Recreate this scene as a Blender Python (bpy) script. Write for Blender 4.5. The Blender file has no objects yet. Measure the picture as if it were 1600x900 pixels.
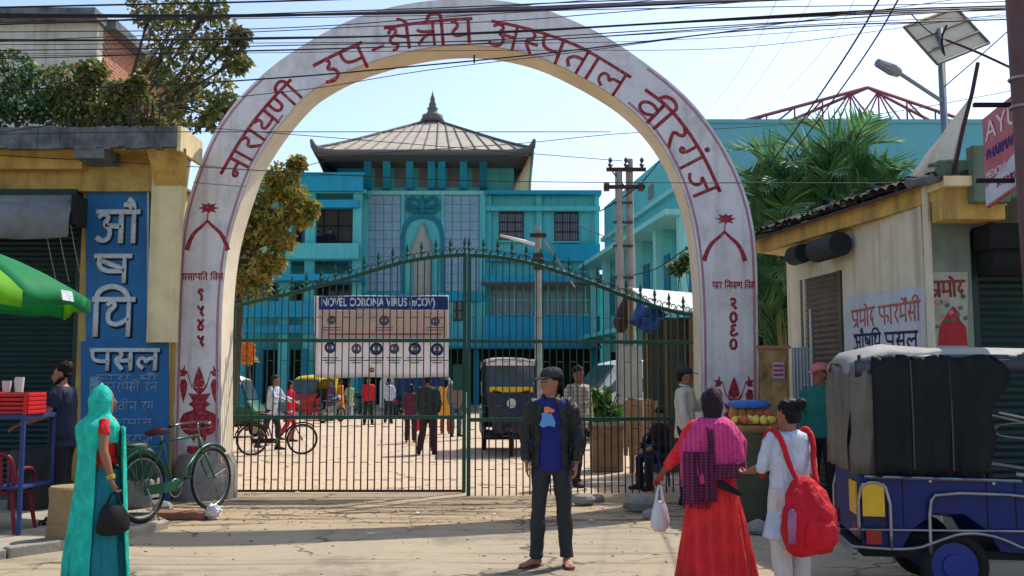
import bpy, bmesh, math, random
from mathutils import Vector, Matrix, noise
random.seed(7)
S = bpy.context.scene
COL = S.collection
PI = math.pi
# ---------------------------------------------------------------- camera
PITCH = math.atan(140/1500)
cam_d = bpy.data.cameras.new('camera'); cam = bpy.data.objects.new('camera', cam_d); COL.objects.link(cam)
cam.location = (0, 0, 1.7); cam.rotation_euler = (PI/2+PITCH, 0, 0)
cam_d.sensor_width = 36; cam_d.lens = 36*1500/1600; cam_d.clip_end = 3000; cam_d.clip_start = .05
S.camera = cam
# ---------------------------------------------------------------- light
SUN_EL, SUN_AZ = math.radians(55), math.radians(43)      # azimuth from +Y towards +X
w = bpy.data.worlds.new("World"); S.world = w; w.use_nodes = True
nt = w.node_tree; bg = nt.nodes['Background']
sky = nt.nodes.new('ShaderNodeTexSky'); sky.sky_type = 'NISHITA'; sky.sun_disc = False
sky.sun_elevation = SUN_EL; sky.sun_rotation = SUN_AZ; sky.air_density = 1.0; sky.dust_density = 1.6; sky.ozone_density = 1.2
nt.links.new(sky.outputs[0], bg.inputs[0]); bg.inputs[1].default_value = .135
sl = bpy.data.lights.new('sun', 'SUN'); so = bpy.data.objects.new('sun', sl); COL.objects.link(so)
sl.energy = 2.9; sl.angle = math.radians(.5); sl.color = (1, .93, .82)
sd = Vector((math.sin(SUN_AZ)*math.cos(SUN_EL), math.cos(SUN_AZ)*math.cos(SUN_EL), math.sin(SUN_EL)))
so.rotation_euler = sd.to_track_quat('Z', 'Y').to_euler()
S.view_settings.view_transform = 'Standard'; S.view_settings.look = 'None'; S.view_settings.exposure = .8; S.view_settings.gamma = 1
# ---------------------------------------------------------------- measuring helpers
CP, SP = math.cos(PITCH), math.sin(PITCH)
def ray(x, y):
    a = (x-800)/1500; b = (450-y)/1500
    return Vector((a, CP-b*SP, SP+b*CP))
def P(x, y, Y):                     # point at depth Y
    d = ray(x, y); t = Y/d.y
    return Vector((d.x*t, Y, 1.7+d.z*t))
def G(x, y, z=0):                   # point on the ground
    d = ray(x, y); t = (z-1.7)/d.z
    return Vector((d.x*t, d.y*t, z))
class Plane:                        # vertical wall plane through two ground points
    def __init__(s, p0, p1):
        s.p0 = Vector((p0[0], p0[1], 0)); s.u = (Vector((p1[0], p1[1], 0))-s.p0).normalized()
        s.n = Vector((s.u.y, -s.u.x, 0))           # towards the camera side for walls running left to right
    def at(s, x, y, off=0):
        d = ray(x, y); c = Vector((0, 0, 1.7)); q = s.p0+s.n*off
        t = (q-c).dot(s.n)/d.dot(s.n)
        return c+d*t
# ---------------------------------------------------------------- materials
def C(r, g, b): return tuple((v/255/12.92 if v/255 <= .04045 else ((v/255+.055)/1.055)**2.4) for v in (r, g, b))
MATS = {}
def mat(name, col, rough=.7, var=.12, scale=6, bump=.0, bscale=None, metal=0, streak=0, island=0, dirt=None, dcol=(60,52,44), dscale=1.4, spec=.4, trans=0, fabric=False, alpha=1, hues=None, base=0, stripe=None):
    if name in MATS: return MATS[name]
    m = bpy.data.materials.new(name); m.use_nodes = True; t = m.node_tree; N = t.nodes; L = t.links
    p = N['Principled BSDF']; p.inputs['Roughness'].default_value = rough; p.inputs['Metallic'].default_value = metal
    p.inputs['Specular IOR Level'].default_value = spec
    c = C(*col)
    tc = N.new('ShaderNodeTexCoord')
    nz = N.new('ShaderNodeTexNoise'); nz.inputs['Scale'].default_value = scale; nz.inputs['Detail'].default_value = 6; nz.inputs['Roughness'].default_value = .62
    L.new(tc.outputs['Object'], nz.inputs['Vector'])
    cr = N.new('ShaderNodeValToRGB'); cr.color_ramp.elements[0].position = .3; cr.color_ramp.elements[1].position = .72
    cr.color_ramp.elements[0].color = tuple(max(0, v*(1-var)) for v in c)+(1,); cr.color_ramp.elements[1].color = tuple(min(1, v*(1+var)) for v in c)+(1,)
    L.new(nz.outputs['Fac'], cr.inputs['Fac']); out = cr.outputs['Color']
    def mix(a, bcol, fac, blend='MIX'):
        mx = N.new('ShaderNodeMix'); mx.data_type = 'RGBA'; mx.blend_type = blend
        L.new(a, mx.inputs['A'])
        if isinstance(bcol, tuple): mx.inputs['B'].default_value = bcol
        else: L.new(bcol, mx.inputs['B'])
        if isinstance(fac, (int, float)): mx.inputs['Factor'].default_value = fac
        else: L.new(fac, mx.inputs['Factor'])
        return mx.outputs['Result']
    if hues:
        g = N.new('ShaderNodeNewGeometry'); r2 = N.new('ShaderNodeValToRGB'); r2.color_ramp.interpolation = 'CONSTANT'
        el = r2.color_ramp.elements; el[0].color = C(*hues[0])+(1,); el[1].position = 1/len(hues); el[1].color = C(*hues[1])+(1,)
        for i in range(2, len(hues)):
            e = el.new(i/len(hues)); e.color = C(*hues[i])+(1,)
        L.new(g.outputs['Random Per Island'], r2.inputs['Fac']); out = mix(out, r2.outputs['Color'], .85)
    if island:
        g = N.new('ShaderNodeNewGeometry'); r2 = N.new('ShaderNodeValToRGB')
        r2.color_ramp.elements[0].color = (1-island,)*3+(1,); r2.color_ramp.elements[1].color = (1+island*.6,)*3+(1,)
        L.new(g.outputs['Random Per Island'], r2.inputs['Fac']); out = mix(out, r2.outputs['Color'], 1.0, 'MULTIPLY')
    if dirt:
        n2 = N.new('ShaderNodeTexNoise'); n2.inputs['Scale'].default_value = dscale; n2.inputs['Detail'].default_value = 9; n2.inputs['Roughness'].default_value = .7
        L.new(tc.outputs['Object'], n2.inputs['Vector'])
        mr = N.new('ShaderNodeMapRange'); mr.inputs['From Min'].default_value = .48; mr.inputs['From Max'].default_value = .72; mr.inputs['To Max'].default_value = dirt
        L.new(n2.outputs['Fac'], mr.inputs['Value']); out = mix(out, C(*dcol)+(1,), mr.outputs['Result'])
    if streak:
        mp = N.new('ShaderNodeMapping'); mp.inputs['Scale'].default_value = (5, 5, .35); L.new(tc.outputs['Object'], mp.inputs['Vector'])
        n3 = N.new('ShaderNodeTexNoise'); n3.inputs['Scale'].default_value = 1.3; n3.inputs['Detail'].default_value = 7; L.new(mp.outputs[0], n3.inputs['Vector'])
        mr = N.new('ShaderNodeMapRange'); mr.inputs['From Min'].default_value = .5; mr.inputs['From Max'].default_value = .75; mr.inputs['To Max'].default_value = streak
        L.new(n3.outputs['Fac'], mr.inputs['Value']); out = mix(out, C(*dcol)+(1,), mr.outputs['Result'])
    for st_ in (stripe or []):
        ax, sc_, cc, fc = st_; wv = N.new('ShaderNodeTexWave'); wv.bands_direction = ax; wv.inputs['Scale'].default_value = sc_; wv.inputs['Distortion'].default_value = 1.2; wv.inputs['Detail'].default_value = 2; wv.inputs['Detail Scale'].default_value = 2
        L.new(tc.outputs['Object'], wv.inputs['Vector']); mr = N.new('ShaderNodeMapRange'); mr.inputs['From Min'].default_value = .62; mr.inputs['From Max'].default_value = .8; mr.inputs['To Max'].default_value = fc
        L.new(wv.outputs['Fac'], mr.inputs['Value']); out = mix(out, C(*cc)+(1,), mr.outputs['Result'])
    if base:
        sz = N.new('ShaderNodeSeparateXYZ'); L.new(tc.outputs['Object'], sz.inputs[0]); n5 = N.new('ShaderNodeTexNoise'); n5.inputs['Scale'].default_value = 3.5; n5.inputs['Detail'].default_value = 9; L.new(tc.outputs['Object'], n5.inputs['Vector'])
        a5 = N.new('ShaderNodeMath'); a5.operation = 'MULTIPLY_ADD'; L.new(n5.outputs['Fac'], a5.inputs[0]); a5.inputs[1].default_value = -1.6; L.new(sz.outputs['Z'], a5.inputs[2])
        mr = N.new('ShaderNodeMapRange'); mr.inputs['From Min'].default_value = .35; mr.inputs['From Max'].default_value = -.5; mr.inputs['To Max'].default_value = base
        L.new(a5.outputs[0], mr.inputs['Value']); out = mix(out, C(96,84,72)+(1,), mr.outputs['Result'])
    L.new(out, p.inputs['Base Color'])
    if bump:
        nb = N.new('ShaderNodeTexNoise'); nb.inputs['Scale'].default_value = bscale or scale*5; nb.inputs['Detail'].default_value = 8; L.new(tc.outputs['Object'], nb.inputs['Vector'])
        b = N.new('ShaderNodeBump'); b.inputs['Strength'].default_value = bump; b.inputs['Distance'].default_value = .02
        L.new(nb.outputs['Fac'], b.inputs['Height']); L.new(b.outputs[0], p.inputs['Normal'])
    if fabric:
        mp = N.new('ShaderNodeMapping'); mp.inputs['Scale'].default_value = (1, 1, .45); L.new(tc.outputs['Object'], mp.inputs['Vector'])
        n4 = N.new('ShaderNodeTexNoise'); n4.inputs['Scale'].default_value = 17; n4.inputs['Detail'].default_value = 4; n4.inputs['Distortion'].default_value = .8; L.new(mp.outputs[0], n4.inputs['Vector'])
        b4 = N.new('ShaderNodeBump'); b4.inputs['Strength'].default_value = .75; b4.inputs['Distance'].default_value = .035; L.new(n4.outputs['Fac'], b4.inputs['Height'])
        if p.inputs['Normal'].links: L.new(b4.outputs[0], b.inputs['Normal'])
        else: L.new(b4.outputs[0], p.inputs['Normal'])
    if trans:
        p.inputs['Transmission Weight'].default_value = trans
    if alpha < 1: p.inputs['Alpha'].default_value = alpha
    MATS[name] = m; return m
def leafmat(name, hues, tl=.35):
    m = mat(name, hues[0], rough=.55, hues=hues, var=.3)
    t = m.node_tree; N = t.nodes; L = t.links; p = N['Principled BSDF']; o = N['Material Output']
    tr = N.new('ShaderNodeBsdfTranslucent'); L.new(p.inputs['Base Color'].links[0].from_socket, tr.inputs['Color'])
    mx = N.new('ShaderNodeMixShader'); mx.inputs[0].default_value = tl
    L.new(p.outputs[0], mx.inputs[1]); L.new(tr.outputs[0], mx.inputs[2]); L.new(mx.outputs[0], o.inputs['Surface'])
    return m
# ---------------------------------------------------------------- objects
WL = {}
def tag(o, label=None, cat=None, group=None, kind=None):
    if label: o['label'] = label
    if cat: o['category'] = cat
    if group: o['group'] = group
    if kind: o['kind'] = kind
    return o
def thing(name, label, cat, loc=(0,0,0), rz=0, group=None):
    o = bpy.data.objects.new(name, None); COL.objects.link(o); o.empty_display_size = .1
    o.location = loc; o.rotation_euler = (0, 0, rz); WL[o.name] = Vector(loc)
    return tag(o, label, cat, group)
def link(name, me, parent=None, kind=None):
    o = bpy.data.objects.new(name, me); COL.objects.link(o)
    if parent: o.parent = parent
    if kind: o['kind'] = kind
    return o
def copy_tree(o, parent=None, loc=None, rz=None, label=None):
    c = o.copy(); COL.objects.link(c); c.parent = parent
    if loc is not None: c.location = loc
    if rz is not None: c.rotation_euler = (0, 0, rz)
    if label: c['label'] = label
    for ch in list(o.children): copy_tree(ch, c)
    return c
class MB:
    def __init__(s): s.bm = bmesh.new()
    def box(s, c, d, rot=None):
        m = Matrix.Translation(Vector(c))
        if rot is not None: m = m @ (rot if isinstance(rot, Matrix) else Matrix.Rotation(rot, 4, 'Z'))
        m = m @ Matrix.Diagonal((d[0], d[1], d[2], 1))
        bmesh.ops.create_cube(s.bm, size=1, matrix=m); return s
    def bb(s, a, b): return s.box([(a[i]+b[i])/2 for i in range(3)], [abs(b[i]-a[i]) for i in range(3)])
    def poly(s, pts): s.bm.faces.new([s.bm.verts.new(p) for p in pts]); return s
    def slab(s, front, off):         # extruded outline (list of points) by a vector
        off = Vector(off); a = [s.bm.verts.new(p) for p in front]; b = [s.bm.verts.new(Vector(p)+off) for p in front]
        n = len(a); s.bm.faces.new(a); s.bm.faces.new(b[::-1])
        for i in range(n): s.bm.faces.new((a[i], b[i], b[(i+1) % n], a[(i+1) % n]))
        return s
    def strip(s, inner, outer, off): # closed band between two polylines, thickened
        off = Vector(off); q = [[s.bm.verts.new(p) for p in inner], [s.bm.verts.new(p) for p in outer], [s.bm.verts.new(Vector(p)+off) for p in outer], [s.bm.verts.new(Vector(p)+off) for p in inner]]
        n = len(inner)
        for k in range(4):
            a, b = q[k], q[(k+1) % 4]
            for i in range(n-1): s.bm.faces.new((a[i], a[i+1], b[i+1], b[i]))
        s.bm.faces.new([q[k][0] for k in range(4)]); s.bm.faces.new([q[k][-1] for k in (3,2,1,0)])
        return s
    def loft(s, secs, seg=12, closed=True, fn=None):   # secs: (centre, u, v) half-axis vectors
        rows = []
        for k, (c, u, v) in enumerate(secs):
            c = Vector(c); u = Vector(u); v = Vector(v); r = []
            for i in range(seg):
                a = 2*PI*i/seg; f = fn(k, a) if fn else 1
                r.append(s.bm.verts.new(c+(u*math.cos(a)+v*math.sin(a))*f))
            rows.append(r)
        for k in range(len(rows)-1):
            for i in range(seg):
                j = (i+1) % seg; s.bm.faces.new((rows[k][i], rows[k][j], rows[k+1][j], rows[k+1][i]))
        if closed: s.bm.faces.new(rows[0][::-1]); s.bm.faces.new(rows[-1])
        return s
    def tube(s, pts, r, seg=8, flat=None, closed=True, ref=None):
        pts = [Vector(p) for p in pts]; n = len(pts)
        rs = r if isinstance(r, (list, tuple)) else [r]*n
        secs = []; u = None
        for i in range(n):
            d = (pts[min(i+1, n-1)]-pts[max(i-1, 0)])
            if d.length < 1e-9: d = Vector((0, 0, 1))
            d.normalize()
            if flat is not None:
                nn = Vector(flat[0]); v = d.cross(nn).normalized(); secs.append((pts[i], v*rs[i], nn*flat[1])); continue
            if u is None:
                rf = Vector(ref) if ref else (Vector((0, 0, 1)) if abs(d.z) < .9 else Vector((1, 0, 0)))
                u = d.cross(rf).normalized()
            else:
                u = (u-d*u.dot(d)).normalized()
            v = d.cross(u)
            secs.append((pts[i], u*rs[i], v*rs[i]))
        return s.loft(secs, seg, closed)
    def ball(s, c, r, seg=10, rings=7):
        r = (r, r, r) if isinstance(r, (int, float)) else r
        secs = []
        for k in range(rings+1):
            a = -PI/2+PI*(.04+.92*k/rings)
            secs.append((Vector(c)+Vector((0, 0, r[2]*math.sin(a))), (r[0]*math.cos(a), 0, 0), (0, r[1]*math.cos(a), 0)))
        return s.loft(secs, seg)
    def ring(s, c, R, r, axis=(0,1,0), seg=28, rs=6, a0=0, a1=2*PI):
        ax = Vector(axis).normalized(); u = ax.orthogonal().normalized(); v = ax.cross(u); full = abs(a1-a0-2*PI) < 1e-6
        rows = []; n = seg if full else seg+1
        for i in range(n):
            a = a0+(a1-a0)*i/seg; d = u*math.cos(a)+v*math.sin(a)
            rows.append([s.bm.verts.new(Vector(c)+d*(R+r*math.cos(2*PI*k/rs))+ax*r*math.sin(2*PI*k/rs)) for k in range(rs)])
        for i in range(n if full else n-1):
            a, b = rows[i], rows[(i+1) % n]
            for k in range(rs): s.bm.faces.new((a[k], b[k], b[(k+1) % rs], a[(k+1) % rs]))
        return s
    def disc(s, c, r, h, axis='Y', seg=20, r2=None):
        ax = {'X': Vector((1,0,0)), 'Y': Vector((0,1,0)), 'Z': Vector((0,0,1))}[axis] if isinstance(axis, str) else Vector(axis)
        s.tube([Vector(c)-ax*h/2, Vector(c)+ax*h/2], [r, r if r2 is None else r2], seg); return s
    def mesh(s, name, smooth=False):
        bmesh.ops.recalc_face_normals(s.bm, faces=s.bm.faces)
        me = bpy.data.meshes.new(name); s.bm.to_mesh(me); s.bm.free()
        if smooth:
            for p in me.polygons: p.use_smooth = True
        return me
    def build(s, name, m, parent=None, smooth=False, world=False, kind=None, bevel=0, label=None, cat=None, group=None, auto=False):
        me = s.mesh(name, smooth or auto)
        if m: me.materials.append(m)
        if world and parent is not None:
            o0 = WL[parent.name]; me.transform(Matrix.Translation(-o0))
        o = link(name, me, parent, kind)
        if parent is not None: WL[o.name] = WL.get(parent.name, Vector())
        else:
            if cat:       # a thing that is one mesh: origin at its base
                xs = [v.co for v in me.vertices]; lo = Vector([min(v[i] for v in xs) for i in range(3)]); hi = Vector([max(v[i] for v in xs) for i in range(3)])
                b0 = Vector(((lo.x+hi.x)/2, (lo.y+hi.y)/2, lo.z)); me.transform(Matrix.Translation(-b0)); o.location = b0; WL[o.name] = b0
            else: WL[o.name] = Vector()
        if auto:
            try: me.set_sharp_from_angle(angle=math.radians(38))
            except Exception: pass
        if bevel:
            b = o.modifiers.new('bevel', 'BEVEL'); b.width = bevel; b.segments = 2; b.limit_method = 'ANGLE'
        tag(o, label, cat, group)
        return o
def smoothline(pts, n=2, closed=False):
    pts = [Vector(p) for p in pts]
    for _ in range(n):
        q = [] if closed else [pts[0]]
        for i in range(len(pts)-(0 if closed else 1)):
            a, b = pts[i], pts[(i+1) % len(pts)]; q += [a*.75+b*.25, a*.25+b*.75]
        if not closed: q.append(pts[-1])
        pts = q
    return pts
def instance(name, me, parent, m4, label=None):
    o = link(name, me, parent); o.matrix_local = m4
    return o
def remesh(mb, name, vox, m, parent, wr=0, ws=9, smooth=1, label=None, fn=None):
    """fuse overlapping closed pieces into one continuous surface"""
    me = mb.mesh(name); o = bpy.data.objects.new(name, me); COL.objects.link(o)
    md = o.modifiers.new('r', 'REMESH'); md.mode = 'VOXEL'; md.voxel_size = vox
    if smooth: sm = o.modifiers.new('s', 'SMOOTH'); sm.iterations = smooth*2; sm.factor = .5
    dg = bpy.context.evaluated_depsgraph_get(); dg.update()
    m2 = bpy.data.meshes.new_from_object(o.evaluated_get(dg)); m2.name = name
    bpy.data.objects.remove(o); bpy.data.meshes.remove(me)
    if wr or fn:
        nr = [Vector(v.normal) for v in m2.vertices]
        for i, v in enumerate(m2.vertices):
            if fn: v.co = fn(v.co.copy(), nr[i])
            if wr:
                q = Vector((v.co.x*ws, v.co.y*ws, v.co.z*ws*.75))
                v.co += nr[i]*(noise.noise(q)*wr + (1-abs(noise.noise(q*1.9+Vector((3,1,7)))))*wr*.6 - wr*.45 + noise.noise(q*3.1+Vector((9,2,4)))*wr*.28)
    for p in m2.polygons: p.use_smooth = True
    m2.materials.clear(); m2.materials.append(m)
    ob = link(name, m2, parent)
    if label: ob['label'] = label
    return ob
# ---------------------------------------------------------------- painted lettering: stroke glyphs (headline at 1, foot at 0)
V = lambda x: [(x,1),(x,0)]
GL = {
 'na': (.85, [[(.7,.55),(.35,.56),(.15,.45),(.2,.3),(.36,.34),(.34,.5)], V(.7)]),
 'aa': (.36, [V(.16)]),
 'ra': (.6, [[(.25,1),(.45,.86),(.42,.66),(.15,.55),(.5,.02)]]),
 'ya': (.85, [[(.1,.95),(.32,.85),(.3,.65),(.12,.52),(.2,.3),(.7,.38)], V(.7)]),
 'nna': (1.0, [[(.12,1),(.12,.5),(.25,.35),(.42,.4),(.46,.55),(.46,1)], V(.8)]),
 'ii': (.4, [V(.16), [(.16,1),(.16,1.22),(-.02,1.36),(-.26,1.28),(-.36,1.0)]]),
 'u': (.75, [[(.4,1),(.5,.8),(.3,.62),(.52,.52),(.58,.28),(.38,.08),(.12,.2)]]),
 'pa': (.85, [[(.12,1),(.12,.62),(.28,.45),(.68,.45)], V(.68)]),
 'kssa': (1.0, [[(.12,.72),(.22,.95),(.42,.85),(.32,.64),(.12,.5),(.2,.28),(.42,.3),(.34,.06),(.18,.02)], [(.36,.62),(.78,.48)], V(.78)]),
 'e': (0, [[(-.16,1),(-.3,1.2),(-.52,1.3)]]),
 'ai': (0, [[(-.16,1),(-.3,1.2),(-.55,1.26)], [(-.14,1),(-.2,1.26),(-.4,1.42)]]),
 'tra': (.85, [[(.7,.6),(.3,.6),(.12,.72)], [(.7,.56),(.38,.42),(.12,.1)], V(.7)]),
 'a': (1.0, [[(.08,.82),(.25,.96),(.42,.82),(.25,.6),(.46,.46),(.42,.14),(.2,.06),(.04,.2)], [(.3,.58),(.78,.52)], V(.78)]),
 'sh': (.5, [[(.2,1),(.36,.84),(.3,.64),(.08,.54),(.38,.04)], [(.2,.48),(.5,.48)]]),
 'sa': (.85, [[(.2,1),(.36,.84),(.3,.64),(.08,.54),(.38,.04)], [(.2,.48),(.68,.48)], V(.68)]),
 'ta': (.8, [[(.62,.62),(.3,.6),(.12,.38),(.28,.12)], V(.62)]),
 'la': (.9, [[(.3,.1),(.1,.3),(.14,.58),(.32,.62),(.42,.4),(.46,.58),(.74,.6)], V(.74)]),
 'va': (.8, [[(.66,.62),(.34,.74),(.1,.52),(.18,.26),(.42,.22),(.66,.42)], V(.66)]),
 'ga': (.75, [[(.28,1),(.28,.45),(.16,.32),(.08,.46),(.2,.52)], V(.6)]),
 'dot': (0, [[(-.3,1.25),(-.26,1.3),(-.22,1.25),(-.26,1.2),(-.3,1.25)]]),
 'ja': (.9, [[(.74,.6),(.3,.62),(.5,.5),(.5,.25),(.3,.1),(.1,.26)], V(.74)]),
 'ssa': (.85, [[(.12,1),(.12,.6),(.28,.42),(.68,.45)], [(.14,.85),(.66,.5)], V(.68)]),
 'i': (.3, [V(.12), [(.12,1),(.16,1.24),(.5,1.38),(.85,1.26),(.98,1.0)]]),
 'dha': (.85, [[(.1,.84),(.22,.96),(.34,.84),(.14,.68),(.14,.4),(.36,.3),(.68,.48)], V(.68)]),
 'ma': (.8, [[(.18,1),(.18,.42),(.08,.3),(.24,.34),(.66,.42)], V(.66)]),
 'da': (.65, [[(.3,1),(.3,.78),(.12,.58),(.16,.32),(.4,.3),(.36,.5),(.3,.18),(.46,-.06)]]),
 'pha': (1.1, [[(.12,1),(.12,.62),(.28,.45),(.98,.48),(1.02,.3),(.92,.12)], V(.62)]),
 'pra': (.85, [[(.12,1),(.12,.62),(.28,.45),(.68,.45)], [(.68,.34),(.24,.06)], V(.68)]),
 'reph': (0, [[(-.14,1),(-.02,1.16),(-.1,1.3),(-.24,1.2)]]),
 'o': (.36, [V(.16), [(.16,1),(.04,1.2),(-.16,1.32)]]),
 'au': (.36, [V(.16), [(.16,1),(.06,1.2),(-.16,1.24)], [(.16,1),(.14,1.28),(-.02,1.42)]]),
 'sp': (.45, []),
}
def band_map(pts, h, plane):                       # headline polyline in plane points; v=1 on the line, v=0 below
    L = [0]
    for a, b in zip(pts, pts[1:]): L.append(L[-1]+(b-a).length)
    T = L[-1]
    def f(u, v):
        s_ = u*T
        if s_ <= 0: i = 0
        else:
            i = 0
            while i < len(L)-2 and s_ > L[i+1]: i += 1
        d = (pts[i+1]-pts[i]).normalized(); nrm = d.cross(plane.n).normalized()
        if nrm.z > 0: nrm = -nrm
        if abs(nrm.z) < .02 and False: pass
        return pts[i]+d*(s_-L[i])+nrm*h*(1-v)
    return f, T
def write(mb, word, head, h, wd, plane, out=.004, headline=True):
    """word: glyph names; head: points of the headline on the wall"""
    head = smoothline(head, 2) if len(head) > 2 else [Vector(p) for p in head]
    f, T = band_map(head, h, plane); tot = sum(GL[g][0] for g in word); x = 0
    for g in word:
        wv, st = GL[g]
        if g == 'sp': x += wv; continue
        for s_ in st:
            pp = smoothline([(p[0], p[1], 0) for p in s_], 2) if len(s_) > 2 else [Vector((p[0], p[1], 0)) for p in s_]
            jj = random.uniform(.9, 1.12)
            mb.tube([f((x+q.x)/tot, q.y)+plane.n*.002 for q in pp], wd*.5*jj, 6, flat=(plane.n, out))
        x += wv
    if headline:
        k = 0; x = 0; st = 0
        segs = []; 
        for g in list(word)+['sp']:
            if g == 'sp':
                segs.append((st, x)); x += GL['sp'][0]; st = x
            else: x += GL[g][0]
        for a, b in segs:
            n = 12
            mb.tube([f((a+(b-a)*i/n)/tot, 1)+plane.n*.003 for i in range(n+1)], wd*.52, 6, flat=(plane.n, out))
def latin(txt, p, plane, size, m, name, parent, xs=1, ext=.002, bold=0):
    cu = bpy.data.curves.new(name, 'FONT'); cu.body = txt; cu.size = size; cu.extrude = ext; cu.offset = bold; cu.align_x = 'LEFT'
    o = bpy.data.objects.new(name, cu); COL.objects.link(o)
    dg = bpy.context.evaluated_depsgraph_get(); dg.update()
    me = bpy.data.meshes.new_from_object(o.evaluated_get(dg)); bpy.data.objects.remove(o)
    M = Matrix((plane.u, Vector((0,0,1)), plane.n)).transposed().to_4x4()
    me.transform(Matrix.Translation(Vector(p)-WL.get(parent.name, Vector())) @ M @ Matrix.Diagonal((xs, 1, 1, 1)))
    me.materials.clear(); me.materials.append(m); me.name = name
    return link(name, me, parent)
# ================================================================= MATERIALS
M_white = mat('white_paint', (226,220,220), .75, .06, 3, .35, 22, dirt=.55, dcol=(136,126,122), streak=.4, dscale=2, base=.8)
M_cream = mat('cream_soffit', (222,208,184), .8, .08, 3, .2, 30, dirt=.25, dcol=(150,120,85))
M_red = mat('red_paint', (150,14,34), .6, .25, 14, dirt=.6, dcol=(196,140,140), dscale=16)
M_pink = mat('pink_line', (176,128,142), .7, .2, 14)
M_grime = mat('grimy_plaster', (140,136,128), .9, .2, 5, .4, dirt=.6)
M_green = mat('gate_green', (10,72,56), .45, .2, 10, .1, dirt=.35, dcol=(40,40,30), dscale=4)
M_rust = mat('rusty_steel', (58,32,32), .7, .3, 12, .2)
M_yel = mat('yellow_plaster', (196,160,86), .85, .14, 3, .3, 40, dirt=.7, dcol=(104,80,54), streak=.6)
M_paley = mat('pale_yellow_plaster', (224,206,158), .85, .1, 3, .3, 40, dirt=.45, dcol=(140,110,80), streak=.4)
M_mold = mat('mouldy_concrete', (104,108,108), .95, .45, 4, .5, 30, dirt=.85, dcol=(28,32,34), dscale=2.5)
M_conc = mat('concrete', (150,144,132), .9, .15, 4, .4, 40, dirt=.4)
M_sign = mat('blue_sign_paint', (24,98,150), .6, .15, 3, .15, 20, dirt=.4, dcol=(40,60,84), dscale=2)
M_signw = mat('faded_white_paint', (190,196,198), .7, .2, 30, dirt=.5, dcol=(90,130,160), dscale=12)
M_signf = mat('worn_white_paint', (120,150,176), .7, .3, 30, dirt=.7, dcol=(40,92,140), dscale=16)
M_shut = mat('shutter_green', (16,44,38), .5, .25, 4, .15, dirt=.5, dcol=(30,30,26))
M_shutr = mat('shutter_rusty', (96,84,72), .6, .25, 4, .15, dirt=.6, dcol=(60,44,34))
M_teal = mat('teal_plaster', (92,190,190), .85, .07, 1.5, .1, streak=.35, dcol=(44,110,130))
M_tealB = mat('blue_band_paint', (34,154,184), .8, .1, 1.5, .1, streak=.3, dcol=(20,80,110))
M_tealD = mat('deep_teal', (20,118,140), .7, .15, 2)
M_tealL = mat('light_teal', (134,206,202), .85, .08, 1.5, streak=.4, dcol=(80,130,140))
M_tealG = mat('greyish_teal_wall', (96,166,180), .85, .06, .8, streak=.15, dcol=(80,110,120))
M_roof = mat('corrugated_roof', (178,168,150), .7, .18, 5, .2, dirt=.5, dcol=(92,82,72), dscale=1.2)
M_roofrib = mat('roof_batten', (96,92,90), .7, .2, 5)
M_glass = mat('window_glass', (34,44,50), .12, .2, 2, spec=.8)
M_grille = mat('dark_grille', (44,34,40), .6, .2, 8)
M_glt = mat('glass_block_tile', (128,158,176), .35, .12, 3, island=.12)
M_mesh = mat('grey_mesh_screen', (112,118,118), .8, .2, 9)
M_tile = mat('clay_tile_dark', (70,60,56), .9, .3, 8, .4, island=.35, dirt=.5)
M_tin = mat('weathered_tin', (150,158,160), .5, .18, 4, .15, metal=.3, dirt=.5, dcol=(110,80,60))
M_wood = mat('plank_wood', (156,120,84), .85, .25, 5, .3, island=.25)
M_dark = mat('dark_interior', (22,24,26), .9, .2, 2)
M_black = mat('black_rubber', (20,20,21), .8, .15, 8)
M_steel = mat('steel', (150,150,152), .35, .15, 10, metal=.9)
M_chrome = mat('chrome_rail', (150,150,152), .38, .15, 10, metal=.85, dirt=.5, dcol=(90,76,60), dscale=6)
M_cable = mat('black_cable', (24,22,34), .6, .2, 20)
M_cablep = mat('violet_cable', (62,44,84), .6, .2, 20)
M_bark = mat('bark', (82,68,54), .95, .3, 8, .6)
M_leafA = leafmat('leaf_olive', [(84,104,56),(116,120,58),(66,90,52),(160,132,78),(132,134,74)])
M_leafB = leafmat('leaf_autumn', [(150,150,62),(176,150,66),(112,130,58),(190,140,80),(96,116,56)])
M_leafC = leafmat('leaf_deep', [(58,90,58),(80,112,60),(50,78,54),(112,134,72)])
M_palm = leafmat('palm_leaf', [(84,136,82),(60,112,74),(124,150,84),(96,140,108)])
M_flower = mat('orange_flower', (216,110,30), .7, .3, 20)
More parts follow.
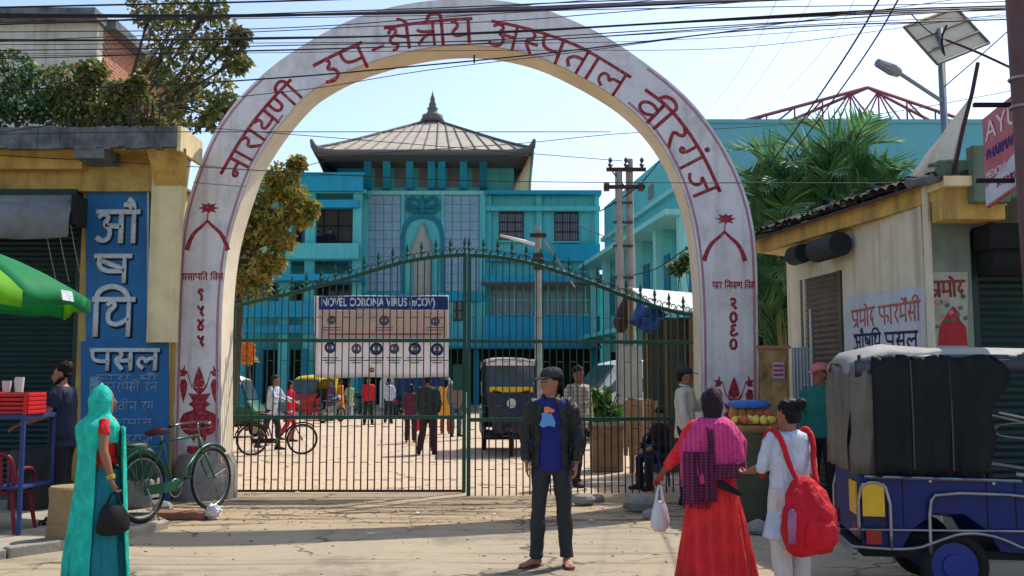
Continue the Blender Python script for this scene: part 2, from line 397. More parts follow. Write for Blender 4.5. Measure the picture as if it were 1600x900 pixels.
# ================================================================= GROUND
def hgt(x, y):
    return .018*noise.noise(Vector((x*.5, y*.5, 2)))+.006*noise.noise(Vector((x*3, y*3, 5)))
def sheet(name, x0, x1, y0, y1, nx, ny, m, z=0, edge=None, h=1):
    bm = bmesh.new(); R = []
    for j in range(ny+1):
        y = y0+(y1-y0)*j/ny
        R.append([bm.verts.new((x0+(x1-x0)*i/nx, y, z+h*hgt(x0+(x1-x0)*i/nx, y))) for i in range(nx+1)])
    for j in range(ny):
        for i in range(nx): bm.faces.new((R[j][i], R[j][i+1], R[j+1][i+1], R[j+1][i]))
    me = bpy.data.meshes.new(name); bm.to_mesh(me); bm.free(); me.materials.append(m)
    for p in me.polygons: p.use_smooth = True
    return link(name, me, None, 'structure')
def groundmat():
    m = bpy.data.materials.new('dusty_road'); m.use_nodes = True; t = m.node_tree; N = t.nodes; L = t.links
    p = N['Principled BSDF']; p.inputs['Roughness'].default_value = .95; p.inputs['Specular IOR Level'].default_value = .2
    tc = N.new('ShaderNodeTexCoord'); sx = N.new('ShaderNodeSeparateXYZ'); L.new(tc.outputs['Object'], sx.inputs[0])
    def nz(sc, det=8, ro=.65, vec=None):
        n = N.new('ShaderNodeTexNoise'); n.inputs['Scale'].default_value = sc; n.inputs['Detail'].default_value = det; n.inputs['Roughness'].default_value = ro
        L.new(vec or tc.outputs['Object'], n.inputs['Vector']); return n.outputs['Fac']
    def mth(op, a, b):
        n = N.new('ShaderNodeMath'); n.operation = op
        for i, q in enumerate((a, b)):
            if isinstance(q, (int, float)): n.inputs[i].default_value = q
            else: L.new(q, n.inputs[i])
        return n.outputs[0]
    def rng(v, a, b, c=0, d=1):
        n = N.new('ShaderNodeMapRange'); L.new(v, n.inputs['Value']); n.inputs['From Min'].default_value = a; n.inputs['From Max'].default_value = b
        n.inputs['To Min'].default_value = c; n.inputs['To Max'].default_value = d; return n.outputs['Result']
    def mix(a, b, f):
        n = N.new('ShaderNodeMix'); n.data_type = 'RGBA'
        for k, q in (('A', a), ('B', b)):
            if isinstance(q, tuple): n.inputs[k].default_value = q+(1,)
            else: L.new(q, n.inputs[k])
        if isinstance(f, (int, float)): n.inputs['Factor'].default_value = f
        else: L.new(f, n.inputs['Factor'])
        return n.outputs['Result']
    dirt = mix(C(160,140,112), C(184,164,134), nz(2.2)); dirt = mix(dirt, C(122,104,84), rng(nz(5, 9, .75), .56, .74, 0, .75))
    road = mix(C(156,143,122), C(180,166,142), nz(1.4)); road = mix(road, C(112,106,98), rng(nz(9, 9, .8), .55, .75, 0, .55))
    yard = mix(C(180,160,138), C(198,178,154), nz(.8)); yard = mix(yard, C(150,130,112), rng(nz(2.4, 9, .7), .56, .72, 0, .5))
    wob = mth('MULTIPLY', mth('SUBTRACT', nz(1.1), .5), 1.6)
    yy = mth('ADD', sx.outputs['Y'], wob)
    c = mix(road, dirt, rng(yy, 11.0, 11.5)); c = mix(c, yard, rng(yy, 14.0, 14.8))
    # ragged ruts and damp streaks running along the street in front of the gate
    mp = N.new('ShaderNodeMapping'); mp.inputs['Scale'].default_value = (.35, 3.2, 1); L.new(tc.outputs['Object'], mp.inputs['Vector'])
    rut = nz(1.8, 8, .7, mp.outputs[0])
    zone = mth('MULTIPLY', rng(yy, 10.6, 11.6), rng(yy, 14.2, 13.6))
    c = mix(c, C(84,70,56), mth('MULTIPLY', rng(rut, .50, .60, 0, .9), zone)); c = mix(c, C(104,98,90), mth('MULTIPLY', rng(nz(.45, 10, .72), .52, .60, 0, .55), rng(yy, 11.2, 10.8))); mp2 = N.new('ShaderNodeMapping'); mp2.inputs['Scale'].default_value = (.12, 2.2, 1); mp2.inputs['Rotation'].default_value = (0,0,.05); L.new(tc.outputs['Object'], mp2.inputs['Vector']); c = mix(c, C(104,94,82), mth('MULTIPLY', rng(nz(2.6, 6, .6, mp2.outputs[0]), .55, .66, 0, .5), rng(yy, 14, 12)))
    # cracks
    vo = N.new('ShaderNodeTexVoronoi'); vo.feature = 'DISTANCE_TO_EDGE'; vo.inputs['Scale'].default_value = .55
    wv = N.new('ShaderNodeVectorMath'); wv.operation = 'ADD'; nn = N.new('ShaderNodeTexNoise'); nn.inputs['Scale'].default_value = 2.5; L.new(tc.outputs['Object'], nn.inputs['Vector'])
    L.new(tc.outputs['Object'], wv.inputs[0]); sc = N.new('ShaderNodeVectorMath'); sc.operation = 'SCALE'; sc.inputs['Scale'].default_value = .6; L.new(nn.outputs['Color'], sc.inputs[0]); L.new(sc.outputs[0], wv.inputs[1]); L.new(wv.outputs[0], vo.inputs['Vector'])
    ck = rng(vo.outputs['Distance'], .018, .003); ckz = mth('MULTIPLY', ck, rng(nz(.8), .45, .55))
    c = mix(c, C(70,62,54), mth('MULTIPLY', ckz, .8))
    L.new(c, p.inputs['Base Color'])
    b = N.new('ShaderNodeBump'); b.inputs['Strength'].default_value = .7; b.inputs['Distance'].default_value = .03
    L.new(mth('ADD', mth('ADD', nz(14, 9, .8), mth('MULTIPLY', mth('MULTIPLY', rut, zone), 1.6)), mth('MULTIPLY', ckz, -1)), b.inputs['Height']); L.new(b.outputs[0], p.inputs['Normal'])
    return m
M_ground = groundmat()
sheet('ground', -600, 600, -300, 1200, 60, 60, M_conc, z=-.03, h=0)
sheet('road', -22, 26, 2, 70, 240, 300, M_ground, z=0)
# left pavement, a low slab with a broken kerb
lp = [(-13,5.2),(-6.4,6.9),(-5.1,8.9),(-4.15,10.15),(-3.9,11.1),(-4.7,12.3),(-4.75,13.3),(-13,13.3)]
mb = MB(); mb.slab([(x, y, .09) for x, y in lp], (0,0,-.12))
mb.build('pavement', mat('pavement_concrete', (160,152,136), .9, .15, 3, .5, 30, dirt=.6, dcol=(96,84,70), dscale=2.2), kind='structure', bevel=.02)
mb = MB()
kb = smoothline([(-9,6.2,0),(-6.35,6.95,0),(-5.05,8.95,0),(-4.1,10.2,0)], 1)
for i in range(len(kb)-1):
    a, b = kb[i], kb[i+1]; d = b-a; n = max(1, int(d.length/.55))
    for k in range(n):
        q = a+d*((k+.5)/n); mb.box((q.x+.03, q.y-.03, .05+random.uniform(-.015,.01)), (d.length/n-.02, .12, .12), math.atan2(d.y, d.x)+random.uniform(-.03,.03))
mb.build('kerb', M_conc, kind='structure', bevel=.015)
# loose earth, pebbles and litter
mb = MB()
for k in range(700):
    y = random.choice([random.uniform(11.2,13.4), random.uniform(8.4,13), random.uniform(11.6,12.8)]); x = random.uniform(-4.2, 4.2); r = random.uniform(.005,.018)
    mb.ball((x, y, r*.3+hgt(x,y)), (r*random.uniform(.8,1.6), r, r*.6), 5, 3)
mb.build('gravel', mat('pebbles', (168,150,126), .95, .3, 20, island=.4), kind='stuff')
mb = MB()
for k in range(70):
    y = random.uniform(9, 20); x = random.uniform(-5,4.5); r = random.uniform(.02,.05); a = random.uniform(0,6)
    pts = [(x+r*math.cos(a+i*1.57)*random.uniform(.5,1.3), y+r*math.sin(a+i*1.57)*random.uniform(.5,1.3), .02+hgt(x,y)+random.uniform(0,.012)) for i in range(4)]
    mb.slab(pts, (0,0,.004))
mb.build('litter', mat('paper_scraps', (190,186,176), .8, .3, 20, island=.5), kind='stuff')
# ================================================================= ARCH
AP = Plane((-5,13.6),(5,13.6)); AY = 13.6
out_px = [(270,800),(271,700),(273,600),(277,480),(280,400),(288,330),(312,257),(337,200),(366,160),(403,122),(440,92),(480,66),(530,38),(587,16),(650,3),(720,-3),(790,1),(850,13),(905,36),(950,58),(1000,92),(1056,134),(1098,178),(1134,231),(1160,285),(1176,340),(1183,400),(1184,480),(1185,600),(1185,700),(1185,800)]
in_px = [(344,800),(344,700),(344,600),(345,500),(348,440),(358,370),(380,300),(396,258),(412,230),(440,190),(477,148),(506,129),(537,112),(587,93),(653,76),(722,68),(790,74),(849,90),(899,114),(940,137),(975,160),(1013,195),(1047,243),(1070,300),(1086,360),(1094,440),(1096,500),(1097,560),(1097,620),(1097,700),(1097,800)]
arch = thing('entrance_arch', 'tall white round arch with red painted inscription spanning the gateway', 'arch', (-.66, AY, 0))
def apt(p): return AP.at(p[0], p[1])
def fix0(l):
    l = [apt(p) for p in l]
    for q in (l[0], l[-1]): q.z = -.1
    return l
po = smoothline(fix0(out_px), 2); pi_ = smoothline(fix0(in_px), 2)
def resample(l, n):
    L = [0]
    for a, b in zip(l, l[1:]): L.append(L[-1]+(b-a).length)
    o = []; j = 0
    for i in range(n):
        t = L[-1]*i/(n-1)
        while j < len(L)-2 and L[j+1] < t: j += 1
        o.append(l[j].lerp(l[j+1], (t-L[j])/max(1e-9, L[j+1]-L[j])))
    return o
po = resample(po, 121); pi_ = resample(pi_, 121)
mb = MB(); mb.strip(pi_, po, (0,.6,0)); ring = mb.build('arch_ring', M_white, arch, world=True, auto=True)
# soffit skin, painted cream, 6 mm proud of the ring
mb = MB()
ins = []
for i, q in enumerate(pi_):
    d = (pi_[min(i+1,120)]-pi_[max(i-1,0)]).normalized(); n = d.cross(Vector((0,-1,0))); ins.append(q+n*.006)
mb.bm.verts.ensure_lookup_table()
A = [[mb.bm.verts.new(q+Vector((0,yy,0))) for q in ins] for yy in (.012,.588)]
for i in range(120): mb.bm.faces.new((A[0][i],A[0][i+1],A[1][i+1],A[1][i]))
mb.build('soffit', M_cream, arch, world=True, smooth=True)
# painted edge lines
for l, s_ in ((po, 1), (pi_, -1)):
    for a, b in ((0, 42), (78, 121)):
        mb = MB(); pts = []
        for i in range(a, b, 2):
            d = (l[min(i+1,120)]-l[max(i-1,0)]).normalized(); n = d.cross(Vector((0,-1,0)))*s_; pts.append(l[i]+n*(.05)+Vector((0,-.001,0)))
        mb.tube(pts, .018, 6, flat=((0,-1,0), .003)); mb.build('edge_line', M_pink, arch, world=True)
for a in ((312,258,392,266),(302,285,384,292),(1075,286,1158,285)):
    mb = MB(); mb.tube([AP.at(a[0],a[1],.001), AP.at(a[2],a[3],.001)], .006, 6, flat=((0,-1,0),.002)); mb.build('joint_line', M_grime, arch, world=True)
words = [(['na','aa','ra','aa','ya','nna','ii'], [(345,272),(372,224),(397,188),(424,156),(455,124)], 34, 5),
 (['u','pa'], [(489,103),(530,82),(566,66)], 42, 5.5),
 (['kssa','e','tra','ii','ya'], [(600,44),(650,36),(700,31),(738,29)], 40, 5),
 (['a','sp','sh','pa','ta','aa','la'], [(768,33),(810,41),(853,53),(900,70),(930,86),(986,121)], 42, 5),
 (['va','ii','ra','ga','dot','ja'], [(1008,140),(1036,160),(1056,180),(1080,212),(1104,252),(1125,300)], 42, 5.5)]
SC = AY/1500
for wd_, hd, h, sw in words:
    mb = MB()
    if wd_[0] == 'a':        # the first letter carries its own headline, the joined half letter follows it
        write(mb, ['a','sh','pa','ta','aa','la'], [apt(p) for p in hd], h*SC, sw*SC, AP)
    else: write(mb, wd_, [apt(p) for p in hd], h*SC, sw*SC, AP)
    mb.build('inscription', M_red, arch, world=True, smooth=True)
mb = MB(); mb.tube([AP.at(581,79,.001), AP.at(600,71,.001)], .022, 6, flat=((0,-1,0),.004)); mb.build('inscription', M_red, arch, world=True)
# lotus and curved brace on both legs
def flat_px(mb, pts, plane, off=.003, th=.004):
    mb.slab([plane.at(p[0], p[1], off) for p in pts], -plane.n*th)
for cx, cy, sg in ((326,325,1),(1134,342,1)):
    mb = MB(); pts = []
    for k in range(16):
        a = 2*PI*k/16; r = (17 if k % 2 == 0 else 9)*(1 if k not in (4,12) else .8); pts.append((cx+r*math.cos(a), cy-r*.62*math.sin(a)))
    flat_px(mb, pts, AP); mb.tube([AP.at(cx-1, cy+8, .001), AP.at(cx-2, cy+22, .001)], .009, 6, flat=((0,-1,0),.003))
    mb.build('lotus_emblem', M_red, arch, world=True)
    mb = MB(); by = cy+20
    for s_ in (-1, 1):
        pp = smoothline([AP.at(cx-2+s_*q[0], by+q[1], .001) for q in ((0,0),(10,10),(20,18),(28,32),(32,46))], 2)
        mb.tube(pp, [.018+.02*(i/len(pp)) for i in range(len(pp))], 6, flat=((0,-1,0),.004))
    mb.build('curved_brace', M_red, arch, world=True)
def word_at(parent, plane, word, x0, y0, x1, y1, h, sw, m, name='lettering', off=0, out=.004):
    a = plane.at(x0, y0, off); b = plane.at(x1, y1, off); sc = (b-a).length/math.hypot(x1-x0, y1-y0); vs = (plane.at(x0, y0+10, off)-a).length/10
    mb = MB(); write(mb, word, [a, b], h*vs, sw*vs, plane, out=out); return mb.build(name, m, parent, world=True, smooth=True)
word_at(arch, AP, ['sa','sa','aa','pa','i','ta','sp','i','va','sa','dot'], 284,428,349,428, 10, 1.8, M_red, 'small_lettering')
word_at(arch, AP, ['dha','aa','ra','sp','i','na','ma','aa','nna','sp','i','va','sa','dot'], 1113,441,1180,441, 10, 1.8, M_red, 'small_lettering')
DG = {'1': [(.5,0),(.62,.35),(.5,.62),(.3,.7),(.3,.95),(.6,1),(.68,.75)], '9': [(.2,.9),(.3,.6),(.65,.62),(.75,.95),(.62,.55),(.45,.25),(.75,.12),(.6,-.05)],
 '4': [(.15,1),(.75,.42),(.6,.08),(.3,.08),(.2,.4),(.8,1)], '5': [(.2,1),(.25,.65),(.5,.5),(.8,.55),(.75,1),(.72,.55),(.55,.25),(.8,0)], '2': [(.2,.8),(.45,1),(.72,.8),(.6,.52),(.25,.5),(.55,.3),(.8,0)],
 '0': [(.5,0),(.22,.2),(.2,.7),(.5,.98),(.8,.7),(.78,.2),(.5,0)], '6': [(.8,1),(.35,.95),(.3,.7),(.65,.6),(.25,.45),(.25,.1),(.6,.02),(.85,.25),(.9,.05)]}
def digits(ds, cx, y0, step, wpx, hpx, sw):
    for i, d in enumerate(ds):
        mb = MB(); pts = smoothline([AP.at(cx-wpx/2+p[0]*wpx, y0+i*step+(1-p[1])*hpx, .001) for p in DG[d]], 2)
        mb.tube(pts, sw*SC*.5, 6, flat=((0,-1,0),.004)); mb.build('numeral', M_red, arch, world=True, smooth=True)
digits('1949', 314, 452, 23.5, 15, 18, 4.2)
digits('2060', 1146, 466, 21, 15, 17, 4.6)
def kalash(cx, top):
    def poly(name, pts): 
        mb = MB(); flat_px(mb, [(cx+p[0], top+p[1]) for p in pts], AP); mb.build(name, M_red, arch, world=True)
    poly('coconut_emblem', [(0,4),(5,16),(9,30),(7,36),(0,38),(-7,36),(-9,30),(-5,16)])
    poly('pot_emblem', [(-6,38),(-11,30),(-9,40),(-2,48),(-17,46),(-14,52),(-10,58),(-17,64),(-10,68),(-9,72),(-24,78),(-30,88),(-29,100),(-22,109),(-14,113),(-8,124),(-5,116),(5,116),(9,124),(12,113),(22,109),(29,100),(31,88),(24,78),(10,72),(11,68),(18,64),(11,58),(15,52),(18,46),(3,48),(10,40),(12,30),(7,38)])
    poly('base_emblem', [(-18,129),(17,129),(19,137),(16,141),(-16,141),(-19,137)])
    for s_ in (-1, 1):
        poly('flag_emblem', [(s_*22,2),(s_*26,10),(s_*32,10),(s_*28,15),(s_*31,20),(s_*22,20),(s_*17,12),(s_*22,11)])
        poly('plume_emblem', [(s_*22,24),(s_*29,26),(s_*30,36),(s_*27,52),(s_*25,62),(s_*20,46),(s_*18,32)])
        mb = MB(); mb.tube([AP.at(cx+s_*18, top+14, .001), AP.at(cx+s_*11, top+38, .001)], .007, 6, flat=((0,-1,0),.003)); mb.build('flag_pole_emblem', M_red, arch, world=True)
kalash(311, 568); kalash(1147, 584)
mb = MB()
for s_, y0 in ((-4.4,0),(3.12,0)):
    mb.tube([(s_, AY+.3, -.05), (s_, AY+.3, .45), (s_, AY+.3, .62)], [.47,.46,.40], 20)
    mb.build('foot_plinth', M_grime, arch, world=True, auto=True); mb = MB()
# ================================================================= GATE
def gate_leaf(pl, xa, xb, top, y_mid1, y_mid2, y_bot, label, hinge_left):
    o = thing('gate_leaf', label, 'gate', pl.at((xa+xb)/2, y_bot))
    def topy(x):
        for a, b in zip(top, top[1:]):
            if a[0] <= x <= b[0]: return a[1]+(b[1]-a[1])*(x-a[0])/(b[0]-a[0])
        return top[0][1] if x < top[0][0] else top[-1][1]
    def z(x, y): return pl.at(x, y)
    A0 = z(xa, y_bot); B0 = z(xb, y_bot); zb = (A0.z+B0.z)/2; n = pl.n
    def on(x, zz): q = pl.at(x, 500); return Vector((q.x, q.y, zz))
    def bar(pts, r, name, m): mb = MB(); mb.tube(pts, r, 8); return mb.build(name, m, o, world=True)
    for x in (xa, xb):
        mb = MB(); q = on(x, 0); zt = z(x, topy(x)).z; mb.box((q.x, q.y, (zb+zt)/2), (.055,.055, zt-zb+.05), math.atan2(pl.u.y, pl.u.x)); mb.build('stile', M_green, o, world=True, bevel=.006)
    tp = smoothline([z(x, y) for x, y in top], 2); bar(tp, .033, 'top_rail', M_green)
    zs = []
    for yy in (y_mid1, y_mid2, y_bot):
        zz = (z(xa, yy).z+z(xb, yy).z)/2; zs.append(zz); a = on(xa, zz); b = on(xb, zz); mb = MB()
        mb.box((a+b)/2, ((b-a).length, .04, .055 if yy != y_bot else .035), math.atan2(pl.u.y, pl.u.x)); mb.build('rail', M_green if yy != y_bot else M_rust, o, world=True, bevel=.004)
    N = 34; bars = {}
    for i in range(1, N):
        x = xa+(xb-xa)*i/N; zt = z(x, topy(x)).z; q = on(x, 0)
        mb = MB(); mb.tube([(q.x, q.y, zb), (q.x, q.y, zs[1]-.03)], .0115, 6); mb.build('bar', M_rust, o, world=True)
        mb = MB(); mb.tube([(q.x, q.y, zs[1]), (q.x, q.y, zt)], .0095, 6); mb.build('bar', M_green, o, world=True)
    for zz, ph in ((zb+.16,0),(zb+.42,1),(zs[1]-.14,0),(zs[1]+.2,0),(zs[0]-.3,1),(zs[0]+.35,0)):
        for i in range(ph, N-1, 2):
            x1 = xa+(xb-xa)*i/N; x2 = xa+(xb-xa)*(i+1)/N; zt = z(x1, topy(x1)).z
            if zz > zt-.05 or z(x2, topy(x2)).z < zz+.05: continue
            mb = MB(); mb.tube([on(x1, zz), on(x2, zz)], .006, 5); mb.build('tie_bar', M_rust if zz < zs[1] else M_green, o, world=True)
    # spear finials and scrolls along the top
    NF = 16
    for i in range(NF+1):
        x = xa+(xb-xa)*i/NF; q = z(x, topy(x))
        mb = MB(); mb.tube([q, q+Vector((0,0,.07)), q+Vector((0,0,.085)), q+Vector((0,0,.11)), q+Vector((0,0,.135)), q+Vector((0,0,.175)), q+Vector((0,0,.27))], [.014,.014,.030,.030,.014,.029,.003], 6)
        mb.build('finial', M_green, o, world=True)
        if i < NF:
            x2 = xa+(xb-xa)*(i+1)/NF; q2 = z(x2, topy(x2)); mb = MB()
            for s_ in (0, 1):
                b0 = q if s_ == 0 else q2; sg = 1 if s_ == 0 else -1; pts = []; sl = (q2-q)/(q2-q).length
                for k in range(15):
                    a = k/14*1.6*PI+ -PI*.5; r = .05*(1-k/24); c0 = b0+sl*sg*.062+Vector((0,0,.07)); pts.append(c0+pl.u*sg*r*math.cos(a)+Vector((0,0,r*math.sin(a))))
                mb.tube(pts, .0085, 5)
            mb.build('scroll', M_green, o, world=True)
    hx = xa if hinge_left else xb
    for zz in (.45, 1.5, 2.6):
        mb = MB(); q = on(hx, zz); mb.box(q+Vector((-.05 if hinge_left else .05, 0, 0)), (.14,.05,.07)); mb.build('hinge', M_green, o, world=True, bevel=.006)
    return o
GL1 = Plane((-4.2,14.45),(-.7,14.45)); GL2 = Plane((-.68,14.05),(2.75,14.5))
tl = [(366,479),(391,472),(430,464),(470,455),(500,446),(540,436),(578,424),(610,415),(640,407),(680,401),(727,398)]
tr = [(733,399),(775,401),(817,408),(860,420),(900,433),(935,446),(967,459),(1000,471),(1030,481),(1060,488),(1090,493)]
gl = gate_leaf(GL1, 366, 726, tl, 532, 652, 767, 'green barred gate leaf with a white health banner tied behind it', True)
gr = gate_leaf(GL2, 733, 1090, tr, 534, 655, 777, 'green barred gate leaf right of the meeting post, no banner on it', False)
# lock box and banner
mb = MB(); q = GL1.at(716, 590); mb.box(q+Vector((0,-.03,0)), (.16,.05,.38)); mb.build('lock_plate', M_green, gl, world=True, bevel=.008)
BP = Plane((-4.2,14.53),(-.7,14.53))
ban = thing('banner', 'white health banner with blue heading hanging behind the left gate bars', 'banner', BP.at(596, 588))
M_white_ink = mat('white_ink', (230,230,236), .6, .03, 3); M_ban = mat('banner_white', (214,206,206), .6, .05, 3); M_banp = mat('banner_peach', (240,214,196), .6, .06, 3); M_banb = mat('banner_blue', (34,56,140), .6, .08, 5)
def translucent(m, f=.45):
    t_ = m.node_tree; p_ = t_.nodes['Principled BSDF']; tr = t_.nodes.new('ShaderNodeBsdfTranslucent'); t_.links.new(p_.inputs['Base Color'].links[0].from_socket, tr.inputs['Color']); mx = t_.nodes.new('ShaderNodeMixShader'); mx.inputs[0].default_value = f
    t_.links.new(p_.outputs[0], mx.inputs[1]); t_.links.new(tr.outputs[0], mx.inputs[2]); t_.links.new(mx.outputs[0], t_.nodes['Material Output'].inputs['Surface']); return m
M_bansheet = translucent(mat('banner_cloth', (236,230,230), .6, .05, 3)); translucent(M_banp); translucent(M_banb, .2)
M_ink = mat('banner_ink', (110,98,110), .7, .1, 5); M_icon = mat('icon_blue', (40,62,120), .7, .1, 5); M_inkr = mat('banner_red', (170,50,50), .7, .1, 5)
mb = MB(); nx, nz_ = 24, 14; rows = []
for j in range(nz_+1):
    rows.append([])
    for i in range(nx+1):
        x = 491+(701-491)*i/nx; y = 462+(590-462)*j/nz_+math.sin(i*.5)*.8*(j in (0, nz_))
        rows[-1].append(mb.bm.verts.new(BP.at(x, y, 0)+Vector((0, .012*math.sin(i*.8+j*.4), 0))))
for j in range(nz_):
    for i in range(nx): mb.bm.faces.new((rows[j][i],rows[j][i+1],rows[j+1][i+1],rows[j+1][i]))
o = mb.build('sheet', M_bansheet, ban, world=True, smooth=True); sf = o.modifiers.new('s','SOLIDIFY'); sf.thickness = .004
def px_rect(name, x0, y0, x1, y1, m, parent, pl, off, th=.003):
    mb = MB(); mb.slab([pl.at(x0,y0,off), pl.at(x1,y0,off), pl.at(x1,y1,off), pl.at(x0,y1,off)], -pl.n*th); return mb.build(name, m, parent, world=True)
px_rect('heading_band', 498,463,700,484, M_banb, ban, BP, .02)
px_rect('symptom_panel', 498,485,700,528, M_banp, ban, BP, .02)
latin('NOVEL CORONA VIRUS (nCOV)', BP.at(502,478,.023), BP, .172, M_white_ink, 'heading_text', ban, xs=.70, bold=.005)
latin('Symptoms and prevention', BP.at(556,484,.023), BP, .05, M_ban, 'heading_text', ban, xs=1)
def icon(cx, cy, r, m, k):
    q = BP.at(cx, cy, .022); s_ = 14.5/1500
    mb = MB()
    mb.ring(q, r*s_*.78, r*s_*.22, (0,1,0), 18, 4); mb.build('icon_ring', m, ban, world=True)
    mb = MB()
    mb.ball(q+Vector((0,0,r*s_*.25)), (r*s_*.32, .004, r*s_*.32), 8, 5); mb.slab([q+Vector((dx*r*s_, 0, dz*r*s_)) for dx, dz in ((-.5,-.6),(.5,-.6),(.35,-.1),(-.35,-.1))], (0,-.003,0)); mb.build('icon_figure', M_ink, ban, world=True)
for cx, cy, r, m in ((518,500,7,M_ink),(600,501,8,M_ink),(680,502,7,M_ink),(516,543,9,M_icon),(557,545,8,M_ink),(588,545,10,M_icon),(616,545,8,M_ink),(648,545,10,M_icon),(683,546,10,M_icon),(581,578,4,M_inkr)):
    icon(cx, cy, r, m, 0)
for cx in (516,557,588,616,648,683):
    for k in range(3): px_rect('caption_line', cx-12+k*2, 558+k*4, cx+12-k*2, 559.6+k*4, M_ink, ban, BP, .02, .002)
px_rect('caption_line', 512, 521, 690, 523, M_inkr, ban, BP, .024, .002); px_rect('caption_line', 548, 529, 642, 531.5, M_ink, ban, BP, .022, .002)
for cx in (518,600,680):
    for k in range(2): px_rect('caption_line', cx-14, 511+k*4, cx+14, 512.3+k*4, M_ink, ban, BP, .024, .002)
# ================================================================= MAIN TEAL BUILDING
FY = 52
hb = thing('hospital_building', 'teal hospital block with a pagoda roofed tower seen through the arch', 'building', (-2, FY, 0))
def bpx(name, x0, y0, x1, y1, Y, m, depth=.3, parent=None, bevel=0):
    a = P(x0, y0, Y); b = P(x1, y1, Y); mb = MB(); mb.bb((a.x, Y, b.z), (b.x, Y+depth, a.z)); return mb.build(name, m, parent or hb, world=True, bevel=bevel)
def bz(name, x0, z0, x1, z1, Y, m, depth=.3, parent=None):
    mb = MB(); mb.bb((x0, Y, z0), (x1, Y+depth, z1)); return mb.build(name, m, parent or hb, world=True)
xL = P(372,400,50).x; XR = lambda x, Y=FY: (x-800)/1500*Y*1.0
# volumes
bz('tower_wall', XR(567), 0, XR(758), P(0,300,52).z, 52, M_teal, 9)
bz('wing_wall', XR(360,52.6), 0, XR(567,52), P(0,272,50).z-.1, 52.6, M_teal, 9)
bz('wing_wall', XR(758,52), 0, XR(938,52.4), P(0,300,52).z-.1, 52.4, M_teal, 9)
# left wing: balconies projecting to Y=50
bpx('parapet', 372,272,567,298,50, M_tealB, .3); bpx('parapet_cap', 368,269,570,273,49.9, M_tealB, .5)
bz('floor_slab', XR(372,50), P(0,298,50).z-.05, XR(567,50), P(0,298,50).z+.15, 50.3, M_teal, 2.4)
bpx('lintel_band', 372,312,560,324,50.2, M_tealB, .6); bpx('parapet', 372,380,560,404,50, M_teal, .3)
bz('floor_slab', XR(372,50), P(0,404,50).z-.05, XR(560,50), P(0,404,50).z+.15, 50.3, M_teal, 2.4)
bpx('canopy', 372,428,560,438,49.4, M_tealB, 2.8); bpx('parapet', 372,470,560,496,50, M_tealB, .3); bpx('lintel_band', 372,508,560,520,50.2, M_tealB,.5)
for x in (372,440,478,552): bpx('column', x, 298, x+9, 640, 50.5, M_teal, .4)
def window(x0, y0, x1, y1, Y, cols, rows, glass=M_glass, fr=M_grille, sill=True, bars=0):
    a = P(x0,y0,Y); b = P(x1,y1,Y); wn = bpx('window', x0, y0, x1, y1, Y, glass, .05)
    def sub(name, c, d, m=fr): mb = MB(); mb.box(c, d); mb.build(name, m, wn, world=True)
    W = b.x-a.x; H = a.z-b.z
    for i in range(cols+1): sub('frame', (a.x+W*i/cols, Y-.03, b.z+H/2), (.07,.06,H))
    for j in range(rows+1): sub('frame', (a.x+W/2, Y-.032, b.z+H*j/rows), (W,.058,.07))
    for k in range(1, bars): sub('grille_bar', (a.x+W*k/bars, Y-.06, b.z+H/2), (.025,.025,H))
    if sill: sub('sill', (a.x+W/2, Y-.08, b.z-.06), (W+.3,.2,.1), M_teal)
    return wn
window(484,328,551,378,52.5,3,2, mat('brick_grey_infill', (96,94,88), .8, .3, 8), sill=False)
window(388,330,470,378,52.5,3,2, sill=False); window(388,440,470,470,52.5,4,2, sill=False); window(485,440,548,470,52.5,3,1, sill=False)
# right wing
bpx('parapet_cap', 756,297,940,303,51.7, M_tealB, 1); bpx('cornice', 758,322,938,329,51.9, M_teal, .5)
for x in (758,838,929): bpx('pilaster', x, 303, x+9, 560, 52.15, M_teal, .25)
window(781,333,817,376,52.35,3,3, bars=9); window(867,333,903,377,52.35,3,3, bars=9)
bpx('panel', 756,396,938,408,52.0, M_tealB, .4); bpx('panel', 868,381,938,408,51.9, M_tealB, .12)
bpx('canopy', 754,430,942,442,50.8, M_tealB, 1.6); bpx('canopy_edge', 752,441,944,446,50.7, mat('brown_edge', (96,66,60), .8), .2)
window(762,446,832,492,52.35,5,2, mat('pale_glass', (110,130,132), .2, .25, 1), M_tealL, sill=False); window(842,446,930,492,52.35,6,2, mat('pale_glass', (110,130,132)), M_tealL, sill=False)
bpx('parapet', 756,494,938,540,50.9, M_tealB, .3)
bz('veranda_roof', XR(560,50), P(0,545,50).z, XR(938,50), P(0,541,50).z, 49.2, M_tealD, 3)
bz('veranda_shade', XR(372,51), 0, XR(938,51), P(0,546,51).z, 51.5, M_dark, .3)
for x in (400,470,560,650,740,840,925): bpx('veranda_column', x, 545, x+8, 641, 50.0, M_tealD, .35)
bz('step', XR(372,49), 0, XR(938,49), .3, 48.8, M_conc, 3)
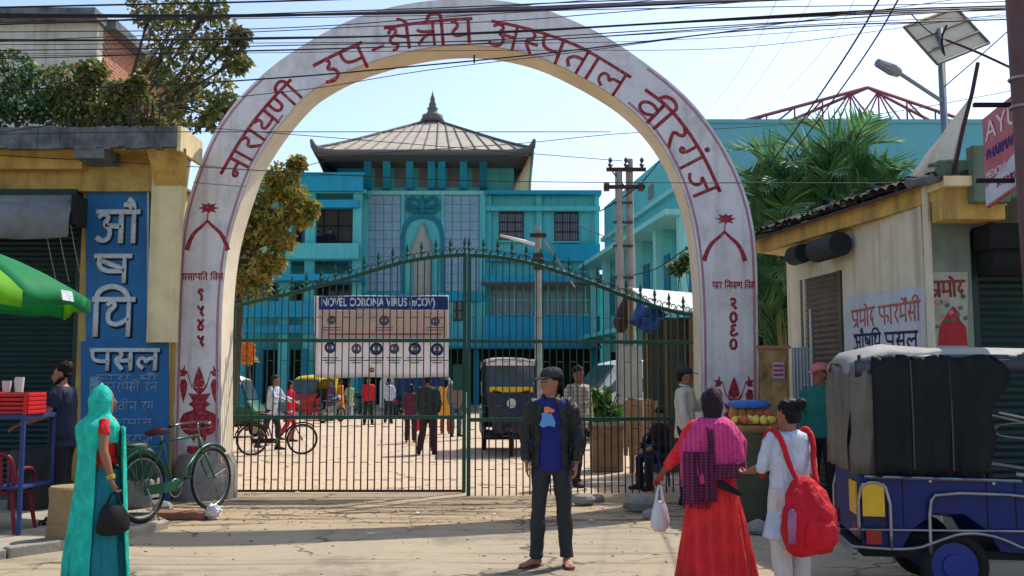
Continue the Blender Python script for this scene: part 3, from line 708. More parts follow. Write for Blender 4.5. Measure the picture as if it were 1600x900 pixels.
# tower front
for x0, x1 in ((573,626),(693,748)):
    for col_ in range(4):
        for rw in range(11):
            wx = (x1-x0)/4; q0 = P(x0+wx*col_+.7, 306+rw*13.6, 51.93); q1 = P(x0+wx*(col_+1)-.7, 306+(rw+1)*13.6-.7, 51.93)
            mb = MB(); mb.bb((q0.x, 51.93, q1.z), (q1.x, 52.02, q0.z)); mb.build('glass_block', M_glt, hb, world=True)
bpx('band', 565,298,760,304,51.8, M_tealL, .4)
for x in (565,627,690,750): bpx('pilaster', x, 304, x+(8 if x in (565,750) else 3), 545, 51.85, M_teal, .2)
bpx('band', 567,458,758,470,51.7, M_tealB, .5)
nic = [(626,470),(626,370),(629,352),(638,340),(648,335),(660,333),(672,335),(682,340),(691,352),(694,370),(694,470)]
TP = Plane((-10,51.8),(5,51.8))
nin = [(632,470),(632,371),(635,357),(642,346),(650,342),(660,340),(670,342),(678,346),(685,357),(688,371),(688,470)]
mb = MB(); mb.strip([TP.at(*p) for p in nin], [TP.at(*p) for p in nic], (0,.2,0)); mb.build('niche_frame', M_tealD, hb, world=True)
mb = MB(); mb.slab([TP.at(p[0],p[1],-.12) for p in nin], (0,.1,0)); mb.build('niche_panel', M_teal, hb, world=True)
mb = MB()
secs = [(TP.at(660,470,.05), .55), (TP.at(660,440,.05), .5), (TP.at(660,415,.05), .5), (TP.at(658,395,.05), .62), (TP.at(659,378,.05), .5), (TP.at(660,365,.05), .25), (TP.at(660,358,.05), .22),(TP.at(660,350,.05), .08)]
mb.loft([(c, (r,0,0), (0,.28,0)) for c, r in secs], 14); mb.build('statue_relief', mat('stone_grey', (160,160,150), .8, .15, 4), hb, world=True, smooth=True)
mb = MB()
for s_ in (-1,1):
    for pts in ([(660,316),(652,312),(643,308),(636,312)], [(658,322),(648,324),(638,318)], [(656,328),(645,332),(636,329)], [(640,314),(634,322),(640,328)]):
        mb.tube(smoothline([TP.at(660+s_*(p[0]-660), p[1], .02) for p in pts], 2), .09, 6)
mb.tube([TP.at(660,306,.02), TP.at(660,315,.02), TP.at(660,333,.02)], [.06,.22,.1], 8); mb.build('bird_emblem', M_tealD, hb, world=True)
for x in (577,606,635,668,703,734): bpx('lower_pilaster', x, 472, x+4, 545, 51.85, M_tealL, .15)
window(705,470,722,500,51.98,2,2, sill=False)
# upper storey recess, brackets, flared eave boards
bz('upper_wall', XR(520,52), P(0,300,52).z, XR(803,52), P(0,232,52).z, 52.4, M_teal, 7)
for x0, x1 in ((586,600),(617,638),(655,672),(700,722),(738,752)): bpx('vent_screen', x0, 246, x1, 292, 52.32, M_mesh, .1)
for x in (574,604,640,674,690,724,755): 
    a = P(x, 243, 50.4); b = P(x, 296, 52.2); mb = MB(); mb.slab([a+Vector((-.2,0,0)), a+Vector((.2,0,0)), b+Vector((.2,0,0)), b+Vector((-.2,0,0))], (0,.16,0)); mb.build('bracket', M_tealD if x % 2 else M_tealB, hb, world=True)
ex0, ex1 = P(492,238,49.3).x, P(830,238,49.3).x; ez = P(0,238,49.3).z; cxr = (ex0+ex1)/2; hw = (ex1-ex0)/2; cyr = 49.3+hw
ap = Vector((cxr, cyr, P(0,189,cyr).z))
lx0, lx1, lz = P(520,298,52).x, P(800,298,52).x, P(0,298,52).z
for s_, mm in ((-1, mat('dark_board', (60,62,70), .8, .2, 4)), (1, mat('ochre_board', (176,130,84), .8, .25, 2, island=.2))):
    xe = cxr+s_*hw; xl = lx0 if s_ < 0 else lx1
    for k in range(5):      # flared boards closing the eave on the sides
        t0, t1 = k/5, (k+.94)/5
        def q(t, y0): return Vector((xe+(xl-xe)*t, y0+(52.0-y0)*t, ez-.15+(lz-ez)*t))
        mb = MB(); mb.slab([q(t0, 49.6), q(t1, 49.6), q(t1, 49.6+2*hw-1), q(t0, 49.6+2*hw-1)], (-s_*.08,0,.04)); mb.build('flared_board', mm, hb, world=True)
for k in range(5):          # front underside boards of the eave
    t0, t1 = k/5, (k+.94)/5; d0 = (cxr-hw*.97, cxr+hw*.97); e0 = (lx0, lx1)
    def q(t, s_): return Vector((d0[s_]+(e0[s_]-d0[s_])*t, 49.5+(52.2-49.5)*t, ez-.12+.02*t))
    mb = MB(); mb.slab([q(t0,0), q(t0,1), q(t1,1), q(t1,0)], (0,0,.05)); mb.build('soffit_board', M_tealL, hb, world=True)
roof = bz('roof', cxr-hw*.98, ez-.16, cxr+hw*.98, ez-.02, 49.35, M_roofrib, hw*1.96)
def rp(face, u, t):     # u -1..1 along the eave, t 0..1 towards the apex, slightly concave, corners flicked up
    zz = ez+(ap.z-ez)*(t**1.0)+.16*max(0, abs(u)-.8)*5*(1-t)**6*(abs(u)**4)
    w_ = hw*(1-t); d = -hw*(1-t)
    x, y = (u*w_, d)
    for _ in range(face): x, y = -y, x
    return Vector((cxr+x, cyr+y, zz))
NPn = 16
def rq(face, x0, t):        # near parallel seams, cut off at the hips
    h_ = max(1e-3, 1-t); return rp(face, max(-1, min(1, x0*(1-.5*t)/h_)), min(t, .985))
for face in range(4):
    for i in range(NPn):
        u0 = -1+2*i/NPn; u1 = -1+2*(i+1)/NPn; te = lambda x: (1-abs(x))/(1-.5*abs(x)); tm = min(.98, max(te(u0), te(u1))); T = [tm*k/6 for k in range(7)]
        mb = MB(); mb.strip([rq(face,u0,t) for t in T], [rq(face,u1-.004,t)+Vector((0,0,0)) for t in T], (0,0,.07)); mb.build('roof_panel', M_roof, roof, world=True)
        if i and te(u0) > .05: mb = MB(); mb.tube([rq(face,u0,te(u0)*.98*k/5)+Vector((0,0,.09)) for k in range(6)], .045, 5); mb.build('roof_batten', M_roofrib, roof, world=True)
    mb = MB(); mb.tube([rp(face,-1,.98*k/8)+Vector((0,0,.1)) for k in range(9)], .09, 6); mb.build('hip_ridge', M_roofrib, roof, world=True)
    mb = MB(); mb.tube([rp(face,-1+2*i/20,0)+Vector((0,0,0)) for i in range(21)], .16, 6); mb.build('eave_edge', M_roofrib, roof, world=True)
    c0 = rp(face,-1,0); dd = (c0-Vector((cxr,cyr,c0.z))).normalized(); mb = MB(); mb.tube([c0-dd*.3, c0+dd*.1+Vector((0,0,.15)), c0+dd*.25+Vector((0,0,.5))], [.2,.17,.08], 8); mb.build('corner_finial', M_roofrib, roof, world=True, smooth=True)
def fz(y): return P(0,y,cyr).z
mb = MB(); mb.tube([(cxr,cyr,fz(y)) for y in (191,184,181,178,172,170,166,164,158,156,150,143)], [.75,.6,.62,.36,.26,.34,.18,.24,.12,.16,.08,.02], 14); mb.build('roof_finial', mat('finial_stone', (112,104,104), .8, .2, 4), hb, world=True, smooth=True)
mb = MB(); q = P(619,259,52.2); mb.ball(q, .09); mb.build('lamp_bulb', M_dark, hb, world=True)
# ================================================================= SIDE WING on the right of the yard
sw_ = thing('side_wing', 'teal annex with red roof trusses on the right of the yard', 'building', (8, 34, 0))
W0, W1 = (6.9,34.0), (5.0,51.5); SPn = Plane(W1, W0)
def sq(t, z, off=0):
    x = W1[0]+(W0[0]-W1[0])*t; y = W1[1]+(W0[1]-W1[1])*t; return Vector((x, y, z))-Vector((1,.11,0)).normalized()*off
def sbox(name, t0, t1, z0, z1, th, m, off=0):
    a, b = sq(t0,z0,off), sq(t1,z0,off); mb = MB(); mb.slab([Vector((a.x,a.y,z0)), Vector((b.x,b.y,z0)), Vector((b.x,b.y,z1)), Vector((a.x,a.y,z1))], Vector((1,.11,0)).normalized()*th); return mb.build(name, m, sw_, world=True)
sbox('side_wall', 0, 1, 0, 10.9, .5, M_teal)
bz('front_wall', 6.9, 0, 17.6, 10.85, 34.0, M_tealG, .4, sw_); bz('parapet_cap', 6.8, 10.85, 17.7, 10.98, 33.9, M_tealG, .6, sw_)
bz('end_wall', 5.4, 0, 17.6, 10.8, 51, M_teal, .4, sw_); bz('end_wall', 17.2, 0, 17.6, 10.8, 34.4, M_teal, 16.6, sw_)
sbox('eave_canopy', -.02, 1, 7.5, 7.7, 1.5, M_tealL, 1.45); sbox('eave_canopy', -.02, 1, 3.7, 3.9, 1.5, M_teal, 1.45)
for k in range(6): sbox('column', .02+k*.19, .045+k*.19, 0, 7.5, .3, M_tealL, .9)
for k in range(5):
    sbox('window', .06+k*.19, .17+k*.19, 4.9, 6.7, .06, M_tealD, .05); sbox('doorway', .06+k*.19, .17+k*.19, 0, 3.0, .06, M_dark, .05)
sbox('cornice', 0, 1, 9.0, 9.2, .3, M_tealL, .22)
for k, (t0, t1) in enumerate(((.3,.36),(.55,.6))): sbox('vent', t0, t1, 9.5, 10.1, .05, M_mesh, .03)
M_truss = mat('red_primer_truss', (140,58,72), .7, .15, 6)
tb = [(1110,188),(1170,180),(1180,175),(1250,155),(1350,135),(1362,136),(1450,160),(1545,185)]
ztop = {}
for r, Yt in enumerate((35.5, 39.5)):
    TPn = Plane((0,Yt),(10,Yt)); q = TPn.at
    x0, x1, xm = q(1110,188).x, q(1550,188).x, q(1356,135).x; zb, zt = 11.0, q(1356,137).z
    def tz(x): return zb+(zt-zb)*((x-x0)/(xm-x0) if x < xm else (x1-x)/(x1-xm))
    tr_ = thing('roof_truss', 'dark red steel roof truss, ' + ('front one above the teal annex wall' if r == 0 else 'rear one of the two above the teal annex'), 'truss', (x0, Yt, 11.0), group=None)
    def bar2(a, b, rr=.06): mb = MB(); mb.tube([(a[0],Yt,a[1]),(b[0],Yt,b[1])], rr, 5); mb.build('truss_bar', M_truss, tr_, world=True)
    bar2((x0,zb),(xm,zt),.07); bar2((xm,zt),(x1,zb),.07); bar2((x0,zb),(x1,zb),.05)
    for k in range(1,10):
        xx = x0+(x1-x0)*k/10; bar2((xx,zb),(xx,tz(xx)),.035)
        x2 = x0+(x1-x0)*(k+(1 if xx < xm else -1))/10; bar2((xx,zb),(x2, tz(x2)),.035)
# background filler beyond: low teal wall between wings so no horizon shows
bz('link_wall', XR(930,53), 0, XR(1010,53), 7.5, 53.5, M_teal, .4, hb)
bw = thing('boundary_wall', 'low grey boundary wall behind the parked autorickshaws at left', 'wall', (-20,48,0)); mb = MB(); mb.bb((-40,48,0),(-14.6,48.4,3.4)); mb.build('wall', M_tealB, bw, world=True)
mb = MB(); mb.bb((-40,47.9,3.4),(-14.6,48.5,3.55)); mb.build('coping', M_conc, bw, world=True)
# ================================================================= LEFT SHOP
ls = thing('shop_building', 'yellow pharmacy shop with blue painted sign wall left of the arch', 'building', (-7, 13.3, 0))
def Bx(parent, name, a, b, m, bevel=0, **k): mb = MB(); mb.bb(a, b); return mb.build(name, m, parent, world=True, bevel=bevel, **k)
LP = Plane((-12,13.3),(0,13.3))
Bx(ls, 'wall', (-12,13.5,0), (-5.75,17.5,4.79), M_yel); Bx(ls, 'wall', (-5.75,13.5,0), (-4.75,13.7,4.79), M_yel)
Bx(ls, 'wall', (-6.02,13.302,0), (-4.98,13.5,4.62), M_yel)
Bx(ls, 'side_strip', (-4.93,13.33,0), (-4.80,13.5,2.2), M_paley)
Bx(ls, 'roof_slab', (-12.3,12.7,4.79), (-5.85,17.6,5.0), M_yel); Bx(ls, 'roof_slab', (-5.45,12.7,4.79), (-4.48,13.55,5.0), M_yel); Bx(ls, 'roof_slab', (-5.85,12.6,4.62), (-5.45,13.5,5.02), M_mold)
def edge_strip(): 
    mb = MB(); n = 80
    for i in range(n):
        x0 = -12.3+(7.82)*i/n; x1 = -12.3+7.82*(i+1)/n
        mb.bb((x0,12.58+random.uniform(-.01,.01),4.78-random.uniform(0,.05)), (x1,12.67,5.03+random.uniform(0,.025)))
    return mb.build('slab_edge', M_mold, ls, world=True)
edge_strip()
Bx(ls, 'slab_end', (-4.48,12.6,4.72), (-4.43,13.5,5.06), M_paley)
Bx(ls, 'roof_top', (-12.3,12.68,5.0), (-5.75,17.6,5.04), M_mold)
Bx(ls, 'beam', (-12,12.95,4.55), (-5.9,13.1,4.79), M_yel); Bx(ls, 'beam', (-12,13.15,4.28), (-4.95,13.3,4.79), M_yel)
mb = MB(); mb.slab([(-4.98,13.08,2.18),(-4.63,13.08,2.18),(-4.61,13.08,3.8),(-4.52,13.08,4.79),(-4.98,13.08,4.79)], (0,.22,0)); mb.build('yellow_pier', M_paley, ls, world=True)
mb = MB(); mb.slab([(-4.93,12.72,4.78),(-4.40,12.72,4.78),(-4.50,13.07,4.35),(-4.93,13.07,4.35)], (0,.02,-.02)); mb.build('haunch', M_yel, ls, world=True)
px_rect('sign_wall', 134,290,232,905, M_sign, ls, LP, .06, .05); px_rect('sign_wall', 126,533,262,905, M_sign, ls, LP, .075, .06)
px_rect('sign_border', 229.5,290,233,532, mat('border_pale', (150,170,180), .7, .2, 9), ls, LP, .065, .006)
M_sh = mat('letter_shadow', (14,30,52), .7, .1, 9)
def sign_word(word, x0, y0, x1, y1, h, sw, m=M_signw, off=.065, shadow=True):
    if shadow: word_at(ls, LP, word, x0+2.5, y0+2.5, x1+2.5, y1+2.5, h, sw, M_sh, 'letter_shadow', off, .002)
    word_at(ls, LP, word, x0, y0, x1, y1, h, sw, m, 'lettering', off, .0045)
sign_word(['a','au'], 150,331,220,331, 49, 9); sign_word(['ssa'], 147,400,207,400, 42, 8.5); sign_word(['i','dha'], 144,468,212,468, 58, 9)
sign_word(['pa','sa','la'], 140,547,250,547, 32, 7, off=.08)
for i, (wd_, x0, x1, y, h) in enumerate(((['ha' if 0 else 'ma','aa','ra','aa','sp','ya','ii'],150,248,586,9),(['pha','aa','ra','ma','e','sa','ii','sp','ra','na'],160,246,598,14),(['na','va','ii','na','sp','ra','ga'],172,240,628,15),(['ga','aa','ma','aa','na'],176,238,655,10),(['va','ii','ra','ga','ja'],170,240,680,11))):
    word_at(ls, LP, wd_, x0, y, x1, y, h, 2.0, M_signf, 'small_lettering', .08, .003)
word_at(ls, LP, ['sa','ma','pa','ra','ka'[:0] or 'na'], 141, 590, 158, 590, 26, 3, M_signf, 'small_lettering', .08, .003)
def shutter(parent, a, b, z0, z1, m, name='shutter_slats', pitch=.075):
    """rolling shutter: corrugated sheet between two floor points, with side guides"""
    a = Vector((a[0],a[1],0)); b = Vector((b[0],b[1],0)); u = (b-a).normalized(); n = Vector((u.y,-u.x,0)); mb = MB(); rows = []; k = int((z1-z0)/pitch*4)
    for i in range(k+1):
        z = z0+(z1-z0)*i/k; o_ = (0,.012,.02,.012)[i % 4]; rows.append((mb.bm.verts.new(a+n*o_+Vector((0,0,z))), mb.bm.verts.new(b+n*o_+Vector((0,0,z)))))
    for r, s_ in zip(rows, rows[1:]): mb.bm.faces.new((r[0],r[1],s_[1],s_[0]))
    mb.build(name, m, parent, world=True, kind='stuff')
    for p in (a, b):
        mb = MB(); mb.box(p+n*.02+Vector((0,0,(z0+z1)/2)), (.07,.06,z1-z0), math.atan2(u.y,u.x)); mb.build('shutter_guide', m, parent, world=True)
shutter(ls, (-8.4,13.42), (-6.08,13.42), .1, 3.9, M_shut)
Bx(ls, 'shutter_box', (-8.6,13.1,3.85), (-6.03,13.5,4.3), M_shut)
Bx(ls, 'step_block', (-12,12.9,.05), (-6.0,13.3,.32), mat('grey_stone', (84,86,90), .9, .25, 5, .4, dirt=.4), bevel=.02)
# roller awning
aw = thing('rolled_awning', 'dull grey rolled canvas awning over the left shutter', 'awning', (-7.6,12.4,3.3))
mb = MB(); x1 = P(112,300,12.4).x
mb.tube([(-9.4,12.62,3.98),(x1,12.62,3.98)], .14, 14); mb.build('roll', mat('grey_canvas', (116,118,116), .8, .15, 6, .2, dirt=.4), aw, world=True, smooth=True)
mb = MB(); rows = []
for i in range(13):
    x = -9.4+(x1+9.4)*i/12; rows.append([mb.bm.verts.new(p) for p in ((x,12.75,4.08),(x,12.45,3.98),(x,12.36,3.8),(x,12.34+.02*math.sin(i*2.3),3.5+.02*math.sin(i*1.7)))])
for r, s_ in zip(rows, rows[1:]):
    for k in range(3): mb.bm.faces.new((r[k],r[k+1],s_[k+1],s_[k]))
o = mb.build('valance', MATS['grey_canvas'], aw, world=True, smooth=True); sf = o.modifiers.new('s','SOLIDIFY'); sf.thickness = .01
mb = MB(); mb.box((x1+.02,12.6,3.9), (.04,.4,.4)); mb.build('end_bracket', M_dark, aw, world=True)
mb = MB()
for x in (70,90,110): mb.tube(smoothline([P(x,350,12.5), P(x+8,395,12.6), P(x+18,440,12.9)],1), .006, 5)
mb.build('awning_cord', M_conc, aw, world=True)
# ================================================================= BUILDINGS AND TREES BEHIND LEFT
rb = thing('rear_house', 'grey upper storey with bare brick side wall behind the left trees', 'building', (-14,22,0))
ZT = P(150,33,22).z; XE = P(152,60,22).x
Bx(rb, 'front_wall', (-22,22,0), (XE,22.3,ZT), mat('grey_render', (204,202,190), .9, .08, 2, .2, dirt=.4, streak=.4)); Bx(rb, 'roof_slab', (-22,21.6,ZT-.05), (XE+.1,22.3,ZT+.18), M_mold)
Bx(rb, 'roof_slab', (XE-2.2,22.3,ZT-.05), (XE+.3,28.5,ZT+.16), M_mold)
Bx(rb, 'wall_core', (-22,22.3,0), (XE-.12,28.2,ZT-.06), M_conc)
M_brick = mat('red_brick', (168,116,92), .9, .2, 8, .3, island=.3, dirt=.3)
bm1 = MB(); bm1.box((0,0,0), (.11,.225,.068)); bme = bm1.mesh('brick'); bme.materials.append(M_brick)
mb = MB(); mb.bb((XE-.12,22.3,4.5), (XE-.02,28.2,ZT-.06)); mb.build('mortar_wall', mat('mortar', (176,158,136), .95, .2, 8), rb, world=True)
n = 0
for r in range(70):                      # the bare bricks one can see between the leaves: nearest 300 single, the rest joined
    z = ZT-.14-r*.08
    if z < 7.2: break
    for k in range(10):
        y = 22.5+k*.24+(.12 if r % 2 else 0)
        if n < 296: n += 1; instance('brick', bme, rb, Matrix.Translation(Vector((XE-.05+random.uniform(-.006,.006), y, z))-WL[rb.name]))
mb = MB()
for r in range(70):
    z = ZT-.14-r*.08
    for k in range(24):
        if r < 30 and k < 10: continue
        y = 22.5+k*.24+(.12 if r % 2 else 0)
        if y < 28 and z > 4.5: mb.box((XE-.05, y, z), (.11,.225,.068))
mb.build('brickwork', M_brick, rb, world=True, kind='stuff')
def leaf_crown(mb, centres, n, size, spread=1.0, droop=.2):
    for k in range(n):
        c, r = random.choice(centres); c = Vector(c)
        d = Vector((random.gauss(0,1), random.gauss(0,1), random.gauss(0,1))).normalized()*r*random.uniform(.35,1)**.6*spread; d.z *= .8
        p = c+d; s_ = size*random.uniform(.6,1.3)
        ax = (d.normalized()*.6+Vector((random.uniform(-1,1),random.uniform(-1,1),random.uniform(-.9,.5)))).normalized(); sd_ = ax.cross(Vector((random.uniform(-1,1),random.uniform(-1,1),random.uniform(-1,1)))).normalized()
        t = ax*s_; q = sd_*s_*.36
        v = [mb.bm.verts.new(x) for x in (p, p+t*.4+q, p+t-Vector((0,0,s_*droop)), p+t*.4-q)]; mb.bm.faces.new(v)
def tree(label, base, trunk_h, lean, clumps, n, size, m, cat='tree', name='tree', tr=.14, group=None, dead=False):
    t = thing(name, label, cat, base, group=group); b = Vector(base); mb = MB()
    top = b+Vector((lean[0], lean[1], trunk_h))
    mid = b.lerp(top,.5)+Vector((.1,.05,0)); mb.tube([b, mid, top], [tr, tr*.75, tr*.55], 8)
    for c, r in clumps:
        c = Vector(c); s0 = mid.lerp(top, random.uniform(.2,1)); m1 = s0.lerp(c,.5)+Vector((random.uniform(-.2,.2),0,random.uniform(-.1,.2)))
        mb.tube([s0, m1, c], [tr*.4, tr*.25, tr*.1], 5)
        for _ in range(4):
            e = c+Vector((random.uniform(-1,1),random.uniform(-1,1),random.uniform(-.6,.9)))*r*.8; mb.tube([m1.lerp(c,.6), c.lerp(e,.5)+Vector((0,0,.05)), e], [tr*.15, tr*.1, tr*.05], 4)
    mb.build('trunk', M_bark, t, world=True, smooth=True)
    mb = MB(); leaf_crown(mb, clumps, n, size); mb.build('crown', m, t, world=True)
    return t
def cl(px, Y, rpx):     # clumps from outline marks: pixel centre and radius at depth Y
    return [(tuple(P(x,y,Y+dy)), r/1500*Y) for x, y, r, dy in px]
tree('tall thin leaved tree against the sky between the grey house and the arch', (-8.9,19,0), 7.6, (.6,0), cl([(235,15,34,0),(285,20,30,1),(330,12,26,0),(265,60,36,0),(310,75,38,1),(350,60,36,0),(370,95,22,0),(280,120,34,0),(330,130,40,1),(355,165,24,0),(240,110,28,1),(300,175,36,0),(345,185,30,0),(262,165,30,1),(375,55,16,0)],19,0), 4600, .125, M_leafA)
for i, (a, lb) in enumerate((([(20,110,40,0),(60,130,40,.4),(30,165,36,0),(75,170,30,0),(-30,120,60,.3),(-20,170,40,0)],'dense green shrub at the far left of the shop roof'),([(110,125,36,0),(140,140,34,.3),(115,175,34,0),(150,180,24,0),(145,112,22,0),(95,150,22,0)],'bushy yellow green shrub in the middle of the shop roof'),([(185,145,22,0),(215,165,30,.3),(190,185,22,0),(235,190,20,0),(215,130,14,0)],'loose shrub at the right end of the shop roof by the tree'))):
    q = P(a[0][0],200,14.6); tree(lb, (q.x,14.6,4.9), .9, (0,0), cl(a,14.6,0), 2700, .09, M_leafC if i == 0 else M_leafA, 'shrub', 'roof_shrub', .05, 'shrubs on the shop roof')
mb = MB(); 
for k in range(9): mb.tube([P(200+k*6,205,14.2), P(200+k*6+random.uniform(-3,3),150+random.uniform(0,25),14.2)], .012, 4)
rf = mb.build('rusty_bars', M_rust, None, label='cluster of rusty reinforcing bars rising from the left shop roof', cat='rebar')
tree('autumn tinted tree behind the left gate leaf beside the arch leg', (-6.2,21,0), 5.2, (.2,0), cl([(400,300,32,0),(440,275,26,0),(430,330,36,0),(470,335,24,0),(465,255,12,0),(395,360,36,0),(440,375,22,0),(400,420,34,0),(395,450,26,0),(485,325,14,0),(380,385,30,.5),(425,410,20,0),(455,300,26,0),(378,330,26,0)],21,0), 5200, .13, M_leafB)
fl = tree('small tree with bunches of orange flowers behind the gate at left', (-8.5,31,0), 2.4, (0,0), cl([(374,552,13,0),(388,558,11,0),(380,540,10,0)],31,0), 420, .16, M_leafB, 'flowering tree', 'flowering_tree', .06)
mb = MB()
for k in range(160):
    q = P(random.uniform(366,397), random.uniform(535,566), 30.7); mb.ball(q, random.uniform(.03,.08), 5, 3)
mb.build('blossom', M_flower, fl, world=True)
tree('dark leafy tree standing behind the right shop and arch leg', (4.9,19,0), 4.4, (0,0), cl([(1205,440,34,0),(1215,480,34,0),(1230,410,24,0),(1200,520,30,0),(1225,540,24,0)],19,0), 2400, .22, M_leafC)
tree('small leafy branch tree between poles and arch inside the yard', (4.6,25,0), 3.6, (-.3,0), cl([(1070,410,12,0),(1058,418,10,0),(1080,400,12,0)],25,0), 260, .2, M_leafC, tr=.05)
# palms
def frond_mesh(seed, L=1.5):
    R = random.Random(seed); mb = MB(); n = 13; prev = None; pts = []
    for i in range(n+1):
        t = i/n; pts.append(Vector((L*(t-.22*t*t), 0, L*(.95*t-.95*t*t))))
    mb.tube(pts, [.018*(1-.8*i/n) for i in range(n+1)], 4)
    for i in range(2, n+1):
        for s_ in (-1,1):
            for sub in (0,.5):
                if i == n and sub: continue
                p = pts[i].lerp(pts[min(i+1,n)], sub); d = (pts[min(i+1,n)]-pts[i-1]).normalized(); ll = L*.36*math.sin(PI*(.15+.8*(i+sub)/n))+.06
                e = p+(d*.8+Vector((0,s_*.55,R.uniform(-.35,.25)))).normalized()*ll; w_ = d*.022
                v = [mb.bm.verts.new(x) for x in (p-w_, p.lerp(e,.5)-w_*1.2+Vector((0,0,.02)), e, p.lerp(e,.5)+w_*1.2+Vector((0,0,.02)), p+w_)]; mb.bm.faces.new(v)
    me = mb.mesh('frond'); me.materials.append(M_palm); return me
FR = [frond_mesh(s) for s in range(5)]
def palm(label, base, h, nfr, sc, group):
    t = thing('palm_tree', label, 'palm', base, group=group)
    for k in range(4):
        a = k*1.7; mb = MB(); mb.tube([(0.1*math.cos(a),.1*math.sin(a),0),(.18*math.cos(a),.18*math.sin(a),h*.6),(.12*math.cos(a),.12*math.sin(a),h)], [.05,.04,.03], 7); mb.build('stem', mat('palm_stem', (110,116,70), .7, .25, 9), t)
    for k in range(nfr):
        a = random.uniform(0,2*PI); el = random.uniform(.2,1.35); s_ = sc*random.uniform(.75,1.15)
        instance('frond', random.choice(FR), t, Matrix.Translation((.12*math.cos(a),.12*math.sin(a),h*random.uniform(.82,1.05))) @ Matrix.Rotation(a,4,'Z') @ Matrix.Rotation(-el,4,'Y') @ Matrix.Rotation(random.uniform(-.5,.5),4,'X') @ Matrix.Scale(s_,4))
    return t
for x, y, Y, h, nf, sc, lb in ((1225,285,17,4.4,24,1.35,'feathery palm clump nearest the arch behind the right shop'),(1300,275,16.5,4.5,28,1.35,'tallest feathery palm clump in the middle behind the right shop'),(1370,290,16,4.0,22,1.15,'palm clump with browned tips nearest the white tarpaulin'),(1205,350,18,3.4,20,1.3,'low palm clump just above the tiled roof beside the arch')):
    q = P(x,y,Y); palm(lb, (q.x,Y,0), h, nf, sc, 'palms behind the right shop')
q = P(1215,470,17.5); palm('lowest palm clump seen between the arch leg and the narrow shutter', (q.x,17.5,0), 2.3, 26, 1.2, 'palms behind the right shop')
# ================================================================= RIGHT SHOP
rs = thing('shop_building', 'cream pharmacy shop with tiled eave and painted signs on the right', 'building', (4.6,11.5,0))
WA, WB = (3.98,13.7), (4.35,10.1); RP = Plane(WA, WB)
M_rw = mat('dingy_cream_wall', (206,196,172), .85, .08, 3, .2, 30, dirt=.35, dcol=(130,120,100), streak=.5)
M_bw = mat('bluish_white_paint', (184,190,198), .75, .08, 3, .1, dirt=.35, dcol=(130,130,130), streak=.3)
def rwall(name, y0, y1, z0, z1, th, m, off=0):       # piece of the receding wall
    def q(Y): t = (Y-WA[1])/(WB[1]-WA[1]); return Vector((WA[0]+(WB[0]-WA[0])*t, Y, 0))
    a, b = q(y0)+RP.n*off, q(y1)+RP.n*off; mb = MB(); mb.slab([(a.x,a.y,z0),(b.x,b.y,z0),(b.x,b.y,z1),(a.x,a.y,z1)], -RP.n*th); return mb.build(name, m, rs, world=True)
yS0 = RP.at(1258,500).y; yS1 = RP.at(1318,500).y
rwall('wall', 13.8, yS0, 0, 3.6, .3, M_rw); rwall('wall', yS1, 10.1, 0, 3.75, .3, M_rw); rwall('lintel', yS0, yS1, 3.05, 3.6, .3, M_rw, -.002)
s0 = RP.at(1258,500,-.04); s1 = RP.at(1318,500,-.04); shutter(rs, (s0.x,s0.y), (s1.x,s1.y), .1, 3.05, M_shutr)
for a, b, z0, z1, r in ((1240,1256,3.2,3.5,.13),(1276,1314,3.2,3.44,.15)):
    p, q = RP.at(a,400,.2), RP.at(b,400,.2); mb = MB(); mb.tube([(p.x,p.y,(z0+z1)/2),(q.x,q.y,(z0+z1)/2)], r, 14); mb.build('shutter_roll', mat('dark_roll', (18,30,38), .6, .2, 5), rs, world=True, auto=True)
def rsl(name, pts, m, off=.012, th=.01): mb = MB(); mb.slab([RP.at(x,y,off) for x, y in pts], -RP.n*th); return mb.build(name, m, rs, world=True)
rsl('white_panel', [(1321,462),(1444,447),(1444,640),(1321,640)], M_bw)
M_or = mat('orange_red_paint', (176,84,66), .7, .2, 20, dirt=.5, dcol=(190,170,160), dscale=10); M_navy = mat('navy_paint', (20,32,66), .7, .2, 20)
word_at(rs, RP, ['pra','ma','o','da'], 1330,487,1367,480, 26, 3.4, M_or, 'lettering', .015); word_at(rs, RP, ['pha','aa','ra','ma','e','reph','sa','ii'], 1372,480,1438,470, 28, 3.4, M_or, 'lettering', .015)
word_at(rs, RP, ['a','au','ssa','i','dha'], 1334,524,1376,521, 24, 3.6, M_navy, 'lettering', .015); word_at(rs, RP, ['pa','sa','la'], 1382,521,1434,518, 24, 4, M_navy, 'lettering', .015)
mb = MB(); mb.tube([(*RP.at(1446,300,.03).xy,0),(*RP.at(1446,300,.03).xy,3.7)], .04, 6); mb.build('corner_pipe', M_rw, rs, world=True)
FP = Plane((4.35,10.1),(7,10.1))
Bx(rs, 'front_wall', (4.36,10.1,0), (4.86,10.35,3.6), mat('greenish_grey_wall', (132,140,124), .9, .12, 4, .3, dirt=.5, streak=.4)); Bx(rs, 'front_wall', (4.86,10.15,3.25), (9,10.4,3.9), MATS['greenish_grey_wall'])
px_rect('poster', 1450,425,1512,640, mat('faded_poster', (170,166,150), .8, .1, 5, dirt=.5, dcol=(90,120,100), dscale=4), rs, FP, .012, .01)
word_at(rs, FP, ['pra','ma','o','da'], 1452,441,1508,439, 24, 4, mat('brown_red_paint', (140,52,44), .7, .2, 20), 'lettering', .015)
def px_poly(name, pts, m, parent, pl, off, th=.003): mb = MB(); mb.slab([pl.at(x,y,off) for x, y in pts], -pl.n*th); return mb.build(name, m, parent, world=True)
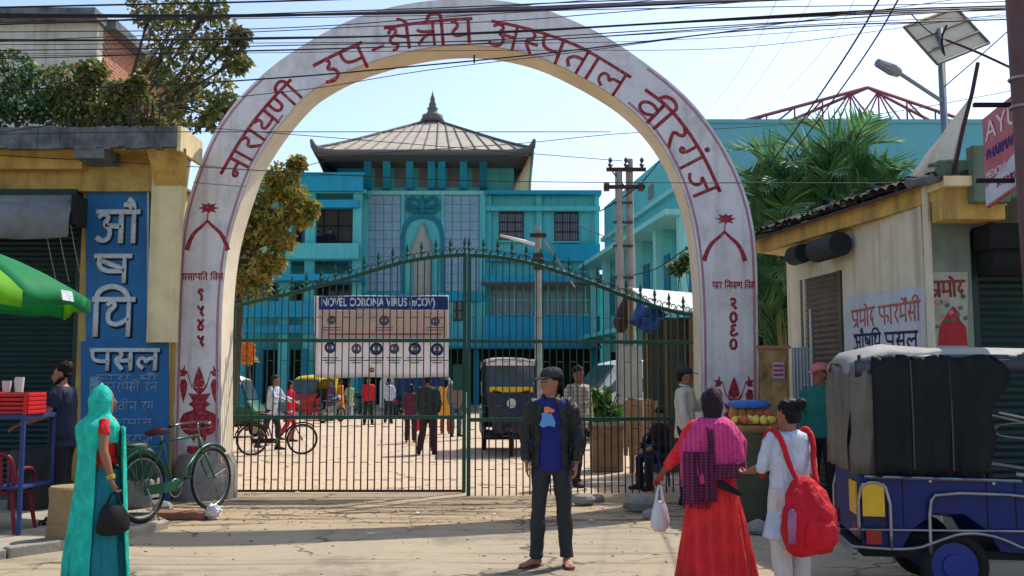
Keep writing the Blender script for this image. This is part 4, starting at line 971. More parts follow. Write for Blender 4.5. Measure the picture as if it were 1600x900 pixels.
px_poly('red_figure', [(1466,540),(1468,510),(1476,497),(1484,484),(1490,478),(1497,486),(1500,500),(1510,512),(1512,540)], mat('poster_red', (170,36,44), .7, .2, 12), rs, FP, .016)
M_pg = mat('poster_green', (70,110,84), .7, .3, 12)
for k in range(16):
    x, y = 1452+random.uniform(0,56), 462+random.uniform(0,50)
    px_poly('leaf_motif', [(x,y),(x+7,y-3),(x+9,y+3),(x+3,y+5)], M_pg if k % 3 else mat('poster_pink', (190,120,120), .7), rs, FP, .014+.0003*k, .001)
shutter(rs, (4.92,10.2), (7.6,10.2), .1, 3.25, M_shut)
mb = MB(); mb.tube([(4.95,10.0,2.95),(7.6,10.0,2.95)], .2, 14); mb.build('shutter_roll', M_dark, rs, world=True, auto=True)
Bx(rs, 'shutter_hood', (4.9,9.75,3.02), (7.6,10.2,3.28), M_dark)
Bx(rs, 'core', (4.5,10.45,0), (9,13.8,3.5), M_rw)
# eave: yellow fascia beams, slab, tile rows
EA, EB = (3.50,13.9), (4.30,9.6)
EPl = Plane(EA, EB)
def ev(t, z, off=0): return Vector((EA[0]+(EB[0]-EA[0])*t, EA[1]+(EB[1]-EA[1])*t, z))-EPl.n*off
mb = MB(); mb.slab([ev(-.02,3.52,.12), ev(1,3.52,.12), ev(1,3.72,.12), ev(-.02,3.72,.12)], -EPl.n*.1); mb.build('fascia', M_yel, rs, world=True)
mb = MB(); mb.slab([ev(-.02,3.52,.22), ev(1,3.52,.22), ev(1,3.46,.8), ev(-.02,3.46,.8)], (0,0,.05)); mb.build('eave_soffit', M_paley, rs, world=True)
Bx(rs, 'fascia', (4.38,9.62,3.3), (5.0,9.9,3.62), M_yel); Bx(rs, 'canopy_slab', (4.34,9.5,3.62), (9,10.3,3.72), M_paley)
Bx(rs, 'parapet', (4.62,9.46,3.45), (4.98,9.6,4.02), mat('mossy_concrete', (98,118,96), .95, .2, 5, .4, dirt=.5, streak=.5)); Bx(rs, 'parapet', (4.98,9.5,3.5), (9,9.62,4.02), MATS['mossy_concrete']); Bx(rs, 'parapet', (4.34,9.6,3.72), (4.62,9.7,3.9), MATS['mossy_concrete'])
mb = MB(); n = 9
mb.tube([(math.cos(a)*.0,0,0) for a in (0,1)], .01, 4) if 0 else None
rows = []
for i in range(8):
    a = PI*i/7; rows.append((mb.bm.verts.new((.085*math.cos(a),0,.06*math.sin(a))), mb.bm.verts.new((.07*math.cos(a),.36,.05*math.sin(a)+.0)), ))
for r, s_ in zip(rows, rows[1:]): mb.bm.faces.new((r[0],s_[0],s_[1],r[1]))
tme = mb.mesh('tile'); tme.materials.append(M_tile); ang = math.atan2(-EPl.n.y, -EPl.n.x)-PI/2; nt_ = 26
oo = link('roof_tile', tme); bpy.data.objects.remove(oo)
for r in range(9):
    for k in range(nt_):
        p = ev((k+.5)/nt_-.01, 3.75+r*.085, .0+r*.29)+Vector((random.uniform(-.015,.015),0,random.uniform(-.012,.03)))
        instance('tile', tme, rs, Matrix.Translation(p-WL[rs.name]) @ Matrix.Rotation(ang+random.uniform(-.06,.06),4,'Z') @ Matrix.Rotation(.28+random.uniform(-.08,.08),4,'X'))
mb = MB(); mb.slab([ev(-.02,3.71,.0), ev(1.02,3.71,.0), ev(1.02,4.5,2.7), ev(-.02,4.5,2.7)], (0,0,-.03)); mb.build('roof_deck', M_tile, rs, world=True)
mb = MB()
for k in range(60): 
    t = random.uniform(0,1.03); q = ev(t, 3.78+random.uniform(0,.12), random.uniform(-.03,.3)); mb.box(q, (random.uniform(.03,.1),random.uniform(.03,.1),random.uniform(.01,.035)), Matrix.Rotation(random.uniform(0,3),4,'Z') @ Matrix.Rotation(random.uniform(-.4,.4),4,'X'))
mb.build('roof_debris', M_mold, rs, world=True, kind='stuff')
# ragged tarp bundle on the eave end and tarp on a stick
mb = MB()
fp = [(1528,98),(1519,145),(1505,200),(1487,285)]
fl_ = thing('tarpaulin_pole', 'stick holding up a pale triangular tarpaulin above the tiled eave', 'tarpaulin', P(1487,285,9.6))
mb.tube([P(1528,98,9.5),P(1519,145,9.5),P(1505,200,9.55),P(1486,290,9.6)], .02, 6); mb.build('stick', M_rust, fl_, world=True)
mb = MB(); rows = []
for i in range(15):
    t = i/14; top = P(1521,143,9.5).lerp(P(1490,277,9.6), t); low = P(1521,146,9.5).lerp(P(1420,274,9.9), t)
    rows.append([mb.bm.verts.new(top.lerp(low, j/10)+Vector((0,.04*math.sin(j*.9+t*3)*t,-.05*math.sin(PI*j/10)*t+.02*math.sin(j*2.3+i)*t))) for j in range(11)])
for r, s_ in zip(rows, rows[1:]):
    for k in range(10): mb.bm.faces.new((r[k],r[k+1],s_[k+1],s_[k]))
o = mb.build('tarpaulin_sheet', mat('grey_white_tarp', (214,206,192), .8, .12, 5, .3, dirt=.5, dcol=(120,90,80), dscale=2.5), fl_, world=True, smooth=True); sf = o.modifiers.new('s','SOLIDIFY'); sf.thickness = .01
mb = MB(); mb.tube(smoothline([P(x,y,9.55) for x, y in ((1415,287),(1440,282),(1470,280),(1500,275))],2), [.03,.05,.06,.05,.04,.05,.05,.06,.04,.03,.02,.02,.02,.02,.02,.02][:len(smoothline([(0,0,0)]*4,2))], 7); mb.build('rolled_edge', M_mold, fl_, world=True, smooth=True)
# sign board
SB = Plane((4.5,9.0),(4.37,8.0))
sb_ = thing('sign_board', 'red and white pharmacy board hung beside the brown pole', 'sign', (4.45,8.5,3.3))
def sbp(name, c, m, off=0, th=.03): mb = MB(); mb.slab([(SB.p0+SB.u*a+Vector((0,0,z))+SB.n*off) for a, z in c], -SB.n*th); return mb.build(name, m, sb_, world=True)
sbp('panel', [(0,3.3),(1.0,3.38),(1.0,4.18),(0,4.16)], mat('board_pink_red', (176,76,92), .5, .2, 5, dirt=.3, dcol=(200,190,200)))
sbp('lower_panel', [(.01,3.32),(.99,3.39),(.99,3.72),(.01,3.48)], mat('board_white', (190,190,204), .5, .1, 5), .004, .003)
latin('AYU', SB.p0+SB.u*.08+Vector((0,0,3.92))+SB.n*.006, SB, .26, M_ban, 'sign_text', sb_, 1.6); latin('PHARMACY', SB.p0+SB.u*.08+Vector((0,0,3.74))+SB.n*.006, SB, .14, M_banb, 'sign_text', sb_, 1.1); latin('MEDICINE', SB.p0+SB.u*.06+Vector((0,0,3.56))+SB.n*.008, SB, .1, M_ban, 'sign_text', sb_, 1.1); latin('24 HOURS', SB.p0+SB.u*.3+Vector((0,0,3.44))+SB.n*.008, SB, .09, M_red, 'sign_text', sb_, 1.1)
for z in (3.42,4.1): mb = MB(); mb.box((4.25,8.3,z), (.34,.04,.035)); mb.build('bracket', M_dark, sb_, world=True)
# ================================================================= POLES, LAMP
pl_ = thing('utility_pole', 'brown steel utility pole with banding at the right edge of the street', 'pole', (4.08,7.5,0))
mb = MB(); mb.tube([(4.16,7.5,-.1),(4.10,7.5,3),(4.03,7.5,8.6)], [.10,.092,.08], 14); mb.build('shaft', mat('brown_steel', (92,62,58), .6, .2, 5, .2, dirt=.4), pl_, world=True, smooth=True)
mb = MB(); mb.tube([(4.24,7.44,-.1),(4.19,7.44,3),(4.12,7.44,8.6)], .028, 7); mb.build('conduit', mat('blue_conduit', (44,52,110), .5, .15, 8), pl_, world=True, smooth=True)
for z in (3.85,4.08): mb = MB(); mb.ring((4.09,7.5,z), .1, .012, (0,0,1), 18, 5); mb.build('band', M_chrome, pl_, world=True)
def conc_pole(label, x, Y, ztop, r=.13):
    q = P(x,500,Y); t = thing('electric_pole', label, 'pole', (q.x,Y,0)); mb = MB(); mb.tube([(0,0,-.1),(0,0,ztop)], [r,r*.72], 10); mb.build('shaft', mat('pole_concrete', (150,148,140), .9, .15, 5, .3, dirt=.4), t, auto=True); return t
e1 = conc_pole('left one of the twin concrete electric poles inside the yard', 969, 24, 7.0); e2 = conc_pole('right one of the twin concrete poles carrying the crossarm with insulators', 986, 24.1, 7.25)
def loc_part(t, name, m, fn, **k): mb = MB(); fn(mb); return mb.build(name, m, t, **k)
M_ins = mat('insulator_brown', (60,48,48), .3, .2, 5)
for z, w_ in ((6.95,1.0),(6.5,.95)): loc_part(e2, 'crossarm', M_rust, lambda mb: mb.box((-.1,-.16,z), (w_,.08,.09)))
for x in (-.5,-.1,.3): loc_part(e2, 'insulator', M_ins, lambda mb: mb.tube([(x,-.16,7.0),(x,-.16,7.08),(x,-.16,7.12),(x,-.16,7.2),(x,-.16,7.26)], [.03,.07,.03,.06,.02], 8))
for x in (-.62,.25): loc_part(e2, 'insulator', M_ins, lambda mb: mb.tube([(x-.05,-.2,6.5),(x+.08,-.2,6.5)], [.12,.12], 10))
loc_part(e2, 'strut', M_rust, lambda mb: mb.tube([(-.05,-.15,6.4),(-.45,-.16,6.9)], .02, 5))
for z in (6.1,5.6,5.0,4.2): loc_part(e2, 'clamp', M_ins, lambda mb: mb.box((-.2,-.14,z), (.5,.06,.06)))
e3 = conc_pole('shorter concrete pole with a lamp arm behind the right gate leaf', 841, 29, 6.3, .13)
loc_part(e3, 'bracket', M_rust, lambda mb: mb.box((0,-.15,6.0), (.5,.08,.12))); loc_part(e3, 'switch_box', M_rust, lambda mb: mb.box((0,-.15,5.2), (.3,.08,.5)))
loc_part(e3, 'lamp_head', M_ban, lambda mb: mb.tube([(-1.15,-.3,5.98),(-.1,-.2,5.72)], [.035,.06], 8), smooth=True)
loc_part(e3, 'stay', M_chrome, lambda mb: mb.tube([(.1,-.1,6.0),(1.1,-.3,4.4)], .03, 5))
so_ = thing('solar_street_light', 'solar street light with tilted panel and lamp arm above the right shop', 'street light', (P(1475,190,16).x,16,0))
b0 = WL[so_.name]; zt = P(1475,45,16).z
mb = MB(); mb.tube([(b0.x,16,0),(b0.x,16,zt)], .06, 10); mb.build('post', mat('galvanised', (120,126,134), .45, .15, 8, metal=.5), so_, world=True, smooth=True)
mb = MB(); a = [P(1412,43,15.8), P(1493,13,16.6), P(1545,68,16.5), P(1464,101,15.7)]; mb.slab(a, (0,.05,.06)); mb.build('panel', mat('panel_back', (196,184,160), .6, .08, 4), so_, world=True)
for t in (.33,.66):
    mb = MB(); mb.tube([a[0].lerp(a[3],t)-Vector((0,.04,.02)), a[1].lerp(a[2],t)-Vector((0,.04,.02))], .025, 5); mb.build('panel_rib', M_roofrib, so_, world=True)
for i in range(4): mb = MB(); mb.tube([a[i]-Vector((0,.02,0)), a[(i+1)%4]-Vector((0,.02,0))], .025, 5); mb.build('panel_frame', M_roofrib, so_, world=True)
mb = MB(); mb.tube(smoothline([P(1479,40,15.9),P(1470,60,15.9),P(1476,90,15.9)],1), .02, 6); mb.build('panel_mount', M_dark, so_, world=True)
mb = MB(); mb.tube([P(1475,160,16),P(1402,112,15.6)], .035, 7); mb.build('lamp_arm', MATS['galvanised'], so_, world=True)
mb = MB(); p, q = P(1404,114,15.6), P(1371,98,15.4); mb.tube([p, p.lerp(q,.3), q], [.08,.1,.07], 8); mb.build('lamp_head', MATS['galvanised'], so_, world=True)
# ================================================================= OVERHEAD CABLES
def cable(pts, wpx, Y=11, m=None, lab='thin dark cable crossing above the arch', grp='overhead cables along the street', extend=True, dY=0):
    n = len(pts); q = [P(x, y, Y+dY*i/(n-1)) for i, (x, y) in enumerate(pts)]
    if extend: q = [q[0]+(q[0]-q[1]).normalized()*5]+q+[q[-1]+(q[-1]-q[-2]).normalized()*5]
    mb = MB(); mb.tube(smoothline(q, 2), wpx/1500*Y*.5, 6); return mb.build('overhead_cable', m or M_cable, None, smooth=True, label=lab, cat='cable', group=grp)
bun = 'thick sagging bundle of cables crossing the arch crown'; thn = 'thin dark cable in the group strung across the arch crown'
cable([(-20,12),(200,7),(400,3),(620,-4),(800,-10)], 3, 10.6, lab='uppermost black cable over the left shop and trees')
for k in range(3): cable([(-20,22+k*2),(170,24+k),(400,24+k),(560,22-k),(800,17-k*2),(1000,8-k*2),(1250,-2-k)], 4.0, 10.8+.08*k, lab=bun+(', top strand',', violet strand',', bottom strand')[k], m=M_cable if k != 1 else M_cablep)
cable([(-20,38),(100,36),(180,31),(400,22),(700,12),(900,3),(1100,-4)], 2, 10.4, lab=thn)
for k in range(3): cable([(-20,62+k),(200,63),(400,61-k),(600,57),(800,49+k),(1000,38),(1250,22+k*2),(1400,14+k*3),(1580,9+k*3)], 2.8, 10.9+.06*k, lab='lower black cable bundle from the left trees to the brown pole'+(', upper strand',', middle strand',', violet tinted lower strand')[k], m=M_cable if k != 2 else M_cablep)
for i, (p, w_) in enumerate((([(-20,66),(150,58),(380,51),(600,40),(800,33),(950,20),(1150,4)],1.5),([(-20,79),(240,76),(480,70),(700,66),(850,58),(1100,42),(1400,24),(1580,12)],1.8),([(-20,92),(160,88),(300,81),(480,77),(700,71),(900,60),(1150,42),(1400,22),(1580,14)],1.8),([(-20,50),(300,48),(500,42),(700,26),(850,16),(1100,12),(1400,8),(1580,2)],1.6),([(-20,70),(300,68),(600,66),(820,64),(1000,54),(1300,36),(1580,24)],1.2),([(300,84),(600,80),(860,78),(1100,79),(1250,66),(1400,44),(1580,20)],1.0),([(-20,84),(300,82),(500,78),(750,68),(1000,66),(1250,50),(1420,36),(1580,26)],1.0),([(560,20),(740,14),(900,2),(1000,-8)],1.4),([(560,26),(800,22),(1000,2)],1.2))):
    cable(p, w_, 10.3+i*.11, lab=('thin cable under the thick bundle, '+('first','second','third','fourth','fifth','sixth','seventh','eighth','ninth')[i]+' counted toward the arch front'), m=M_cable if i % 3 else M_cablep)
cable([(-20,140),(250,134),(480,119),(620,106),(720,97),(850,84),(1000,66),(1200,42),(1580,30)], 2.4, 10.2, lab='black cable passing just under the arch crown')
cable([(280,165),(380,150),(500,138),(640,113),(760,98),(900,82),(1100,54)], 1.3, 10.1, lab='thin cable passing just under the arch crown')
mb = MB(); q = P(741,93,10.2); mb.tube([q+Vector((0,0,.05)), q-Vector((0,0,.04))], .01, 5); mb.build('cable_clip', M_cable, None, label='small clip on the cable under the arch crown', cat='clip')
cable([(-20,210),(200,206),(320,206)], 1.4, 11.6, lab='thin cable running along the mouldy edge of the left shop roof')
cable([(-20,192),(100,190),(230,192),(330,200)], 1.2, 11.4, lab='thin cable just above the left shop roof edge')
cable([(430,270),(560,240),(700,232),(830,223),(900,215),(985,207),(1200,198),(1400,176),(1590,140)], 1.2, 16, lab='thin wire crossing the sky right of the pagoda roof')
cable([(330,262),(500,272),(700,282),(900,285),(1180,286),(1400,286),(1620,284)], 1.3, 12.9, lab='thin wire crossing the yard at the height of the pagoda windows')
for i, p in enumerate(([(1384,-20),(1340,60),(1270,165),(1200,262)],[(1414,-20),(1370,60),(1300,160),(1212,275)])):
    cable(p, 4 if i == 0 else 3.4, 9.5, lab='thick service cable slanting down from the top toward the palms, '+('left of the pair' if i == 0 else 'right of the pair'), grp=None, extend=False, dY=6)
for i, p in enumerate(([(1222,-20),(1190,55),(1150,120),(1105,176)],[(1280,-20),(1240,45),(1190,120),(1148,176)],[(1345,-20),(1310,50),(1250,120),(1200,172)])):
    cable(p, 1, 12, lab='hair thin wire slanting down to the annex roof trusses', grp='hair thin wires slanting to the trusses', dY=20)
cable([(1580,44),(1540,80),(1475,136)], 2, 12, lab='stay wire from the brown pole to the solar light post', grp=None, extend=False); cable([(1478,62),(1520,78),(1580,106)], 4, 9, m=M_rust, lab='rusty rod from the brown pole toward the solar panel', grp=None, extend=False, dY=0)
cable([(1420,18),(1450,50),(1477,62)], 2, 15.5, lab='looping lead under the solar panel', grp=None, extend=False)
cable([(938,330),(965,315),(1000,290),(1040,240)], 2, 24, lab='service cable sagging from the twin poles toward the annex', grp=None, extend=False)
cable([(990,430),(1030,420),(1075,385),(1100,375)], 2, 23, lab='twisted service cable from twin poles to the arch leg', grp=None, extend=False); cable([(900,350),(950,372),(985,385)], 1.6, 25, lab='slack wire between teal wing and twin poles', grp=None, extend=False)
# ================================================================= VEHICLES
M_veh = mat('vehicle_blue', (8,30,96), .45, .12, 5, dirt=.2, dcol=(24,34,60), dscale=3, spec=.3); M_vehd = mat('vehicle_navy', (26,32,62), .4, .15, 5, dirt=.3, dcol=(70,60,60))
M_vinyl = mat('black_vinyl', (14,20,22), .6, .25, 4, .25, dirt=.4, dcol=(30,38,40), dscale=2, spec=.2); M_clear = mat('cloudy_plastic', (110,104,92), .35, .3, 3, .2, dirt=.5, dcol=(50,44,40), alpha=.75)
M_canopy = mat('grey_canopy', (140,140,136), .7, .2, 4, .2, dirt=.5, dcol=(70,70,70)); M_seat = mat('seat_vinyl', (44,30,34), .5, .2, 6)
M_plateY = mat('plate_yellow', (220,176,30), .5, .08, 9); M_redlamp = mat('red_lamp', (150,16,20), .25, .1, 9)
def wheel(parent, c, R, axis=(0,1,0), w_=.09, rim=None, hub=True):
    mb = MB(); mb.ring(c, R-w_/2, w_/2, axis, 28, 8); t = mb.build('tyre', M_black, parent, smooth=True)
    mb = MB(); a = Vector(axis); mb.disc(c, R-w_*.9, w_*.45, a, 24); mb.disc(c, R*.35, w_*.9, a, 16)
    mb.build('rim', rim or M_steel, t, auto=True); return t
def rails(t, pts, r=.014, name='rail', m=M_chrome, n=1): mb = MB(); mb.tube(smoothline(pts, n), r, 7); return mb.build(name, m, t, smooth=True)
def lbox(t, name, a, b, m, bevel=.01): mb = MB(); mb.bb(a, b); return mb.build(name, m, t, bevel=bevel)
def erickshaw(label, loc, rz, body, dark=True, curtain=True, group=None):
    """three wheeled electric rickshaw, front towards +x, near side is -y"""
    t = thing('electric_rickshaw', label, 'rickshaw', loc, rz, group)
    W = .5
    # tub
    for s_ in (-1, 1):
        y = s_*W; prof = [(0,.36),(.28,.36),(.36,.5),(.52,.62),(.74,.62),(.9,.5),(.98,.36),(1.55,.32),(1.55,.44),(1.28,.5),(1.16,.86),(0,.9)]
        mb = MB(); mb.slab([(x, y, z) for x, z in prof], (0, -s_*.03, 0)); mb.build('side_panel', body, t, bevel=.008)
    lbox(t, 'floor', (0,-W+.03,.3), (2.2,W-.03,.36), M_dark); lbox(t, 'rear_panel', (-.02,-W,.42), (.03,W,.9), body); lbox(t, 'seat', (.12,-W+.04,.62), (.55,W-.04,.78), M_seat, .03); lbox(t, 'seat_back', (.1,-W+.04,.78), (.2,W-.04,1.2), M_seat, .03)
    lbox(t, 'driver_seat', (1.5,-.35,.62), (1.8,.35,.76), M_seat, .03); lbox(t, 'seat_box', (1.52,-.33,.36), (1.78,.33,.62), body)
    # front cowl, windscreen frame
    mb = MB(); mb.loft([((2.25,0,.42),(.12,0,0),(0,.30,0)),((2.3,0,.8),(.13,0,0),(0,.42,0)),((2.24,0,1.12),(.08,0,0),(0,.48,0))], 16); mb.build('front_cowl', body, t, auto=True)
    lbox(t, 'dashboard', (2.12,-.46,1.08), (2.32,.46,1.16), body)
    for y in (-.47,.47):
        mb = MB(); mb.tube([(2.26,y,1.1),(2.1,y,1.78)], .02, 7); mb.build('screen_pillar', body, t)
    mb = MB(); mb.slab([(2.25,-.45,1.16),(2.25,.45,1.16),(2.11,.45,1.68),(2.11,-.45,1.68)], (.006,0,0)); mb.build('windscreen', mat('screen_glass', (70,86,96), .08, .15, 2, spec=.7, alpha=.55), t)
    lbox(t, 'destination_strip', (2.255,-.42,1.18), (2.268,.42,1.28), M_plateY, 0); lbox(t, 'visor', (2.09,-.47,1.68), (2.15,.47,1.80), M_ban, 0)
    mb = MB(); mb.disc((2.45,0,.98), .09, .06, 'X', 18); mb.build('headlight', mat('lamp_glass', (180,184,186), .15, .1, 9), t, auto=True)
    mb = MB(); mb.tube([(2.3,-.02,.9),(2.42,-.02,.3)], .035, 8); mb.build('fork', M_dark, t)
    mb = MB(); mb.tube(smoothline([(2.5,-.07,.46),(2.42,-.07,.56),(2.3,-.07,.5)],1), .06, 7, flat=((0,1,0),.09)); mb.build('mudguard', body, t, smooth=True)
    wheel(t, (2.4,0,.23), .23, w_=.08)
    for y in (-.46,.46): wheel(t, (.66,y,.25), .25, w_=.09, rim=mat('blue_rim', (24,44,130), .4, .1, 8))
    mb = MB(); mb.tube([(.66,-.44,.25),(.66,.44,.25)], .03, 7); mb.build('axle', M_dark, t)
    # roof
    mb = MB(); secs = []
    for x, z, wv in ((-.08,1.74,.44),(0,1.81,.5),(.25,1.86,.52),(.6,1.845,.52),(1.0,1.84,.52),(1.5,1.835,.52),(2.0,1.82,.5),(2.16,1.79,.48)):
        secs.append([(x, y, z-.045*(abs(y)/wv)**4*2+.012*math.sin(x*7+y*3)) for y in [wv*(-1+2*j/12) for j in range(13)]])
    V_ = [[mb.bm.verts.new(p) for p in r] for r in secs]
    for r, s_ in zip(V_, V_[1:]):
        for k in range(12): mb.bm.faces.new((r[k],r[k+1],s_[k+1],s_[k]))
    o = mb.build('canopy', M_canopy, t, smooth=True); sf = o.modifiers.new('s','SOLIDIFY'); sf.thickness = .02
    for s_ in (-1,1):
        mb = MB(); rows = []
        for i in range(28):
            x = -.02+2.15*i/27; z = 1.78 if x > .1 else 1.74+.3*x; rows.append([mb.bm.verts.new(p) for p in ((x, s_*(W+.015), z), (x, s_*(W+.025+.008*math.sin(i*1.3)), z-.06), (x, s_*(W+.02), z-.11-.014*math.sin(i*.9+1)))])
        for r, q in zip(rows, rows[1:]):
            for k in range(2): mb.bm.faces.new((r[k],r[k+1],q[k+1],q[k]))
        o = mb.build('valance', mat('valance_vinyl', (44,50,62), .4, .4, 3, .2, dirt=.5, dcol=(120,124,130), dscale=4), t, smooth=True); sf = o.modifiers.new('s','SOLIDIFY'); sf.thickness = .006
        for x0, x1 in ((.02,.02),(.56,.56),(1.2,1.25),(2.1,2.1)):
            rails(t, [(x0,s_*W*.97,.85 if x0 < 1.2 else .4),(x1,s_*W*.97,1.78)], .014, 'roof_post', M_dark)
        # chrome rails
        y = s_*(W+.03)
        rails(t, [(-.03,y,.46),(-.03,y,.80),(.08,y,.86),(.2,y,.80),(.2,y,.36)]); rails(t, [(.48,y,.34),(.48,y,.70),(.54,y,.78),(1.2,y,.77),(1.28,y,.72),(1.55,y,.34)])
        rails(t, [(-.1,y,.50),(1.35,y,.52)], .01); rails(t, [(-.1,y,.38),(.35,y,.36),(.55,y,.44),(.72,y,.50),(.95,y,.48),(1.2,y,.36),(2.2,y,.33)], .013, n=2)
        rails(t, [(1.0,y,1.36),(1.55,y,1.24),(2.15,y,1.1)], .013, 'hand_rail'); rails(t, [(1.1,y,.92),(1.5,y,.87),(2.1,y,.78)], .02, 'hand_rail')
        rails(t, [(1.3,y-.0,1.18),(1.36,y,1.24),(1.8,y,1.24)], .013, 'arm_rail'); rails(t, [(1.3,y,1.16),(1.36,y,1.12),(1.8,y,1.1)], .013, 'arm_rail')
        rails(t, [(1.55,y,.85),(1.6,y,.35)], .012, 'arm_rail')
        if curtain:
            mb = MB(); rows = []
            for i in range(25):
                x = .1+(.94-.1)*i/24; rr = []
                for j in range(15):
                    q = j/14; z = 1.77-(1.77-.90)*q; xx = x+(.09*math.sin(q*5.2+.6)+.05*math.sin(q*11))*(i/24)**6+(.10*q if i > 20 else 0)*((i-20)/4)
                    rr.append(mb.bm.verts.new((xx, s_*(W+.035+.02*math.sin(i*.9+q*2)*q+.012*math.sin(i*2.1)), z-.012*math.sin(i*.8))))
                rows.append(rr)
            for r, q in zip(rows, rows[1:]):
                for k in range(14): mb.bm.faces.new((r[k],r[k+1],q[k+1],q[k]))
            o = mb.build('side_curtain', M_vinyl, t, smooth=True); sf = o.modifiers.new('s','SOLIDIFY'); sf.thickness = .008
            mb = MB(); rows = []
            for i in range(9):
                x = -.06+.2*i/8; rows.append([mb.bm.verts.new((x-(.02 if j > 5 else 0), s_*(W+.02+.012*math.sin(i*1.7+j*.7)), 1.70-j*.1)) for j in range(9)])
            for r, q in zip(rows, rows[1:]):
                for k in range(8): mb.bm.faces.new((r[k],r[k+1],q[k+1],q[k]))
            o = mb.build('corner_curtain', M_clear, t, smooth=True); sf = o.modifiers.new('s','SOLIDIFY'); sf.thickness = .006
    if curtain:
        for x in (.38,.66):
            mb = MB(); mb.tube([(x,-W-.046,1.74),(x+.004,-W-.055,1.3),(x,-W-.058,.94)], .006, 5); mb.build('curtain_seam', mat('seam_thread', (60,68,70), .7, .2, 9), t)
        for x in (.3,.9,1.1): mb = MB(); mb.box((x,-W-.002,.7), (.006,.006,.34)); mb.build('panel_joint', M_dark, t)
        for x, z in ((.06,.93),(.5,.88),(.95,.87),(1.2,.84)): mb = MB(); mb.disc((x,-W-.006,z-.02), .012, .012, 'Y', 8); mb.build('rivet', M_chrome, t)
        mb = MB(); mb.tube([(.02,-W-.03,.885),(1.14,-W-.03,.87)], .012, 6); mb.build('waist_trim', M_steel, t)
        mb = MB(); rows = []
        for i in range(15):
            y = -W+2*W*i/14; rows.append([mb.bm.verts.new((-.05+.02*math.sin(i*1.1+j*.8)-.004*j, y, 1.72-j*.1)) for j in range(9)])
        for r, q in zip(rows, rows[1:]):
            for k in range(8): mb.bm.faces.new((r[k],r[k+1],q[k+1],q[k]))
        o = mb.build('rear_curtain', M_clear, t, smooth=True); sf = o.modifiers.new('s','SOLIDIFY'); sf.thickness = .006
    lbox(t, 'number_plate', (-.035,-.46,.6), (-.022,-.2,.84), M_plateY, 0); lbox(t, 'corner_plate', (.0,-W-.036,.60), (.16,-W-.03,.84), M_plateY, 0); lbox(t, 'corner_stripe', (.0,-W-.038,.54), (.16,-W-.031,.60), M_navy, 0)
    for y in (-.4,.4): lbox(t, 'tail_lamp', (-.04,y-.05,.44), (-.02,y+.05,.54), M_redlamp, .004)
    lbox(t, 'corner_lamp', (.02,-W-.045,.40), (.13,-W-.028,.50), M_redlamp, .004)
    mb = MB(); mb.box((-.06,0,.34), (.05,1.0,.06)); mb.build('bumper', M_chrome, t, bevel=.02)
    rails(t, [(2.3,-.35,1.2),(2.2,0,1.16),(2.3,.35,1.2)], .015, 'handlebar', M_dark)
    mb = MB(); mb.ring((2.0,0,1.12), .001, .001, (1,0,0), 3, 3); mb.bm.free()
    return t
erickshaw('blue electric rickshaw with torn black side curtain parked at the right edge', (2.80,8.10,0), math.radians(-9), M_veh).scale = (1.02,1.03,1.055)
q = G(787,714); er2 = erickshaw('navy electric rickshaw facing the street behind the right gate leaf', (q.x, q.y+2.8, 0), -PI/2+.06, M_vehd, curtain=False); er2.scale = (1.15,1.15,1.17)
